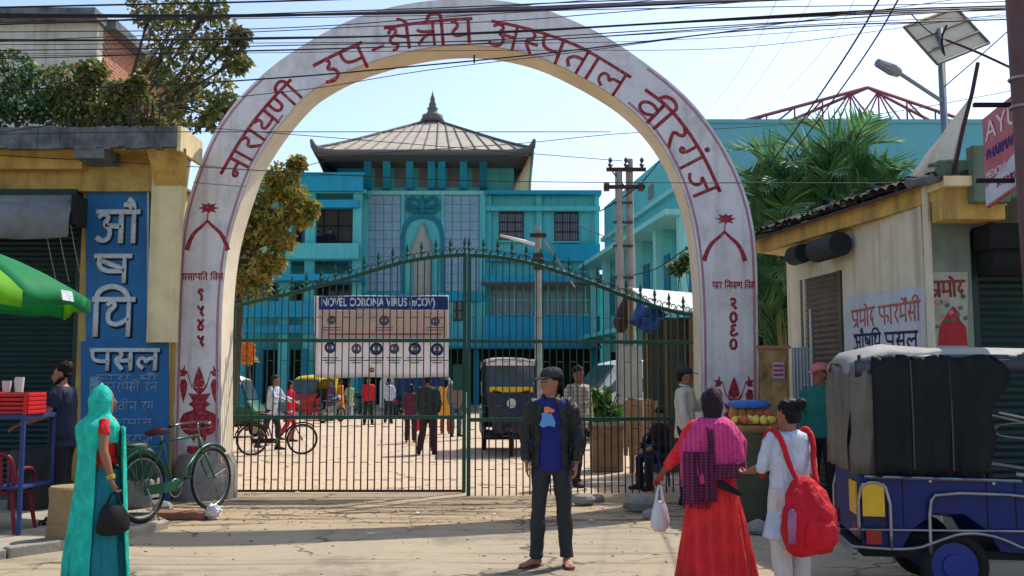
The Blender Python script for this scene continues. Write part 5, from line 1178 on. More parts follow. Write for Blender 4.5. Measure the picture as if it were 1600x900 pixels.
def auto(label, loc, rz, body, hood, group=None):
    t = thing('auto_rickshaw', label, 'auto rickshaw', loc, rz, group); W = .62
    for s_ in (-1,1): mb = MB(); mb.slab([(x, s_*W, z) for x, z in ((0,.35),(.35,.35),(.42,.58),(.75,.58),(.82,.35),(1.7,.32),(2.2,.5),(2.3,.8),(1.75,.9),(1.7,.45),(1.0,.45),(.95,.95),(0,1.0))], (0,-s_*.04,0)); mb.build('side_panel', body, t, bevel=.02)
    lbox(t, 'rear_panel', (-.03,-W,.35), (.04,W,1.0), body, .02); lbox(t, 'floor', (0,-W+.04,.32), (2.1,W-.04,.38), M_dark); lbox(t, 'seat', (.2,-W+.05,.55), (.75,W-.05,.75), M_seat, .04); lbox(t, 'seat_back', (.15,-W+.05,.75), (.28,W-.05,1.2), M_seat, .04)
    mb = MB(); mb.loft([((2.2,0,.35),(.2,0,0),(0,.4,0)),((2.3,0,.75),(.22,0,0),(0,.56,0)),((2.1,0,1.05),(.1,0,0),(0,.6,0))], 16); mb.build('nose', body, t, auto=True)
    mb = MB(); rows = []
    for x, z, wv in ((-.02,1.0,.6),(-.04,1.45,.6),(.06,1.68,.6),(.25,1.78,.6),(.9,1.82,.6),(1.6,1.78,.6),(1.95,1.66,.58)):
        rows.append([mb.bm.verts.new((x, wv*math.sin(a)*1.03, z-.16*(1-math.cos(a))**1.6)) for a in [(-1+2*j/12)*PI/2 for j in range(13)]])
    for r, q in zip(rows, rows[1:]):
        for k in range(12): mb.bm.faces.new((r[k],r[k+1],q[k+1],q[k]))
    o = mb.build('hood', hood, t, smooth=True); sf = o.modifiers.new('s','SOLIDIFY'); sf.thickness = .03
    for s_ in (-1,1):
        mb = MB(); mb.slab([(x, s_*(W-.01), z) for x, z in ((0,.95),(.55,.95),(.5,1.62),(.05,1.66))], (0,.01,0)); mb.build('side_flap', hood if hood != M_ban else M_vinyl, t)
        rails(t, [(.95,s_*W,.9),(.95,s_*W,1.7)], .02, 'post', M_dark); rails(t, [(2.12,s_*.56,1.05),(1.9,s_*.56,1.68)], .02, 'post', M_dark); wheel(t, (.58,s_*.5,.24), .24, w_=.1)
    mb = MB(); mb.slab([(2.14,-.54,1.08),(2.14,.54,1.08),(1.94,.54,1.62),(1.94,-.54,1.62)], (.01,0,0)); mb.build('windscreen', MATS['screen_glass'], t)
    wheel(t, (2.25,0,.22), .22, w_=.09); mb = MB(); mb.disc((2.5,0,.7), .09, .05, 'X', 16); mb.build('headlight', MATS['lamp_glass'], t, auto=True)
    return t
M_ag = mat('auto_green', (14,84,56), .4, .15, 5, dirt=.3); M_ay = mat('auto_yellow', (206,180,30), .5, .1, 5, dirt=.3)
auto('green autorickshaw with a white roof parked behind the left gate leaf', (-9.65, 28, 0), .0, M_ag, M_ban)
q = G(492,655); auto('autorickshaw with a bright yellow hood beyond the cyclist', (q.x, q.y+2.2, 0), PI/2+2.9, M_redlamp, M_ay)
# white van
def van(label, loc, rz):
    t = thing('parked_van', label, 'van', loc, rz); mb = MB()
    prof = [(0,.35),(0,1.5),(.15,1.85),(2.6,1.9),(3.0,1.82),(3.55,1.15),(3.95,1.0),(4.0,.35)]
    secs = []
    for y, k in ((-.8,.93),(-.72,1),(.72,1),(.8,.93)):
        secs.append([(x, y, .35+(z-.35)*(k if z > 1.2 else 1)) for x, z in prof])
    V_ = [[mb.bm.verts.new(p) for p in r] for r in secs]; n = len(prof)
    for r, s_ in zip(V_, V_[1:]):
        for k in range(n): mb.bm.faces.new((r[k],r[(k+1)%n],s_[(k+1)%n],s_[k]))
    mb.bm.faces.new(V_[0]); mb.bm.faces.new(V_[-1][::-1])
    mb.build('body', mat('van_white', (206,208,212), .3, .04, 4, spec=.5, dirt=.2), t, bevel=.04)
    for s_ in (-1,1):
        for x0, x1 in ((.25,1.2),(1.3,2.2)): mb = MB(); mb.slab([(x0,s_*.815,1.15),(x1,s_*.815,1.15),(x1,s_*.79,1.66),(x0,s_*.79,1.66)], (0,-s_*.02,0)); mb.build('window', M_glass, t)
        mb = MB(); mb.slab([(2.3,s_*.815,1.15),(3.3,s_*.815,1.15),(2.9,s_*.79,1.66),(2.3,s_*.79,1.66)], (0,-s_*.02,0)); mb.build('window', M_glass, t)
        for x in (.8,3.2): wheel(t, (x,s_*.72,.31), .31, w_=.16)
        for x in (1.25,2.25): mb = MB(); mb.box((x,s_*.812,1.0), (.02,.012,1.2)); mb.build('door_seam', M_dark, t)
    mb = MB(); mb.slab([(3.06,-.66,1.75),(3.06,.66,1.75),(3.55,.72,1.2),(3.55,-.72,1.2)], (.03,0,.03)); mb.build('windscreen', M_glass, t)
    for y in (-.6,.6): mb = MB(); mb.ball((3.97,y,.78), (.05,.14,.1)); mb.build('headlight', MATS['lamp_glass'], t, smooth=True)
    mb = MB(); mb.box((4.0,0,.45), (.1,1.6,.2)); mb.build('bumper', M_dark, t, bevel=.03)
    return t
van('white van parked nose out behind the plant tub in the yard', (5.9,27.6,0), PI+.25).scale = (1.12,1.12,1.15)
van('dark shaded white van far back beside the veranda columns', (-6.0,44,0), .1)
def bicycle(label, loc, rz, frame, lean=0, tyre=M_black):
    """wheels at x=0 (rear) and x=1.08 (front)"""
    t = thing('bicycle', label, 'bicycle', loc, rz); R = .34
    t.rotation_euler = (lean, 0, rz)
    for x in (0,1.08):
        mb = MB(); mb.ring((x,0,R), R-.018, .018, (0,1,0), 40, 8); w_ = mb.build('wheel', tyre, t, smooth=True)
        mb = MB(); mb.ring((x,0,R), R-.045, .01, (0,1,0), 36, 6); mb.build('rim', M_chrome, w_, smooth=True)
        mb = MB(); mb.tube([(x,-.05,R),(x,.05,R)], .022, 8); mb.build('hub', M_chrome, w_)
        for k in range(20):
            a = 2*PI*k/20; mb = MB(); mb.tube([(x+.02*math.cos(a+1.2),(-1)**k*.03,R+.02*math.sin(a+1.2)),(x+(R-.05)*math.cos(a),0,R+(R-.05)*math.sin(a))], .0022, 3); mb.build('spoke', M_chrome, w_)
        mb = MB(); a0, a1 = (.3,2.9) if x == 0 else (.1,2.3)
        mb.tube([(x-(R+.03)*math.cos(a0+(a1-a0)*i/14),0,R+(R+.03)*math.sin(a0+(a1-a0)*i/14)) for i in range(15)], .019, 6); mb.build('mudguard', frame, t, smooth=True)
    def tb(a, b, r=.015, name='frame_tube', m=frame): mb = MB(); mb.tube([a,b], r, 8); return mb.build(name, m, t, smooth=True)
    bb = (.45,0,.30); st = (.30,0,.78); hd = (.88,0,.80); hl = (.90,0,.68)
    tb(bb, st); tb(st, (.88,0,.82)); tb(bb, hl); tb(hd, (.915,0,.62), .018)
    for y in (-.05,.05): tb((0,y,.34), (bb[0],y*.5,bb[2]), .009); tb((0,y,.34), (st[0],y*.4,st[2]), .008); tb((.92,y*.9,.62), (1.08,y,.34), .011, 'fork')
    mb = MB(); mb.loft([((.14,0,.88),(0,.10,0),(0,0,.03)),((.24,0,.90),(0,.09,0),(0,0,.035)),((.36,0,.885),(0,.035,0),(0,0,.03)),((.42,0,.875),(0,.015,0),(0,0,.015))], 12); mb.build('saddle', mat('maroon_saddle', (90,22,40), .5, .2, 9), t, smooth=True)
    tb(st, (.28,0,.88), .012, 'seat_post', M_chrome); tb((.875,0,.82), (.86,0,.95), .012, 'stem', M_chrome)
    rails(t, [(.70,-.22,.93),(.84,-.21,.95),(.88,-.1,.96),(.88,.1,.96),(.84,.21,.95),(.70,.22,.93)], .011, 'handlebar', M_chrome, 2)
    for y in (-.22,.22): tb((.66,y,.925), (.75,y,.94), .016, 'grip', M_black)
    rails(t, [(.80,-.22,.90),(.84,0,.88),(.80,.22,.90)], .005, 'brake_rod', M_chrome)
    mb = MB(); mb.ring((.45,-.04,.30), .09, .008, (0,1,0), 24, 5); mb.disc((.45,-.04,.3), .03, .02, 'Y', 10); mb.build('chainring', M_chrome, t)
    lbox(t, 'chain_case', (-.02,-.055,.27), (.52,-.045,.37), frame, .004)
    for s_, a in ((-1,.6),(1,.6+PI)): e = (.45+.16*math.cos(a), s_*.07, .30+.16*math.sin(a)); tb((.45,s_*.07,.30), e, .009, 'crank', M_chrome); lbox(t, 'pedal', (e[0]-.045,e[1]-.045*(s_<0),e[2]-.012), (e[0]+.045,e[1]+.045*(s_>0)+.001,e[2]+.012), M_black, .004)
    for y in (-.07,.07): tb((-.25,y,.74), (.26,y,.74), .007, 'carrier_rod')
    for x in (-.24,-.1,.05,.2): tb((x,-.07,.745), (x,.07,.745), .006, 'carrier_rod')
    for y in (-.06,.06): tb((-.02,y,.34), (-.1,y,.74), .006, 'carrier_rod')
    tb((.0,-.06,.34), (.10,-.13,.015), .008, 'stand', M_chrome)
    return t
q = G(222,818); q2 = G(325,792)
M_bgreen = mat('bicycle_green', (22,84,56), .35, .15, 9, spec=.5)
q = G(222,818,.09); gb = bicycle('old green bicycle leaning by the left arch leg', (q.x,q.y,.09), math.radians(69), M_bgreen, -.05); gb.scale = (1.1,1.1,1.12)
q = G(400,712); cyc = bicycle('black bicycle being pushed through the yard by the man in white', (q.x-.1,q.y,0), .28, M_dark)
mb = MB()
bk = thing('wire_basket', 'pinkish red wire basket on the front of the pushed black bicycle', 'basket', (q.x+1.18,q.y+.2,.75))
for zz in (0,.1,.2,.28): mb = MB(); mb.tube([(-.17,-.14,zz),(.17,-.14,zz),(.17,.14,zz),(-.17,.14,zz),(-.17,-.14,zz)], .006, 4); mb.build('hoop', M_redlamp, bk)
for k in range(10): 
    for yy in (-.14,.14): mb = MB(); mb.tube([(-.17+.034*k+.017,yy,0),(-.17+.034*k+.017,yy,.28)], .004, 4); mb.build('wire', M_redlamp, bk)
def motorbike(label, loc, rz, colr):
    t = thing('motorbike', label, 'motorbike', loc, rz)
    for x in (0,1.25): wheel(t, (x,0,.3), .3, w_=.09)
    mb = MB(); mb.loft([((.45,0,.78),(0,.08,0),(0,0,.06)),((.65,0,.85),(0,.14,0),(0,0,.12)),((.9,0,.86),(0,.13,0),(0,0,.12)),((1.02,0,.82),(0,.06,0),(0,0,.06))], 12); mb.build('tank', colr, t, smooth=True)
    mb = MB(); mb.loft([((-.15,0,.82),(0,.08,0),(0,0,.05)),((.1,0,.8),(0,.12,0),(0,0,.06)),((.5,0,.78),(0,.1,0),(0,0,.05))], 10); mb.build('seat', M_black, t, smooth=True)
    mb = MB(); mb.box((.6,0,.45), (.4,.22,.35)); mb.build('engine', M_steel, t, bevel=.04)
    for y in (-.08,.08): rails(t, [(1.0,y,.9),(1.25,y,.3)], .02, 'fork'); rails(t, [(0,y,.3),(.1,y,.75)], .015, 'shock'); rails(t, [(0,y,.3),(.6,y,.35)], .02, 'swing_arm', M_dark)
    rails(t, [(.85,-.32,1.05),(.98,-.15,1.02),(.98,.15,1.02),(.85,.32,1.05)], .012, 'handlebar'); mb = MB(); mb.ball((1.1,0,.92), .09); mb.build('headlight', MATS['lamp_glass'], t, smooth=True)
    mb = MB(); mb.tube([(.6,-.14,.3),(-.2,-.16,.36)], .04, 8); mb.build('exhaust', M_chrome, t); mb = MB(); mb.loft([((-.3,0,.62),(.05,0,0),(0,.08,0)),((-.2,0,.74),(.12,0,0),(0,.09,0))], 8); mb.build('tail', colr, t)
    return t
for x, y, a, c, lb in ((502,662,1.2,M_vehd,'dark blue motorbike parked furthest left under the banner'),(516,658,1.5,mat('bike_purple',(70,30,70),.4),'purple motorbike parked under the banner beside the orange saree'),(560,648,1.9,M_vehd,'dark motorbike parked beyond the person in red'),(622,652,1.3,M_redlamp,'red tanked motorbike parked beyond the striped shirt')):
    q = G(x,y); motorbike(lb, (q.x,q.y+.3,0), a, c)
q = G(640,640); 
cn = thing('pavilion_wall', 'dark blue tarpaulin screen behind the people under the banner', 'screen', (q.x,42,0)); mb = MB(); rows = []
x0, x1 = P(615,600,42).x, P(700,600,42).x
for i in range(25): rows.append([mb.bm.verts.new((x0+(x1-x0)*i/24, 42+.12*math.sin(i*1.1), z)) for z in (.2,.9,1.7,2.3)])
for r, s_ in zip(rows, rows[1:]):
    for k in range(3): mb.bm.faces.new((r[k],r[k+1],s_[k+1],s_[k]))
cn['category'] = 'tarpaulin'; cn.name = 'tarpaulin_screen'; WL[cn.name] = Vector(cn.location)
mb.build('cloth', mat('tarp_blue', (22,54,104), .6, .2, 3), cn, world=True, smooth=True)
for x in (x0, x1): mb = MB(); mb.tube([(x,42,0),(x,42,2.4)], .04, 6); mb.build('post', M_steel, cn, world=True)
# ================================================================= YARD PROPS
tub = thing('plant_tub', 'square brick planter with a leafy bush behind the right gate leaf', 'planter', tuple(G(948,738)))
b = WL[tub.name]
mb = MB(); mb.box((0.03,.35,.42), (.56,.6,.84)); mb.build('tub', mat('tub_brown', (140,116,90), .9, .25, 4, .3, dirt=.5), tub, bevel=.02); mb = MB(); mb.box((0.03,.35,.86), (.62,.66,.08)); mb.build('rim', M_conc, tub, bevel=.015)
mb = MB(); leaf_crown(mb, [((-.12,.3,1.15),.22),((.05,.35,1.05),.25),((-.06,.3,1.4),.16),((-.15,.3,.95),.22),((.2,.3,.95),.18)], 420, .17); mb.build('foliage', leafmat('bush_green', [(70,120,40),(96,140,44),(50,96,40),(120,130,60)]), tub)
mb = MB()
for k in range(6): mb.tube([(0,.35,.8),(random.uniform(-.3,.3),.35+random.uniform(-.2,.2),1.4)], .012, 5)
mb.build('stems', M_bark, tub)
# stall with tin roof and blue tarp behind the right leaf
st = thing('tin_roof_stall', 'shack with pale tin roof and blue tarpaulin behind the right gate leaf', 'stall', (3.2,17.2,0))
r0, r1, r2, r3 = P(983,452,17.6), P(1112,462,17.6), P(1120,494,16.4), P(1040,490,16.4)
n = 12
for i in range(n): mb = MB(); a, b2, c, d = r0.lerp(r1,i/n), r0.lerp(r1,(i+.96)/n), r3.lerp(r2,(i+.96)/n), r3.lerp(r2,i/n); mb.slab([a,b2,c,d], (0,0,.03)); mb.build('roof_sheet', M_ban if i % 3 else M_tin, st, world=True)
for x in (985,1080): q = P(x,500,17.4); mb = MB(); mb.tube([(q.x,17.4,0),(q.x,17.4,r0.z if x < 1000 else 2.8)], .05, 7); mb.build('post', M_wood, st, world=True)
def sp_rect(name, x0, y0, x1, y1, Y, m, th=.04): a, b = P(x0,y0,Y), P(x1,y1,Y); mb = MB(); mb.bb((a.x,Y,b.z),(b.x,Y+th,a.z)); return mb.build(name, m, st, world=True)
sp_rect('back_board', 1004,496,1100,765,17.5, mat('dull_board', (74,78,70), .9, .25, 3, dirt=.5)); sp_rect('white_panel', 974,541,1004,622,17.1, mat('dirty_white_panel', (184,180,170), .8, .1, 3, dirt=.4))
for k in range(7): sp_rect('plank', 974+k*8,624+random.uniform(-2,2),981.3+k*8,712,17.0+random.uniform(0,.03), M_wood)
for x in (1010,1040,1070): sp_rect('frame_post', x,500,x+4,700,17.4,M_wood,.08)
mb = MB(); rows = []
for i in range(11):
    t = i/10; rows.append([mb.bm.verts.new(P(1000-18*j/4+(45-10*j/4)*t*(1), 468+t*20+j*9, 16.9+.1*math.sin(i+j))) for j in range(5)])
for r, s_ in zip(rows, rows[1:]):
    for k in range(4): mb.bm.faces.new((r[k],r[k+1],s_[k+1],s_[k]))
o = mb.build('blue_tarp', mat('stall_blue', (36,70,140), .6, .2, 4), st, world=True, smooth=True); sf = o.modifiers.new('s','SOLIDIFY'); sf.thickness = .01
bt = thing('draped_bundle', 'brown rusty bundle hanging off the shack corner beside the twin poles', 'bundle', tuple(P(975,540,17.8))); mb = MB(); mb.loft([(P(984,455,17.8),(.05,0,0),(0,.1,0)),(P(977,480,17.8),(.13,0,0),(0,.12,0)),(P(972,505,17.8),(.18,0,0),(0,.14,0)),(P(970,520,17.8),(.06,0,0),(0,.05,0))], 10); mb.build('cloth', M_rust, bt, world=True, smooth=True)
bt.name = 'draped_bundle'
# ================================================================= RIGHT SIDE PROPS (fruit stall, notice sheet)
nb = thing('tin_notice_board', 'rusty tin sheet board with a small notice beside the right arch leg', 'board', (3.3,12.9,0))
def nbx(name, x0, y0, x1, y1, Y, m, th=.03): a, b = P(x0,y0,Y), P(x1,y1,Y); mb = MB(); mb.bb((a.x,Y,b.z),(b.x,Y+th,a.z)); return mb.build(name, m, nb, world=True)
nbx('sheet', 1186,545,1232,700,12.9, mat('rust_patched_sheet', (176,140,90), .8, .4, 4, .3, dirt=.9, dcol=(84,44,26), dscale=5)); nbx('frame', 1182,542,1187,800,12.88,M_wood,.05); nbx('frame', 1231,542,1236,800,12.88,M_wood,.05); nbx('frame', 1182,540,1236,545,12.86,M_wood,.05)
nbx('notice', 1207,566,1226,592,12.87,mat('notice_paper', (190,160,190), .7, .1, 9),.01)
for k in range(3): nbx('notice_line', 1209,570+k*7,1224,573+k*7,12.862,M_inkr,.006)
gs = thing('tin_sheet', 'blue grey corrugated tin sheet standing beside the rusty board', 'sheet', (3.6,12.7,0)); mb = MB(); a, b2 = P(1237,543,12.7), P(1268,543,12.7); rows = []
for i in range(25):
    x = a.x+(b2.x-a.x)*i/24; rows.append((mb.bm.verts.new((x,12.7+.012*math.sin(i*1.57),0)), mb.bm.verts.new((x,12.7+.012*math.sin(i*1.57),a.z))))
for r, s_ in zip(rows, rows[1:]): mb.bm.faces.new((r[0],r[1],s_[1],s_[0]))
mb.build('corrugation', M_tin, gs, world=True, smooth=True); mb = MB(); mb.tube([(b2.x,12.68,0),(b2.x,12.68,2.6)], .03, 7); mb.build('post', M_steel, gs, world=True)
fs = thing('fruit_stall', 'small stall on a dark drum with fruit and snacks beside the arch leg', 'stall', (3.05,11.6,0)); c = P(1178,668,11.6); zt = c.z
mb = MB(); mb.tube([(c.x,11.6,0),(c.x,11.6,.3),(c.x,11.6,zt-.05)], [.2,.22,.23], 18); mb.build('drum', mat('mossy_drum', (74,76,58), .9, .3, 4, .4, dirt=.6), fs, world=True, auto=True)
mb = MB(); mb.tube([(c.x,11.6,zt-.05),(c.x,11.6,zt),(c.x,11.6,zt+.03)], [.24,.31,.32], 20); mb.build('tray', M_wood, fs, world=True, auto=True)
for k in range(26):
    a = k*2.4; r = .26*math.sqrt((k+.5)/26); q = Vector((c.x+r*math.cos(a), 11.6+r*math.sin(a), zt+.075+.04*(1-r/.4))); mb = MB(); mb.ball(q, .045, 9, 6)
    o = mb.build('fruit', mat('fruit_yellow', (226,196,80), .45, .15, 9) if k % 4 else mat('fruit_red', (190,90,50), .45, .15, 9), None, smooth=True, cat='fruit', label='yellow round fruit heaped on the small drum stall' if k % 4 else 'reddish fruit heaped among yellow ones on the drum stall', group='fruit on the drum stall')
    o.name = 'fruit'
for k in range(5): q = Vector((c.x-.2+k*.1, 11.75, zt+.16)); mb = MB(); mb.ball(q, (.07,.06,.1), 8, 6); o = mb.build('snack_packet', mat('snack_orange', (190,110,56), .5, .2, 9), None, smooth=True, cat='packet', label='orange brown snack packet standing behind the fruit heap', group='snack packets on the drum stall')
mb = MB(); mb.loft([((c.x,11.8,zt+.22),(.2,0,0),(0,.16,0)),((c.x,11.8,zt+.26),(.28,0,0),(0,.2,.02)),((c.x,11.8,zt+.32),(.2,0,0),(0,.14,0))], 14, fn=lambda k,a: 1+.08*math.sin(a*5)); mb.build('blue_cover', mat('cover_blue', (40,100,170), .5, .2, 9), None, smooth=True, cat='cover', label='blue and white plastic cover lying over the snacks on the drum stall')
# ================================================================= LEFT SIDE PROPS
def Y_(y): return G(0,y).y
tb_ = thing('tea_stall', 'blue framed stall table with glasses at the left edge', 'table', (-5.9,10.3,.09)); x1 = P(62,640,10.3).x; b = WL[tb_.name]
zt = P(0,646,10.3).z
def tbx(name, a, b2, m, bevel=.006): mb = MB(); mb.bb(a, b2); return mb.build(name, m, tb_, world=True, bevel=bevel)
M_fb = mat('frame_blue', (34,56,110), .5, .2, 6)
tbx('table_top', (-7.4,10.0,zt-.05), (x1,10.75,zt), M_fb); tbx('shelf', (-7.4,10.05,.55), (x1-.02,10.7,.58), M_fb)
for x in (x1-.03,-6.3,-7.3):
    for y in (10.03,10.72): tbx('leg', (x-.02,y-.02,.09), (x+.02,y+.02,zt-.05), M_fb, .003)
tbx('apron_panel', (-7.4,10.03,.09), (-6.35,10.05,.5), M_dark)
cr = thing('red_crate', 'bright red plastic crate on top of the blue stall table', 'crate', ((x1-.45),10.2,zt)); 
for k in range(5): mb = MB(); mb.bb((x1-1.4,10.02,zt+.002+k*.045), (x1+.02,10.4,zt+.038+k*.045)); mb.build('slat', mat('crate_red', (196,20,28), .45, .1, 6), cr, world=True, bevel=.006)
for x in (x1-.9,x1-.45,x1-.01): mb = MB(); mb.bb((x-.015,10.0,zt), (x+.015,10.42,zt+.225)); mb.build('rib', MATS['crate_red'], cr, world=True)
M_gl = mat('tumbler_glass', (196,200,206), .12, .06, 5, spec=.7)
for k, (dx, dy, s_) in enumerate(((-.1,0,1.2),(-.26,.05,.9),(-.38,0,.9),(-.5,.06,1),(-.64,0,1),(-.18,.14,1),(-.8,.04,1))):
    mb = MB(); p = Vector((x1+dx-.05,10.15+dy,zt+.228)); mb.tube([p, p+Vector((0,0,.13*s_)), p+Vector((0,0,.131*s_)), p+Vector((0,0,.02))], [.038,.048,.042,.034], 12)
    mb.build('drinking_glass', M_gl, None, smooth=False, auto=True, cat='glass', label='clear drinking glass standing on the red crate', group='glasses on the red crate')
def plastic_chair(label, loc, rz, m):
    t = thing('plastic_chair', label, 'chair', loc, rz)
    mb = MB(); mb.loft([((0,0,.40),(.22,0,0),(0,.21,0)),((0,0,.43),(.24,0,0),(0,.23,0)),((0,0,.44),(.22,0,0),(0,.21,0))], 16); mb.build('seat', m, t, smooth=True)
    for sx in (-1,1):
        for sy in (-1,1): mb = MB(); mb.tube([(sx*.24,sy*.22,0),(sx*.18,sy*.17,.42)], [.018,.028], 6); mb.build('leg', m, t)
        rails(t, [(sx*.2,.2,.42),(sx*.24,.22,.66),(sx*.25,-.05,.66),(sx*.23,-.18,.6),(sx*.2,-.19,.42)], .02, 'armrest', m, 2)
    for x in (-.15,-.08,0,.08,.15): mb = MB(); mb.tube([(x,.2,.44),(x*1.15,.27,.8)], .016, 6, flat=((0,1,0),.008)); mb.build('back_slat', m, t)
    rails(t, [(-.2,.2,.42),(-.22,.25,.75),(-.12,.28,.84),(.12,.28,.84),(.22,.25,.75),(.2,.2,.42)], .02, 'back_frame', m, 2)
    return t
plastic_chair('dark red plastic chair under the blue stall table', (-5.38,10.32,.09), PI, mat('chair_red', (120,20,44), .45, .1, 6))
q = G(1028,795); plastic_chair('blue plastic chair just behind the gate foot at right', (2.32,14.9,0), .4, mat('chair_blue', (20,50,120), .45, .15, 6))
# block, drums, sack, stones, slab
q = G(92,846,.09)
mb = MB(); mb.tube([(0,0,0),(0,0,.1),(0,0,.38),(0,0,.5),(0,0,.52)], [.215,.205,.19,.20,.185], 22); mb.ring((0,0,.17), .202, .01, (0,0,1), 22, 5); o = mb.build('concrete_block', mat('block_ochre', (150,124,90), .9, .2, 5, .4, dirt=.7, dcol=(96,70,50), dscale=2.5), None, auto=True, cat='block', label='ochre round concrete block on the pavement behind the woman in teal'); o.location = (q.x,q.y+.2,.09)
for x, y, r, h, c_, lb in ((200,735,.24,.78,(22,30,30),'dark drum behind the rear wheel of the green bicycle'),(178,745,.22,.7,(30,40,36),'dark green drum beside the woman in teal'),(52,735,.26,.72,(26,32,36),'black bin in the shade behind the ochre block')):
    p = P(x,700,12.1); mb = MB(); mb.tube([(0,0,0),(0,0,h*.3),(0,0,h*.32),(0,0,h*.66),(0,0,h*.68),(0,0,h),(0,0,h+.02)], [r,r,r*1.04,r*1.0,r*1.04,r,r*.9], 20); o = mb.build('drum', mat('drum_%d'%x, c_, .5, .3, 5, dirt=.4), None, auto=True, cat='drum', label=lb); o.location = (p.x,12.1,.09)
mb = MB(); mb.loft([((0,0,0),(.2,0,0),(0,.12,0)),((0,0,.25),(.24,0,0),(0,.15,0)),((.02,0,.45),(.18,0,0),(0,.11,0)),((.03,0,.55),(.05,0,0),(0,.04,0))], 14, fn=lambda k,a: 1+.07*math.sin(a*4+k)); o = mb.build('sack', mat('sack_green', (24,70,50), .6, .25, 7), None, smooth=True, cat='sack', label='green sack hanging by the rear carrier of the bicycle'); o.location = (P(215,700,11.55).x,11.6,.35)
o['label'] = 'green sack stacked on stones behind the bicycle rear wheel'
mb = MB(); mb.box((0,0,.06), (.42,.32,.34)); so2 = mb.build('stone_pile', M_grime, None, bevel=.04, cat='stone', label='grey stone block under the green sack'); so2.location = (P(215,700,11.55).x,11.62,.11+.06)
q = G(278,812); mb = MB(); mb.slab([(-.38,-.12,.03),(.34,-.16,.03),(.40,.1,.03),(-.3,.16,.03)], (0,0,.09)); o = mb.build('stone_slab', mat('brown_slab', (140,96,76), .9, .25, 5, .3, dirt=.5), None, bevel=.02, cat='slab', label='flat reddish brown slab lying before the left arch leg'); o.location = (q.x,q.y+.1,.0)
rng2 = random.Random(5)
def rock(label, p, s, m=M_grime, grp=None, name='stone', cat='stone'):
    mb = MB(); mb.ball((0,0,0), (1,.8,.6), 9, 7)
    for v in mb.bm.verts: v.co *= 1+.28*noise.noise(v.co*1.7+Vector((p[0]*9,p[1]*5,s)))
    for v in mb.bm.verts: v.co *= s
    o = mb.build(name, m, None, smooth=False, cat=cat, label=label, group=grp); o.location = (p[0],p[1],(p[2] if len(p) > 2 else 0)-.02)
    return o
for x, y, s_, lb in ((912,790,.16,'rounded brown stone at the gate foot right of the standing man'),(932,785,.11,'dark stone at the gate foot touching the rounded brown one'),(1000,800,.2,'largest pale stone below the blue plastic chair'),(1020,812,.13,'flat stone next to the white carrier bag'),(985,795,.1,'small stone left of the largest pale stone'),(255,800,.13,'stone under the bicycle beside the brown slab'),(1185,835,.14,'stone between the two women near the drum stall')):
    q = G(x,y); rock(lb, (q.x,q.y), s_)
q = G(332,812); mb = MB(); mb.ball((0,0,.08), (.1,.09,.08), 14, 10)
for v in mb.bm.verts: v.co += Vector((noise.noise(v.co*22),noise.noise(v.co*22+Vector((5,0,0))),noise.noise(v.co*22+Vector((0,9,0)))))*.045
o = mb.build('crumpled_bag', mat('bag_white', (200,200,206), .4, .15, 20), None, cat='litter', label='crumpled white plastic bag on the ground by the left arch leg'); o.location = (q.x,q.y,0)
# big umbrella
um = thing('market_umbrella', 'green market umbrella with lime panels at the left edge', 'umbrella', (-5.0,9.0,.09)); NR = 8; Rr = 1.32; zr = 2.42; zap = 2.93
M_ug = mat('umbrella_green', (28,150,90), .7, .12, 6); M_ul = mat('umbrella_lime', (120,190,40), .7, .1, 6)
for m_ in (M_ug, M_ul):
    t_ = m_.node_tree; p_ = t_.nodes['Principled BSDF']; tr = t_.nodes.new('ShaderNodeBsdfTranslucent'); t_.links.new(p_.inputs['Base Color'].links[0].from_socket, tr.inputs['Color']); mx = t_.nodes.new('ShaderNodeMixShader'); mx.inputs[0].default_value = .5; t_.links.new(p_.outputs[0], mx.inputs[1]); t_.links.new(tr.outputs[0], mx.inputs[2]); t_.links.new(mx.outputs[0], t_.nodes['Material Output'].inputs['Surface'])
for k in range(NR):
    a0, a1 = 2*PI*k/NR-.52, 2*PI*(k+1)/NR-.52; mb = MB(); rows = []
    for i in range(8):
        t = i/7; rows.append([mb.bm.verts.new(((Rr*t*(1-.07*math.sin(PI*j/6)*t))*math.cos(a0+(a1-a0)*j/6), (Rr*t*(1-.07*math.sin(PI*j/6)*t))*math.sin(a0+(a1-a0)*j/6), zap-.09-(zap-zr)*(t**1.7)+(.05*math.sin(PI*j/6)*t)-(0))) for j in range(7)])
    rows.append([mb.bm.verts.new(v.co+Vector((0,0,-.13+.02*math.sin(j*2)))) for j, v in enumerate(rows[-1])])
    for r, s_ in zip(rows, rows[1:]):
        for q in range(6): mb.bm.faces.new((r[q],r[q+1],s_[q+1],s_[q]))
    o = mb.build('canopy_panel', M_ul if k % 2 else M_ug, um, smooth=True); sf = o.modifiers.new('s','SOLIDIFY'); sf.thickness = .004
    mb = MB(); mb.tube([(0,0,zap-.12),(Rr*.5*math.cos(a0),Rr*.5*math.sin(a0),zap-.16-(zap-zr)*.3),(Rr*.98*math.cos(a0),Rr*.98*math.sin(a0),zr-.1)], .006, 5); mb.build('rib', M_steel, um)
mb = MB(); mb.tube([(0,0,0),(0,0,zap-.1)], .022, 8); mb.build('pole', M_steel, um, smooth=True)
mb = MB(); mb.tube([(0,0,-.0),(0,0,.12)], [.22,.2], 16); mb.build('base', M_conc, um, auto=True)
q = Vector((Rr*.99*math.cos(-.12), Rr*.99*math.sin(-.12), zr-.14)); mb = MB(); mb.slab([q+Vector((.02,-.16,0)), q+Vector((.02,.05,0)), q+Vector((.0,.05,.09)), q+Vector((.0,-.16,.09))], (.006,0,0)); mb.build('logo_patch', M_signw, um)
um.location.x = P(-105,450,8.6).x; um.location.y = 8.6
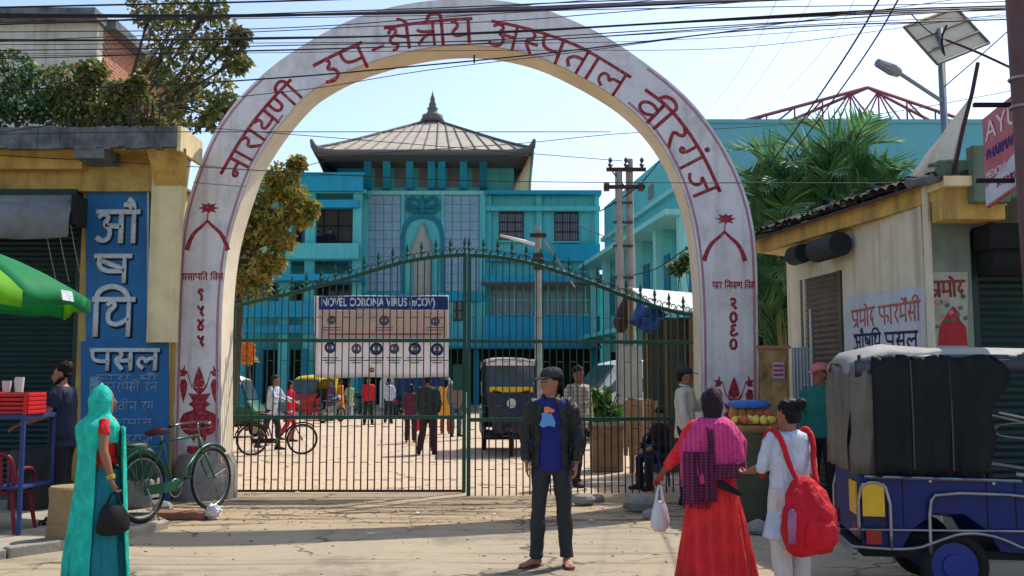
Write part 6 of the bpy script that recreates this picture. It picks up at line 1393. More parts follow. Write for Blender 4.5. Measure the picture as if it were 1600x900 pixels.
# ================================================================= PEOPLE
SKIN = mat('skin_brown', (146,94,70), .55, .1, 8, spec=.35); SKIN2 = mat('skin_tan', (158,108,82), .55, .1, 8, spec=.35)
HAIR = mat('black_hair', (16,13,13), .6, .3, 30, .4, 60, spec=.2)
def cloth_mat(n, c, **k): return mat(n, c, k.pop('rough', .85), k.pop('var', .14), k.pop('scale', 7), .2, 60, fabric=True, **k)
def lerp3(a, b, t): return Vector(a).lerp(Vector(b), t)
def body_parts(mb, J, s, fem=False, head=None, bulk=1.0, finger_curl=.5, simple=False):
    """all skin as closed overlapping pieces, fused afterwards; J holds joint positions"""
    hip, chest, neck = J['hip'], J['chest'], J['neck']
    X = J['side']; F = J['fwd']; U = Vector((0,0,1))
    k = bulk*s
    mb.loft([(hip-U*.06*s, X*.13*k, F*.10*k), (hip, X*.155*k, F*.115*k), (hip+U*.12*s, X*.135*k, F*.10*k), (lerp3(hip,chest,.55), X*.125*k, F*.09*k), (chest-U*.04*s, X*.15*k, F*.105*k), (chest+U*.06*s, X*.155*k, F*.10*k), (neck-U*.045*s, X*.11*k, F*.075*k), (neck, X*.06*k, F*.06*k)], 16)
    # neck and head
    hc = J['head']; q = J['look']; fx = Vector(q).normalized(); sx = fx.cross(U).normalized()*-1; up = U.copy()
    mb.tube([neck-U*.03*s, lerp3(neck,hc,.5), hc-up*.02*s], [.055*s,.05*s,.05*s], 10)
    H = []
    for z, rx, ry, o in ((-.118,.022,.02,.052),(-.108,.036,.036,.045),(-.085,.052,.060,.026),(-.05,.064,.078,.010),(-.015,.071,.088,.0),(.02,.075,.093,-.004),(.06,.075,.093,-.008),(.09,.064,.082,-.012),(.112,.044,.058,-.014),(.122,.015,.02,-.014)):
        H.append((hc+(up*z+fx*o)*s, sx*rx*s, fx*ry*s))
    mb.loft(H, 18)
    mb.tube([hc+(up*.03+fx*.082)*s, hc+(up*.0+fx*.100)*s, hc+(up*-.022+fx*.106)*s, hc+(up*-.03+fx*.09)*s], [.009*s,.012*s,.016*s,.012*s], 7)      # nose
    for t in (-1,1):
        mb.ball(hc+(up*-.005+sx*t*.075-fx*.005)*s, (.012*s,.02*s,.03*s), 7, 5)                              # ears
        mb.ball(hc+(up*.034+sx*t*.03+fx*.078)*s, (.02*s,.012*s,.007*s), 7, 5)                               # brow
        mb.ball(hc+(up*-.02+sx*t*.042+fx*.06)*s, (.02*s,.018*s,.016*s), 7, 5)                               # cheek
    mb.ball(hc+(up*-.052+fx*.082)*s, (.024*s,.012*s,.006*s), 7, 5); mb.ball(hc+(up*-.063+fx*.080)*s, (.021*s,.012*s,.007*s), 7, 5)   # lips
    mb.ball(hc+(up*-.10+fx*.062)*s, (.022*s,.018*s,.015*s), 7, 5)
    for side in (0,1):
        sh, el, wr = J['arm'][side]
        mb.tube([lerp3(sh,chest+U*.05*s,.45)-U*.03*s, sh-U*.03*s, lerp3(sh,el,.3), lerp3(sh,el,.8), el, lerp3(el,wr,.25), lerp3(el,wr,.8), wr], [.036*k,.044*k,.046*k,.038*k,.038*k,.04*k,.027*k,.025*k], 10)
        hd_ = J['hand'][side] if J.get('hand') else None
        d = ((wr-el).normalized() if hd_ is None else Vector(hd_).normalized()); pn = J['palm'][side] if J.get('palm') else (X*(1 if side == 0 else -1)); pn = (pn-d*pn.dot(d)).normalized(); w_ = d.cross(pn).normalized()
        if w_.dot(F) < 0 and abs(w_.dot(F)) > .2: w_ = -w_
        pc = wr+d*.045*s; h = s
        mb.loft([(wr-d*.01*h, w_*.026*h, pn*.018*h), (wr+d*.03*h, w_*.036*h, pn*.016*h), (wr+d*.075*h, w_*.042*h, pn*.014*h), (wr+d*.09*h, w_*.038*h, pn*.011*h)], 10)
        c = finger_curl
        for i, (o, L) in enumerate(((.031,.068),(.011,.078),(-.010,.072),(-.030,.056))):
            b0 = wr+(d*.082+w_*o)*h; r = .0088*h*(1.25 if simple else 1)
            p1 = b0+(d*math.cos(c*.5)+pn*math.sin(c*.5))*L*.45*h; p2 = p1+(d*math.cos(c*1.4)+pn*math.sin(c*1.4))*L*.33*h; p3 = p2+(d*math.cos(c*2.3)+pn*math.sin(c*2.3))*L*.25*h
            mb.tube([b0-d*.015*h+w_*o*.1*h, p1+w_*o*.1*h, p2+w_*o*.12*h, p3+w_*o*.12*h], [r*1.05,r,r*.9,r*.75], 6)
        tb = wr+(d*.02+w_*.024)*h; mb.tube([tb, tb+(d*.03+w_*.026+pn*.01)*h, tb+(d*.06+w_*.03+pn*.024)*h], [.012*h,.0105*h,.008*h], 6)
    for side in (0,1):
        hp, kn, an = J['leg'][side]; ff = J['foot'][side]
        mb.tube([hp, lerp3(hp,kn,.3), lerp3(hp,kn,.85), kn, lerp3(kn,an,.3), lerp3(kn,an,.8), an], [.085*k,.078*k,.055*k,.052*k,.053*k,.034*k,.034*k], 10)
        fs = Vector((ff.y,-ff.x,0)); heel = an-ff*.05*s+U*(-.05*s)
        mb.loft([(an-ff*.055*s-U*.045*s, fs*.02*s, U*.025*s), (an-ff*.03*s-U*.045*s, fs*.033*s, U*.034*s), (an+ff*.03*s-U*.04*s, fs*.036*s, U*.038*s), (an+ff*.10*s-U*.055*s, fs*.044*s, U*.022*s), (an+ff*.155*s-U*.062*s, fs*.042*s, U*.016*s)], 10)
        for i in range(5): o = (-.034+.0165*i)*s; mb.ball(an+ff*(.165+(.012 if i in (1,2,3) else 0))*s+fs*o-U*.065*s, (.012*s if i else .015*s,)*3, 6, 4)
def person(label, loc, rz, H=1.68, pose=None, look=(0,-1,0), top=None, bottom=None, hair='short', skin=SKIN, vox=.0085, bulk=1.0, eyes=True, curl=.5, extra=None, shoes=None, group=None, headtilt=(0,0), cat='person', lean=(0,0)):
    s = H/1.70; pose = pose or {}; t = thing('person', label, cat, loc, rz, group)
    U = Vector((0,0,1)); X = Vector((1,0,0)); F = Vector((0,-1,0))
    hz = pose.get('hip_z', .93)*s; hip = Vector((0,0,hz)); ln = Vector((lean[0], lean[1], 0))*s
    chest = hip+U*.40*s+ln*.75; neck = hip+U*.545*s+ln; head = hip+U*.665*s+ln*1.15+Vector((headtilt[0],headtilt[1],0))
    W = .162*bulk*s*(.93 if bottom and bottom.get('skirt') else 1)
    J = dict(hip=hip, chest=chest, neck=neck, head=head, side=X, fwd=F, look=Vector(look))
    arms = pose.get('arms', ((( -.05,.02,-.28),(-.03,-.05,-.52)), ((.05,.02,-.28),(.03,-.05,-.52))))
    J['arm'] = []
    for i, (e, w_) in enumerate(arms):
        sh = chest+U*.095*s+X*W*(-1 if i == 0 else 1); J['arm'].append((sh, sh+Vector(e)*s, sh+Vector(w_)*s))
    J['palm'] = pose.get('palm') and [Vector(p) for p in pose['palm']] or [X*1.0, X*-1.0]
    J['hand'] = pose.get('hand')
    legs = pose.get('legs', (((-.10,-.01,-.43),(-.11,.01,-.845)), ((.10,-.01,-.43),(.11,.01,-.845)))); J['leg'] = []; J['foot'] = []
    for i, (kn, an) in enumerate(legs):
        J['leg'].append((hip+X*(.085*s)*(-1 if i == 0 else 1), hip+Vector(kn)*s, hip+Vector(an)*s)); J['foot'].append(Vector(pose.get('feet', ((-.2,-1,0),(.2,-1,0)))[i]).normalized())
    mb = MB(); body_parts(mb, J, s, bulk=bulk, finger_curl=curl, simple=vox > .011); body = remesh(mb, 'body', vox, skin, t)
    fx = J['look'].normalized(); sx = -fx.cross(U).normalized()
    hc = head
    if eyes:
        for q in (-1,1):
            mb = MB(); mb.ball(hc+(U*.012+sx*q*.03+fx*.083)*s, (.014*s,.009*s,.007*s), 8, 5); e = mb.build('eye', mat('eye_white', (120,104,94), .3, .05, 9), body, smooth=True)
            mb = MB(); mb.ball(hc+(U*.012+sx*q*.03+fx*.090)*s, (.006*s,.004*s,.006*s), 8, 5); mb.build('iris', mat('eye_dark', (20,14,12), .2, .05, 9), e, smooth=True)
            mb = MB(); mb.tube([hc+(U*.036+sx*q*.014+fx*.094)*s, hc+(U*.042+sx*q*.03+fx*.089)*s, hc+(U*.036+sx*q*.046+fx*.078)*s], [.003*s,.0045*s,.003*s], 5); mb.build('eyebrow', HAIR, body, smooth=True)
    # clothes
    if bottom:
        if bottom.get('skirt'):
            zb = bottom.get('hem', .06)*s; wb = bottom.get('flare', .34)*s; n = bottom.get('pleats', 14); fw = bottom.get('off', (0,0))
            mb = MB(); secs = []; NR = 22
            for i in range(NR):
                q = i/(NR-1); z = hz+.08*s+(zb-hz-.08*s)*q; r = (.15+(wb/s-.15)*q**bottom.get('pow', .9))*s*bulk; secs.append((Vector((fw[0]*q*s, fw[1]*q*s, z)), X*r, F*r*bottom.get('depth', .86)))
            ph = [random.uniform(0,6) for _ in range(4)]
            mb.loft(secs, 96, closed=False, fn=lambda k_, a: 1+(k_/NR)**.8*(bottom.get('amp', .05)*(math.sin(a*n+ph[0]+.5*math.sin(k_*.3))*.7+math.sin(a*(n*.53)+ph[1])*.5+.35*math.sin(a*n*1.9+ph[2]+k_*.1))))
            o = mb.build('skirt', bottom['mat'], t, smooth=True); sf = o.modifiers.new('s','SOLIDIFY'); sf.thickness = .006; sf.offset = 1
            if bottom.get('border'):
                mb = MB(); secs2 = [(c-U*.0, u*1.012, v*1.012) for c, u, v in secs[-3:]]
                mb.loft(secs2, 96, closed=False, fn=lambda k_, a: 1+((k_+NR-3)/NR)**.8*(bottom.get('amp', .05)*(math.sin(a*n+ph[0]+.5*math.sin((k_+NR-3)*.3))*.7+math.sin(a*(n*.53)+ph[1])*.5+.35*math.sin(a*n*1.9+ph[2]+(k_+NR-3)*.1))))
                mb.build('hem_border', bottom['border'], o, smooth=True)
        else:
            mb = MB(); k = s*bulk*bottom.get('wide', 1)
            mb.loft([(hip+U*.09*s, X*.155*k, F*.12*k), (hip, X*.172*k, F*.132*k), (hip-U*.08*s, X*.165*k, F*.125*k), (hip-U*.13*s, X*.11*k, F*.10*k)], 16)
            for hp, kn, an in J['leg']:
                e = an+(kn-an).normalized()*bottom.get('crop', .0)*s; mb.tube([hp-U*.01, lerp3(hp,kn,.3), lerp3(hp,kn,.85), kn, lerp3(kn,e,.3), lerp3(kn,e,.85), e-U*.012*s], [.10*k,.094*k,.074*k,.070*k,.070*k,.062*k,.066*k], 12)
            remesh(mb, 'trousers', max(vox, .009), bottom['mat'], t, wr=.012*s, ws=9)
    if top:
        k = s*bulk*top.get('fat', 1.0); zb = top.get('len', -.06)*s; mb = MB()
        mb.loft([(hip+U*zb, X*(.178+top.get('flare',0))*k, F*(.138+top.get('flare',0))*k), (hip+U*(zb*.4+.04*s), X*.172*k, F*.136*k), (lerp3(hip,chest,.5), X*.16*k, F*.125*k), (chest-U*.03*s, X*.172*k, F*.13*k), (chest+U*.07*s, X*.175*k, F*.122*k), (chest+U*.11*s, X*.150*k, F*.105*k), (neck-U*.012*s, X*.072*k, F*.070*k)], 20)
        sl_ = top.get('sleeve', 1.0)
        for sh, el, wr in J['arm']:
            ins_ = lerp3(sh, chest+U*.05*s, .45)-U*.02*s; pts = [ins_, sh-U*.022*s, lerp3(sh,el,.25), lerp3(sh,el,min(1,sl_*2)*.9)]; rr = [.05*k,.060*k,.061*k,.055*k]
            if sl_ > .5: q = (sl_-.5)*2; pts += [el, lerp3(el,wr,.4*q), lerp3(el,wr,q*.97)]; rr += [.054*k,.052*k,.042*k]
            else: pts[-1] = lerp3(sh,el,sl_*2)
            mb.tube(pts, rr, 12)
        remesh(mb, top.get('name', 'shirt'), max(vox, .009), top['mat'], t, wr=.013*s, ws=8.5)
        if top.get('collar'): mb = MB(); mb.ring(neck+U*.012*s-F*.004, .062*s, .014*s, (0,-.25,1), 20, 6); mb.build('collar', top['mat'], t, smooth=True)
    if hair == 'short':
        mb = MB()
        mb.loft([(hc+(U*z-fx*o)*s, sx*rx*s, fx*ry*s) for z, rx, ry, o in ((-.05,.062,.05,.052),(-.01,.078,.068,.036),(.03,.083,.088,.018),(.06,.083,.098,.012),(.09,.074,.092,.012),(.118,.052,.07,.012),(.134,.018,.03,.012))], 18)
        remesh(mb, 'hair', max(.008, vox*.9), HAIR, t, wr=.012*s, ws=26)
    elif hair == 'bun':
        mb = MB(); mb.loft([(hc+(U*z-fx*o)*s, sx*rx*s, fx*ry*s) for z, rx, ry, o in ((-.075,.05,.04,.06),(-.04,.072,.06,.045),(.0,.082,.075,.03),(.04,.086,.095,.014),(.08,.078,.094,.012),(.112,.055,.07,.012),(.132,.018,.03,.012))], 18)
        mb.ball(hc+(U*.075-fx*.115)*s, (.05*s,.05*s,.045*s), 12, 8); mb.ring(hc+(U*.075-fx*.10)*s, .035*s, .014*s, -fx, 16, 6); remesh(mb, 'hair', .007, HAIR, t, wr=.012*s, ws=28)
    elif hair == 'long':
        mb = MB(); mb.loft([(hc+(U*z-fx*o)*s, sx*rx*s, fx*ry*s) for z, rx, ry, o in ((-.17,.05,.03,.08),(-.10,.068,.045,.065),(-.04,.08,.065,.045),(.0,.084,.075,.03),(.04,.087,.096,.014),(.08,.079,.095,.012),(.112,.055,.07,.012),(.132,.018,.03,.012))], 18)
        remesh(mb, 'hair', max(.008, vox*.9), HAIR, t, wr=.012*s, ws=26)
    if shoes:
        for i in (0,1):
            an = J['leg'][i][2]; ff = J['foot'][i]; fs = Vector((ff.y,-ff.x,0)); mb = MB()
            if shoes[1] == 'sandal':
                mb.loft([(an-ff*.07*s-U*.083*s, fs*.025*s, U*.008*s), (an-U*.083*s, fs*.036*s, U*.009*s), (an+ff*.10*s-U*.083*s, fs*.048*s, U*.009*s), (an+ff*.19*s-U*.083*s, fs*.036*s, U*.008*s)], 12); mb.tube([an+ff*.05*s-fs*.045*s-U*.075*s, an+ff*.07*s-U*.03*s, an+ff*.05*s+fs*.045*s-U*.075*s], .009*s, 6)
                mb.build('sandal', shoes[0], t, smooth=True)
            else:
                mb.loft([(an-ff*.07*s-U*.05*s, fs*.03*s, U*.04*s), (an-ff*.03*s-U*.04*s, fs*.042*s, U*.052*s), (an+ff*.04*s-U*.045*s, fs*.044*s, U*.046*s), (an+ff*.12*s-U*.058*s, fs*.05*s, U*.032*s), (an+ff*.19*s-U*.064*s, fs*.036*s, U*.024*s)], 14); mb.build('shoe', shoes[0], t, smooth=True)
    if extra: extra(t, J, s, hc, fx, sx, U, X, F, body)
    return t
def drape(t, name, m, rows_fn, nu, nv, th=.005, parent=None):
    mb = MB(); R_ = [[mb.bm.verts.new(rows_fn(i/nu, j/nv)) for j in range(nv+1)] for i in range(nu+1)]
    for a, b in zip(R_, R_[1:]):
        for k in range(nv): mb.bm.faces.new((a[k],a[k+1],b[k+1],b[k]))
    o = mb.build(name, m, parent or t, smooth=True); sf = o.modifiers.new('s','SOLIDIFY'); sf.thickness = th; sf.offset = 0; return o
# ---- the standing man in a black jacket
C_jk = cloth_mat('black_leather', (22,26,26), rough=.5); C_ts = cloth_mat('blue_tshirt', (28,34,110)); C_gr = cloth_mat('charcoal_trousers', (44,46,50)); M_cap = cloth_mat('dark_cap', (52,50,54))
def jacket(t, J, s, hc, fx, sx, U, X, F, body):
    hip, chest, neck = J['hip'], J['chest'], J['neck']
    mb = MB(); Z = [(-.07,.182,.145),(.05,.175,.143),(.2,.168,.137),(.34,.178,.138),(.44,.172,.13),(.50,.14,.108),(.535,.085,.085)]
    secs = []
    for i in range(25):         # jacket shell, open at the front
        q = i/24*(len(Z)-1); k = min(int(q), len(Z)-2); f = q-k; z, rx, ry = [Z[k][n]+(Z[k+1][n]-Z[k][n])*f for n in range(3)]
        gap = .62-.35*max(0,(z-.3))/.25 if z > .3 else .62+.06*math.sin(z*20); row_o = []; row_i = []
        for j in range(41):
            a = -PI/2+gap+(2*PI-2*gap)*j/40; w_ = 1+.03*noise.noise(Vector((math.cos(a)*3,math.sin(a)*3,z*9)))+.02*math.sin(z*38+math.cos(a)*4)
            row_o.append(hip+Vector((rx*math.cos(a)*w_, ry*math.sin(a)*w_, z))*s); row_i.append(hip+Vector(((rx-.016)*math.cos(a)*w_, (ry-.016)*math.sin(a)*w_, z))*s)
        secs.append(row_o+row_i[::-1])
    V_ = [[mb.bm.verts.new(p) for p in r] for r in secs]; n = len(V_[0])
    for a, b in zip(V_, V_[1:]):
        for k in range(n): mb.bm.faces.new((a[k],a[(k+1)%n],b[(k+1)%n],b[k]))
    mb.bm.faces.new(V_[0]); mb.bm.faces.new(V_[-1][::-1])
    for sh, el, wr in J['arm']: mb.tube([lerp3(sh, chest+U*.05*s, .5)-U*.02*s, sh-U*.022*s, lerp3(sh,el,.25), lerp3(sh,el,.9), el, lerp3(el,wr,.4), lerp3(el,wr,.93)], [.06*s,.070*s,.072*s,.063*s,.061*s,.058*s,.048*s], 14)
    jk = remesh(mb, 'jacket', .008, C_jk, t, wr=.016*s, ws=10)
    for q_ in (-1,1): mb = MB(); mb.slab([neck+(X*q_*.03-F*.07+U*.02)*s, neck+(X*q_*.085+U*.012)*s, neck+(X*q_*.10+F*.07-U*.07)*s, neck+(X*q_*.05+F*.085-U*.03)*s, neck+(X*q_*.06+F*.03+U*.025)*s], (0,-.004,.008)); mb.build('collar_flap', C_jk, jk)
    mb = MB(); c = chest+F*.137*s+U*.0*s+X*-.02*s
    mb.slab([c+Vector((x*s, -.006-.05*0, z*s)) for x, z in ((-.03,.055),(.01,.06),(.03,.045),(.065,.03),(.05,.005),(.02,.012),(-.005,-.005),(-.03,.01))], (0,.008,0)); mb.build('orange_print', mat('print_orange', (220,130,90), .8), t)
    mb = MB(); mb.slab([c+Vector((x*s, -.004, z*s)) for x, z in ((-.055,.0),(-.02,.012),(.0,-.008),(.03,.004),(.05,-.03),(.07,-.08),(.06,-.12),(.01,-.105),(-.04,-.125),(-.075,-.10),(-.05,-.05))], (0,.008,0)); mb.build('blue_print', mat('print_blue', (90,150,210), .8), t)
    cap_fn(t, hc, fx, sx, U, s, M_cap)
    mb = MB(); mb.ball(hc+(U*-.042+fx*.088)*s, (.022*s,.008*s,.006*s), 8, 5); mb.ball(hc+(U*-.10+fx*.066)*s, (.026*s,.022*s,.018*s), 8, 5); mb.build('stubble', mat('stubble_dark', (50,34,28), .8), body, smooth=True)
def cap_fn(t, hc, fx, sx, U, s, m, brim=.07, all_round=False):
    mb = MB(); mb.loft([(hc+(U*z-fx*.008)*s, sx*rx*s, fx*ry*s) for z, rx, ry in ((.05,.094,.108),(.075,.096,.108),(.105,.088,.098),(.13,.066,.075),(.142,.03,.034))], 20)
    cp = mb.build('cap', m, t, smooth=True)
    mb = MB()
    if all_round: mb.loft([(hc+(U*.052)*s, sx*.088*s, fx*.10*s), (hc+(U*.035)*s, sx*.14*s, fx*.15*s), (hc+(U*.03)*s, sx*.14*s, fx*.15*s), (hc+(U*.045)*s, sx*.088*s, fx*.10*s)], 22)
    else: mb.loft([(hc+(U*.056+fx*.06)*s, sx*.085*s, U*.006*s), (hc+(U*.052+fx*.11)*s, sx*.078*s, U*.006*s), (hc+(U*.042+fx*.155)*s, sx*.055*s, U*.005*s), (hc+(U*.036+fx*.172)*s, sx*.02*s, U*.004*s)], 14)
    mb.build('brim', m, cp, smooth=True)
q = G(862,884)
person('man in black jacket, blue t-shirt and cap standing in the road before the gate', (q.x,q.y,0), -.12, 1.76, look=(-.72,-.7,-.05),
  pose=dict(arms=(((-.07,.03,-.27),(-.06,-.04,-.53)),((.08,.03,-.27),(.07,-.05,-.53))), legs=(((-.11,-.03,-.43),(-.135,-.02,-.845)),((.11,.0,-.43),(.13,.02,-.845))), feet=((-.75,-.8,0),(.25,-1,0))),
  top=dict(mat=C_ts, sleeve=.3, len=-.10), bottom=dict(mat=C_gr), hair='short', skin=SKIN2, bulk=.95, extra=jacket, shoes=(mat('sandal_brown', (110,52,36), .7), 'sandal'), vox=.0075)
# ---- woman in teal saree, seen from her right, walking right
C_teal = cloth_mat('teal_saree', (30,184,160), var=.3, scale=12); C_teal2 = cloth_mat('teal_saree_skirt', (24,120,132), var=.18); C_redb = cloth_mat('red_blouse', (196,30,34))
def saree(t, J, s, hc, fx, sx, U, X, F, body):
    hip, chest, neck = J['hip'], J['chest'], J['neck']
    def hood(u, v):      # veil over the head and face side, falling to the shoulder blades
        a = -2.35+4.7*u; z = .165-v*(.52+.34*max(0,math.cos(a)))
        d = (-fx*math.cos(a)+sx*math.sin(a)); zn = z+.02
        st = lambda q_: max(0,min(1,q_))**2*(3-2*max(0,min(1,q_))); r = math.sqrt(max(.0001, 1-(zn/.168)**2))*.112 if z > .02 else .111-.012*st((.02-z)/.1)+.10*st((-.09-z)/.13)-.02*st((-.24-z)/.2)
        fold = 1+(.03*math.sin(a*7+v*4)+.02*math.sin(a*15))*min(1,v*3)
        return hc+(U*z+d*r*fold-fx*.01+Vector((0,0,0)))*s
    drape(t, 'veil', C_teal, hood, 48, 34, .006)
    def pallu(u, v):     # saree wrapped over the back and side, falling to the ankles; the right arm stays free
        a = -.55+3.4*u; z0 = chest.z+.02*s; z = z0+(.05*s-z0)*v; q = max(0, min(1, (v-.02)*1.2)); r = (.18+.10*q**1.2)*s; w_ = 1+(.035*math.sin(a*11+v*2)+.022*math.sin(a*21+v*5))*(.4+v)
        return Vector((math.cos(a)*r*w_*1.0, math.sin(a)*r*w_*.95, z))
    drape(t, 'saree_end', C_teal, pallu, 70, 40, .006)
    def band(u, v):      # shoulder band crossing the back from the right hip to the left shoulder
        a = 2.6-2.9*u; z = chest.z+(-.30+.36*u-.16*v)*s; return Vector((math.cos(a)*.19*s, math.sin(a)*.165*s, z))
    drape(t, 'shoulder_wrap', C_teal, band, 40, 10, .006)
    drape(t, 'front_fall', C_teal, lambda u, v: Vector(((-.17+.30*u)*s*(1+.6*v), (-.165-.06*v+.02*math.sin(u*14+v*3))*s, chest.z+.04*s+(.04*s-chest.z)*v)), 30, 34, .006)
    for k in range(3): mb = MB(); w0 = lerp3(J['arm'][0][1], J['arm'][0][2], .82+.05*k); mb.ring(w0, .034*s, .004*s, (J['arm'][0][2]-J['arm'][0][1]), 16, 5); mb.build('bangle', M_ay, body, smooth=True)
q = G(150,915)
wt = person('woman in teal saree with veil over her head walking at the left', (q.x,q.y,0), math.radians(118), 1.60, look=(.0,-1,0),
  pose=dict(arms=(((-.09,.0,-.26),(-.11,-.07,-.50)),((.05,-.02,-.26),(.02,-.14,-.42))), palm=((0,-1,0),(-1,0,0)), legs=(((-.10,-.06,-.43),(-.10,-.10,-.845)),((.10,.03,-.42),(.10,.12,-.845))), feet=((0,-1,0),(0,-1,0))),
  top=dict(mat=C_redb, sleeve=.22, len=.16, name='blouse'), bottom=dict(mat=C_teal2, skirt=True, hem=.03, flare=.26, pleats=16, amp=.07, depth=1.0, pow=.8), hair=None, skin=SKIN, eyes=False, extra=saree, vox=.008, curl=1.1)
wr = Vector((0,0,0))
def bag_at(name, label, p, w_, h, m, th=.09, rz=0, strapL=.16, parent=None):
    t = thing(name, label, 'bag', (p[0],p[1],p[2]-h-strapL), rz)
    mb = MB(); mb.loft([((0,0,0),(w_*.30,0,0),(0,th*.5,0)),((0,0,.03),(w_*.46,0,0),(0,th*.8,0)),((0,0,h*.35),(w_*.5,0,0),(0,th,0)),((0,0,h*.7),(w_*.42,0,0),(0,th*.8,0)),((0,0,h*.93),(w_*.32,0,0),(0,th*.5,0)),((0,0,h),(w_*.28,0,0),(0,th*.25,0))], 28, fn=lambda k,a: 1+.07*math.sin(a*5+k)+.05*math.sin(a*9+k*2))
    mb.build('bag_body', m, t, smooth=True)
    for s_ in (-1,1): mb = MB(); mb.tube(smoothline([(-w_*.22,s_*th*.2,h*.96),(-w_*.10,s_*.01,h+strapL*.7),(0,0,h+strapL),(w_*.10,s_*.01,h+strapL*.7),(w_*.22,s_*th*.2,h*.96)],2), .007, 6); mb.build('handle', m, t, smooth=True)
    return t
def hand_pos(t, J_off): return Matrix.Rotation(t.rotation_euler[2], 4, 'Z') @ Vector(J_off)+Vector(t.location)
s_ = 1.60/1.70; hp = hand_pos(wt, ((-.151*s_-.11*s_), -.09*s_, (.93+.40+.095-.50-.10)*s_)); bag_at('handbag', 'black cloth handbag carried by the woman in teal saree', hp, .26, .24, M_black, .07, math.radians(40), .1)
# ---- woman in pink shawl and red dress, back to the camera
C_red = cloth_mat('coral_red_dress', (214,34,40), var=.3, scale=5, stripe=[('X',3.2,(236,84,70),.22)]); C_shawl = cloth_mat('pink_shawl', (200,52,118), var=.3, scale=14, stripe=[('X',9,(226,100,150),.4),('Z',16,(160,30,90),.35)]); C_shd = cloth_mat('plum_shawl_end', (86,26,62), var=.35, scale=22, stripe=[('Z',14,(150,50,100),.6),('X',9,(40,14,34),.7)]); C_brd = cloth_mat('brown_gold_border', (120,70,34), var=.5, scale=40); C_scf = cloth_mat('black_headscarf', (30,14,24), var=.3, scale=14)
def shawl(t, J, s, hc, fx, sx, U, X, F, body):
    hip, chest, neck = J['hip'], J['chest'], J['neck']
    mb = MB(); mb.loft([(hc+(U*z-fx*o)*s, sx*rx*s, fx*ry*s) for z, rx, ry, o in ((-.20,.095,.075,.03),(-.16,.070,.07,.035),(-.10,.076,.082,.03),(-.04,.086,.094,.022),(.02,.091,.10,.016),(.06,.088,.102,.012),(.10,.070,.084,.012),(.13,.042,.052,.012),(.142,.012,.016,.012))], 22)
    remesh(mb, 'headscarf', .008, C_scf, t, wr=.012*s, ws=13)
    def cape(u, v):      # over both shoulders and upper arms, seen from behind
        a = -2.1+4.2*u; d = Vector((math.sin(a), math.cos(a), 0)); dn = .46+.07*math.sin(a)
        sh = .088+(.262-.088)*min(1, v*2.4)**.62; z = neck.z+.012*s-(.0+(v**1.15)*dn)*s-(min(1,v*2.4)*.05*s)
        rx = sh*(1.0+(.05*math.sin(a*8+v*5)+.028*math.sin(a*15+v*2))*min(1,v*2)); ry = min(sh, .165+.03*v)*(1.0+.06*math.sin(a*8+v*5)*min(1,v*2))
        return Vector((neck.x+d.x*rx*s, neck.y+d.y*ry*s, z))
    drape(t, 'shawl', C_shawl, cape, 72, 30, .008)
    def tail(u, v):      # plum coloured fringed end hanging on the left of the back
        x = .05+.20*u; y = .195+.022*math.sin(u*10+v*2)+.01*math.sin(u*23); return Vector((x*s*(1+.05*v), neck.y+(y-.35*max(0,x-.17))*s, chest.z-.12*s-.40*v*s))
    drape(t, 'shawl_end', C_shd, tail, 30, 26, .006)
    drape(t, 'shawl_fold', C_shd, lambda u, v: Vector(((.065-.055*v-.02*u)*s, neck.y+(.100+.115*min(1,u*5)+.010*math.sin(v*9+u*4))*s, neck.z+.0*s-u*.66*s)), 26, 8, .006)
    drape(t, 'shawl_border', C_shd, lambda u, v: Vector(((.0-.25*u)*s, neck.y+(.215+.012*math.sin(u*12)-.13*max(0,u-.45))*s, neck.z-(.37-.03*u+.12*v)*s)), 20, 6, .006)
    drape(t, 'black_border', C_scf, lambda u, v: Vector(((-.02-.19*u)*s, neck.y+(.208-.10*max(0,u-.5))*s, neck.z-(.46+.13*u+.09*v*(1-u*.6))*s)), 14, 5, .006)
    for k in range(20): x = (.05+.20*k/19)*1.05; mb = MB(); q0 = Vector((x*s, neck.y+(.19-.35*max(0,x-.17))*s, chest.z-.52*s)); mb.tube([q0, q0+Vector((random.uniform(-.01,.01),0,-.06*s))], .004, 4); mb.build('fringe', C_shd, t)
q = G(1118,935)
wp = person('woman in pink shawl and long red dress seen from behind', (q.x,q.y,0), PI-.12, 1.59, look=(0,-1,0),
  pose=dict(arms=(((.02*0-.05,-.02,-.27),(-.02,-.12,-.48)),((.13,-.03,-.24),(.27,-.16,-.43))), legs=(((-.09,-.02,-.43),(-.09,0,-.845)),((.09,-.02,-.43),(.09,0,-.845))), feet=((0,-1,0),(0,-1,0)), palm=((1,0,0),(0,0,-1))),
  top=dict(mat=C_red, sleeve=.85, len=-.05), bottom=dict(mat=C_red, skirt=True, hem=.15, flare=.315, pleats=15, amp=.10, border=C_brd, pow=.75, depth=.8), hair=None, skin=mat('henna_skin', (150,70,50), .6), extra=shawl, vox=.008, curl=1.0, eyes=False)
s_ = 1.59/1.70; hp = hand_pos(wp, ((.151*s_+.29*s_), -.17*s_, (.93+.40+.095-.52)*s_)); bag_at('carrier_bag', 'white plastic carrier bag held by the woman in pink shawl', hp, .15, .24, mat('carrier_white', (206,204,206), .4, .06, 9), .055, .3, .13)
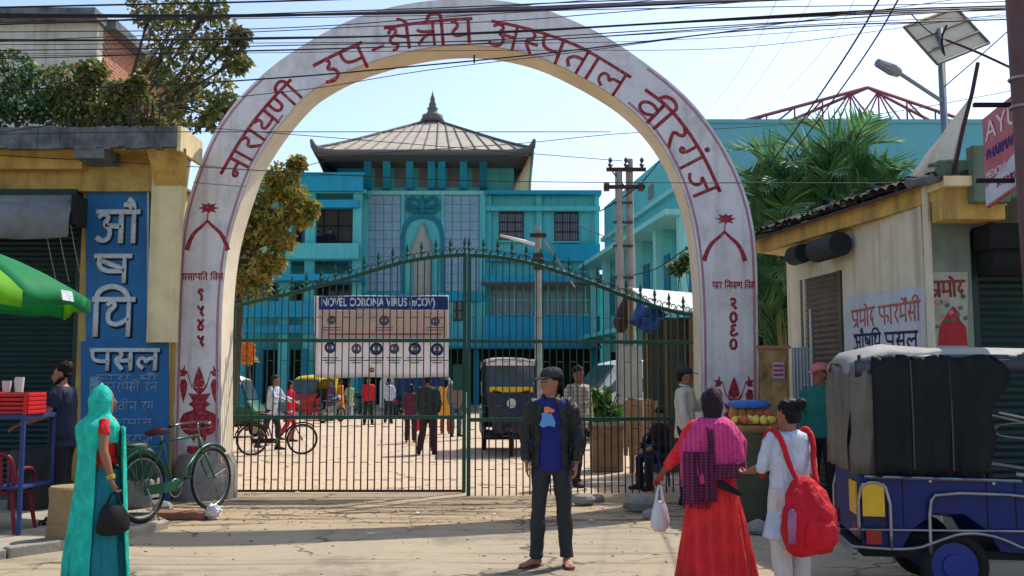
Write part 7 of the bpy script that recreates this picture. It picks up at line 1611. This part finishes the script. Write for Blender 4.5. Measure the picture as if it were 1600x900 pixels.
# ---- girl in white kameez with red backpack
C_wh = cloth_mat('white_kameez', (190,194,208), var=.12, stripe=[('X',2.6,(160,162,180),.35)]); C_wh2 = cloth_mat('cream_white_trousers', (196,186,182), var=.08); C_bp = cloth_mat('red_backpack_cloth', (186,10,30), var=.25)
def kameez(t, J, s, hc, fx, sx, U, X, F, body):
    pass
q = G(1240,965)
gw = person('young woman in white kameez with bun and red backpack on her back', (q.x,q.y,0), PI+.35, 1.53, look=(.35,-1,-.1),
  pose=dict(arms=(((-.05,-.02,-.26),(-.02,-.08,-.48)),((.05,-.06,-.25),(.04,-.26,-.30))), legs=(((-.09,-.02,-.43),(-.09,0,-.845)),((.09,-.02,-.43),(.09,0.04,-.845))), feet=((0,-1,0),(0,-1,0)), palm=((1,0,0),(0,0,1))),
  top=dict(mat=C_wh, sleeve=.6, len=-.30, flare=.05, fat=1.05), bottom=dict(mat=C_wh2, wide=1.15), hair='bun', skin=SKIN, vox=.008, curl=.9, extra=kameez, shoes=(M_black, 'shoe'))
s_ = 1.53/1.70
bp = thing('backpack', 'big round red backpack worn by the young woman in white', 'backpack', tuple(hand_pos(gw, (.03,.21,.53*s_))), PI+.35)
mb = MB(); mb.loft([((0,.0,.0),(.10,0,0),(0,.06,0)),((0,.02,.03),(.18,0,0),(0,.11,0)),((0,.03,.15),(.215,0,0),(0,.145,0)),((0,.03,.30),(.20,0,0),(0,.14,0)),((0,.015,.42),(.15,0,0),(0,.10,0)),((0,.0,.50),(.09,0,0),(0,.06,0)),((0,-.01,.54),(.03,0,0),(0,.03,0))], 28, fn=lambda k,a: 1+.03*math.sin(a*6+k)+.02*math.sin(a*11))
remesh(mb, 'pack_body', .009, C_bp, bp, wr=.02, ws=8)
mb = MB(); mb.loft([((0,.15,.06),(.10,0,0),(0,.03,0)),((0,.17,.12),(.13,0,0),(0,.045,0)),((0,.165,.22),(.12,0,0),(0,.04,0)),((0,.14,.27),(.09,0,0),(0,.02,0))], 18); remesh(mb, 'front_pocket', .008, C_bp, bp, wr=.01, ws=12)
for x in (-.16,.10):
    mb = MB(); mb.tube(smoothline([(x*.55,.02,.48),(x*.8,-.07,.62),(x*1.0,-.10,.76),(x*1.1,-.17,.85),(x*1.1,-.26,.85),(x*1.15,-.34,.70),(x*1.2,-.33,.5)],2), .02, 8, ref=(0,1,0)); mb.build('strap', C_bp, bp, smooth=True)
mb = MB(); mb.tube([(.17,.08,.10),(.175,.09,.22),(.175,.09,.30),(.17,.085,.33)], [.035,.036,.034,.015], 12); o = mb.build('bottle_pocket', mat('bottle_pink', (150,90,130), .25, .2, 9), bp, smooth=True)
# ---- man at the stall in navy T-shirt (left), facing left
C_nv = cloth_mat('navy_tshirt', (32,38,62)); C_dk = cloth_mat('dark_trousers', (24,24,30))
q = P(98,700,10.9)
def beard(t, J, s, hc, fx, sx, U, X, F, body):
    mb = MB(); mb.loft([(hc+(U*z+fx*o)*s, sx*rx*s, fx*ry*s) for z, rx, ry, o in ((-.125,.03,.025,.05),(-.10,.052,.05,.035),(-.07,.066,.066,.018),(-.04,.072,.05,.0))], 14); mb.build('beard', HAIR, body, smooth=True)
person('bearded man in navy t-shirt working at the blue stall table', (q.x,10.9,.09), -math.radians(78), 1.76, look=(0,-1,-.25), pose=dict(arms=(((-.05,-.08,-.26),(.02,-.34,-.30)),((.06,-.10,-.25),(.0,-.36,-.36))), palm=((0,0,1),(0,0,-1))),
  bulk=1.12, top=dict(mat=C_nv, sleeve=.36, len=-.12), bottom=dict(mat=C_dk), skin=SKIN2, extra=beard, lean=(0,-.03), shoes=(M_black,'shoe'), vox=.008)
# ---- man in cream shirt and cap by the right leg, facing right
C_cr = cloth_mat('cream_shirt', (198,188,170)); C_blk = cloth_mat('black_trousers', (28,28,32))
q = P(1072,700,13.0)
person('man in cream shirt and dark cap standing by the right arch leg', (q.x,13.0,.02), math.radians(70), 1.80, look=(0,-1,0), pose=dict(arms=(((-.05,-.01,-.28),(-.02,-.08,-.52)),((.05,-.10,-.24),(.0,-.26,-.06))), palm=((1,0,0),(-1,0,0)), hand=None),
  top=dict(mat=C_cr, sleeve=1.0, len=-.10, collar=True), bottom=dict(mat=C_blk), skin=SKIN, extra=lambda t,J,s,hc,fx,sx,U,X,F,body: cap_fn(t,hc,fx,sx,U,s,M_cap), shoes=(M_black,'shoe'), vox=.009)
# ---- vendor with pink cap
q = P(1285,640,11.9)
person('vendor in teal shirt and pink cap behind the tin sheet', (q.x-.02,11.9,.05), -.5, 1.80, look=(-.6,-1,-.1), top=dict(mat=cloth_mat('teal_green_shirt', (30,110,100)), sleeve=.9), bottom=dict(mat=C_blk), skin=SKIN, vox=.010, extra=lambda t,J,s,hc,fx,sx,U,X,F,body: cap_fn(t,hc,fx,sx,U,s,mat('pink_cap',(204,110,116),.8)), shoes=(M_black,'shoe'))
# ---- walking man behind the gate, cream check shirt
C_ck = cloth_mat('cream_check_shirt', (196,180,160), stripe=[('X',5,(120,100,84),.6),('Z',5,(120,100,84),.6)]); C_jn = cloth_mat('dark_jeans', (30,34,52))
def sit_legs(a=0): return (((-.11,-.40,-.02),(-.12,-.38,-.42)),((.11,-.40,-.02),(.12,-.36,-.42)))
WALK = (((-.09,-.12,-.41),(-.09,-.06,-.84)),((.09,.06,-.42),(.09,.30,-.80))); WALK2 = (((-.09,.08,-.42),(-.09,.28,-.80)),((.09,-.14,-.40),(.09,-.14,-.845)))
q = P(903,700,15.3)
person('man in cream checked shirt and jeans walking behind the gate', (q.x,15.3,0), math.radians(35), 1.86, look=(0,-1,0), pose=dict(legs=WALK), top=dict(mat=C_ck, sleeve=1.0, len=-.12), bottom=dict(mat=C_jn), skin=SKIN, vox=.0095, lean=(0,-.02), shoes=(M_black,'shoe'))
# ---- seated person at the foot of the right leaf
q = P(1022,780,15.1)
person('person in dark clothes sitting on the blue chair behind the gate', (2.32,14.93,0), math.radians(-60), 1.62, look=(0,-1,-.2), pose=dict(hip_z=.52, legs=sit_legs(), arms=(((-.06,-.06,-.27),(.0,-.30,-.33)),((.06,-.06,-.27),(.0,-.30,-.33))), palm=((0,0,-1),(0,0,-1))), top=dict(mat=C_dk, sleeve=1.0, len=-.04), bottom=dict(mat=C_jn), skin=SKIN, vox=.010, lean=(0,-.05), shoes=(M_black,'shoe'))
# ---- people in the yard
def far(label, x, yfoot, rz, H, topm, botm, **k):
    q = G(x, yfoot); kw = dict(vox=.0125, eyes=False); kw.update(k); return person(label, (q.x,q.y,0), rz, H, top=topm, bottom=botm, **kw)
C_dj = cloth_mat('dark_green_jacket', (36,46,44)); C_br = cloth_mat('brown_trousers', (52,38,38)); C_rs = cloth_mat('bright_red_shirt', (196,20,44)); C_ws = cloth_mat('white_shirt', (196,200,216), stripe=[('X',4,(90,96,120),.5)]); C_or = cloth_mat('orange_saree', (224,130,24)); C_ye = cloth_mat('yellow_kurta', (220,160,50)); C_pk = cloth_mat('hot_pink_cloth', (214,30,70)); C_gy = cloth_mat('grey_trousers', (70,84,92)); C_bw = cloth_mat('grey_brown_jacket', (120,108,96))
far('man in dark jacket walking away from the gate inside the yard', 668, 710, PI, 1.74, dict(mat=C_dj, sleeve=1.0, fat=1.12, len=-.14), dict(mat=C_br), pose=dict(legs=(((-.11,-.02,-.43),(-.14,.0,-.845)),((.11,-.02,-.43),(.18,.06,-.835)))), bulk=1.12, vox=.011, shoes=(M_black,'shoe'))
q = G(646,690); bag_at('cloth_bag', 'hot pink cloth bag hanging beside the man in dark jacket', (q.x+.02,q.y+.3,1.0), .2, .55, C_pk, .05, .2, .2)
far('woman in hot pink kurta half hidden beside the man in dark jacket', 641, 692, PI, 1.52, dict(mat=cloth_mat('plum_kurta',(96,30,60)), sleeve=.8, len=-.25, flare=.04), dict(mat=C_br), hair='long')
far('person in bright red shirt and black trousers beneath the banner', 575, 664, .2, 1.70, dict(mat=C_rs, sleeve=.9, fat=1.05), dict(mat=C_blk), pose=dict(legs=(((-.11,-.02,-.43),(-.13,.0,-.845)),((.11,-.02,-.43),(.15,.06,-.845)))), shoes=(M_black,'shoe'))
far('man in white striped shirt and dark trousers walking away under the banner', 607, 662, PI, 1.66, dict(mat=C_ws, sleeve=.9), dict(mat=C_jn), pose=dict(legs=WALK), shoes=(M_black,'shoe'))
far('woman in orange saree standing among the motorbikes', 531, 654, 1.2, 1.62, dict(mat=C_or, sleeve=.3), dict(mat=C_or, skirt=True, hem=.03, flare=.26, pleats=12), hair='long')
far('person in yellow kurta near the meeting post of the gate', 696, 678, PI, 1.66, dict(mat=C_ye, sleeve=.9, len=-.35, flare=.05), dict(mat=cloth_mat('rust_trousers',(150,70,40))), hair='long')
far('person in grey brown jacket and grey trousers beside the one in yellow', 712, 682, .3, 1.76, dict(mat=C_bw, sleeve=1.0, fat=1.08, len=-.12), dict(mat=C_gy), shoes=(M_black,'shoe'))
far('person in pink and purple clothes standing by the leftmost motorbike', 517, 656, -.6, 1.6, dict(mat=cloth_mat('purple_kurta',(110,50,90)), sleeve=.9, len=-.3, flare=.04), dict(mat=C_blk), hair='long')
far('person in pale green top standing right of the orange saree', 546, 655, .5, 1.5, dict(mat=cloth_mat('pale_green_top',(140,170,130)), sleeve=.6, len=-.3, flare=.05), dict(mat=C_ws), hair='long')
q = G(424,704)
person('man in white shirt pushing the black bicycle through the yard', (q.x-.1,q.y+.28,0), math.radians(75), 1.74, look=(0,-1,0), pose=dict(arms=(((-.05,-.14,-.22),(.06,-.40,-.30)),((.05,-.14,-.22),(.0,-.42,-.30))), legs=WALK2, palm=((0,0,-1),(0,0,-1)), feet=((0,-1,0),(0,-1,0))), top=dict(mat=C_ws, sleeve=.9, len=-.14), bottom=dict(mat=C_gr), vox=.010, eyes=False, lean=(0,-.08), shoes=(M_black,'shoe'))
q = G(452,690)
person('woman in red kurta and dark shawl walking beyond the cyclist', (q.x,q.y,0), math.radians(100), 1.60, look=(0,-1,0), pose=dict(legs=WALK), top=dict(mat=C_rs, sleeve=.9, len=-.38, flare=.06), bottom=dict(mat=C_pk), vox=.0115, eyes=False, hair='long', shoes=(M_black,'shoe'))
for x, lb in ((497,'left one of two dark veiled figures looking out of the upper opening'),(516,'right one of two dark veiled figures looking out of the upper opening')):
    q = P(x,376,51.2); zf = P(0,380,50).z-1.0
    person(lb, (q.x,51.2,zf), 0, 1.82+.12*(x > 500), top=dict(mat=C_dk, sleeve=.9, fat=1.15), bottom=dict(mat=C_dk), vox=.022, eyes=False, hair='long', bulk=1.1)
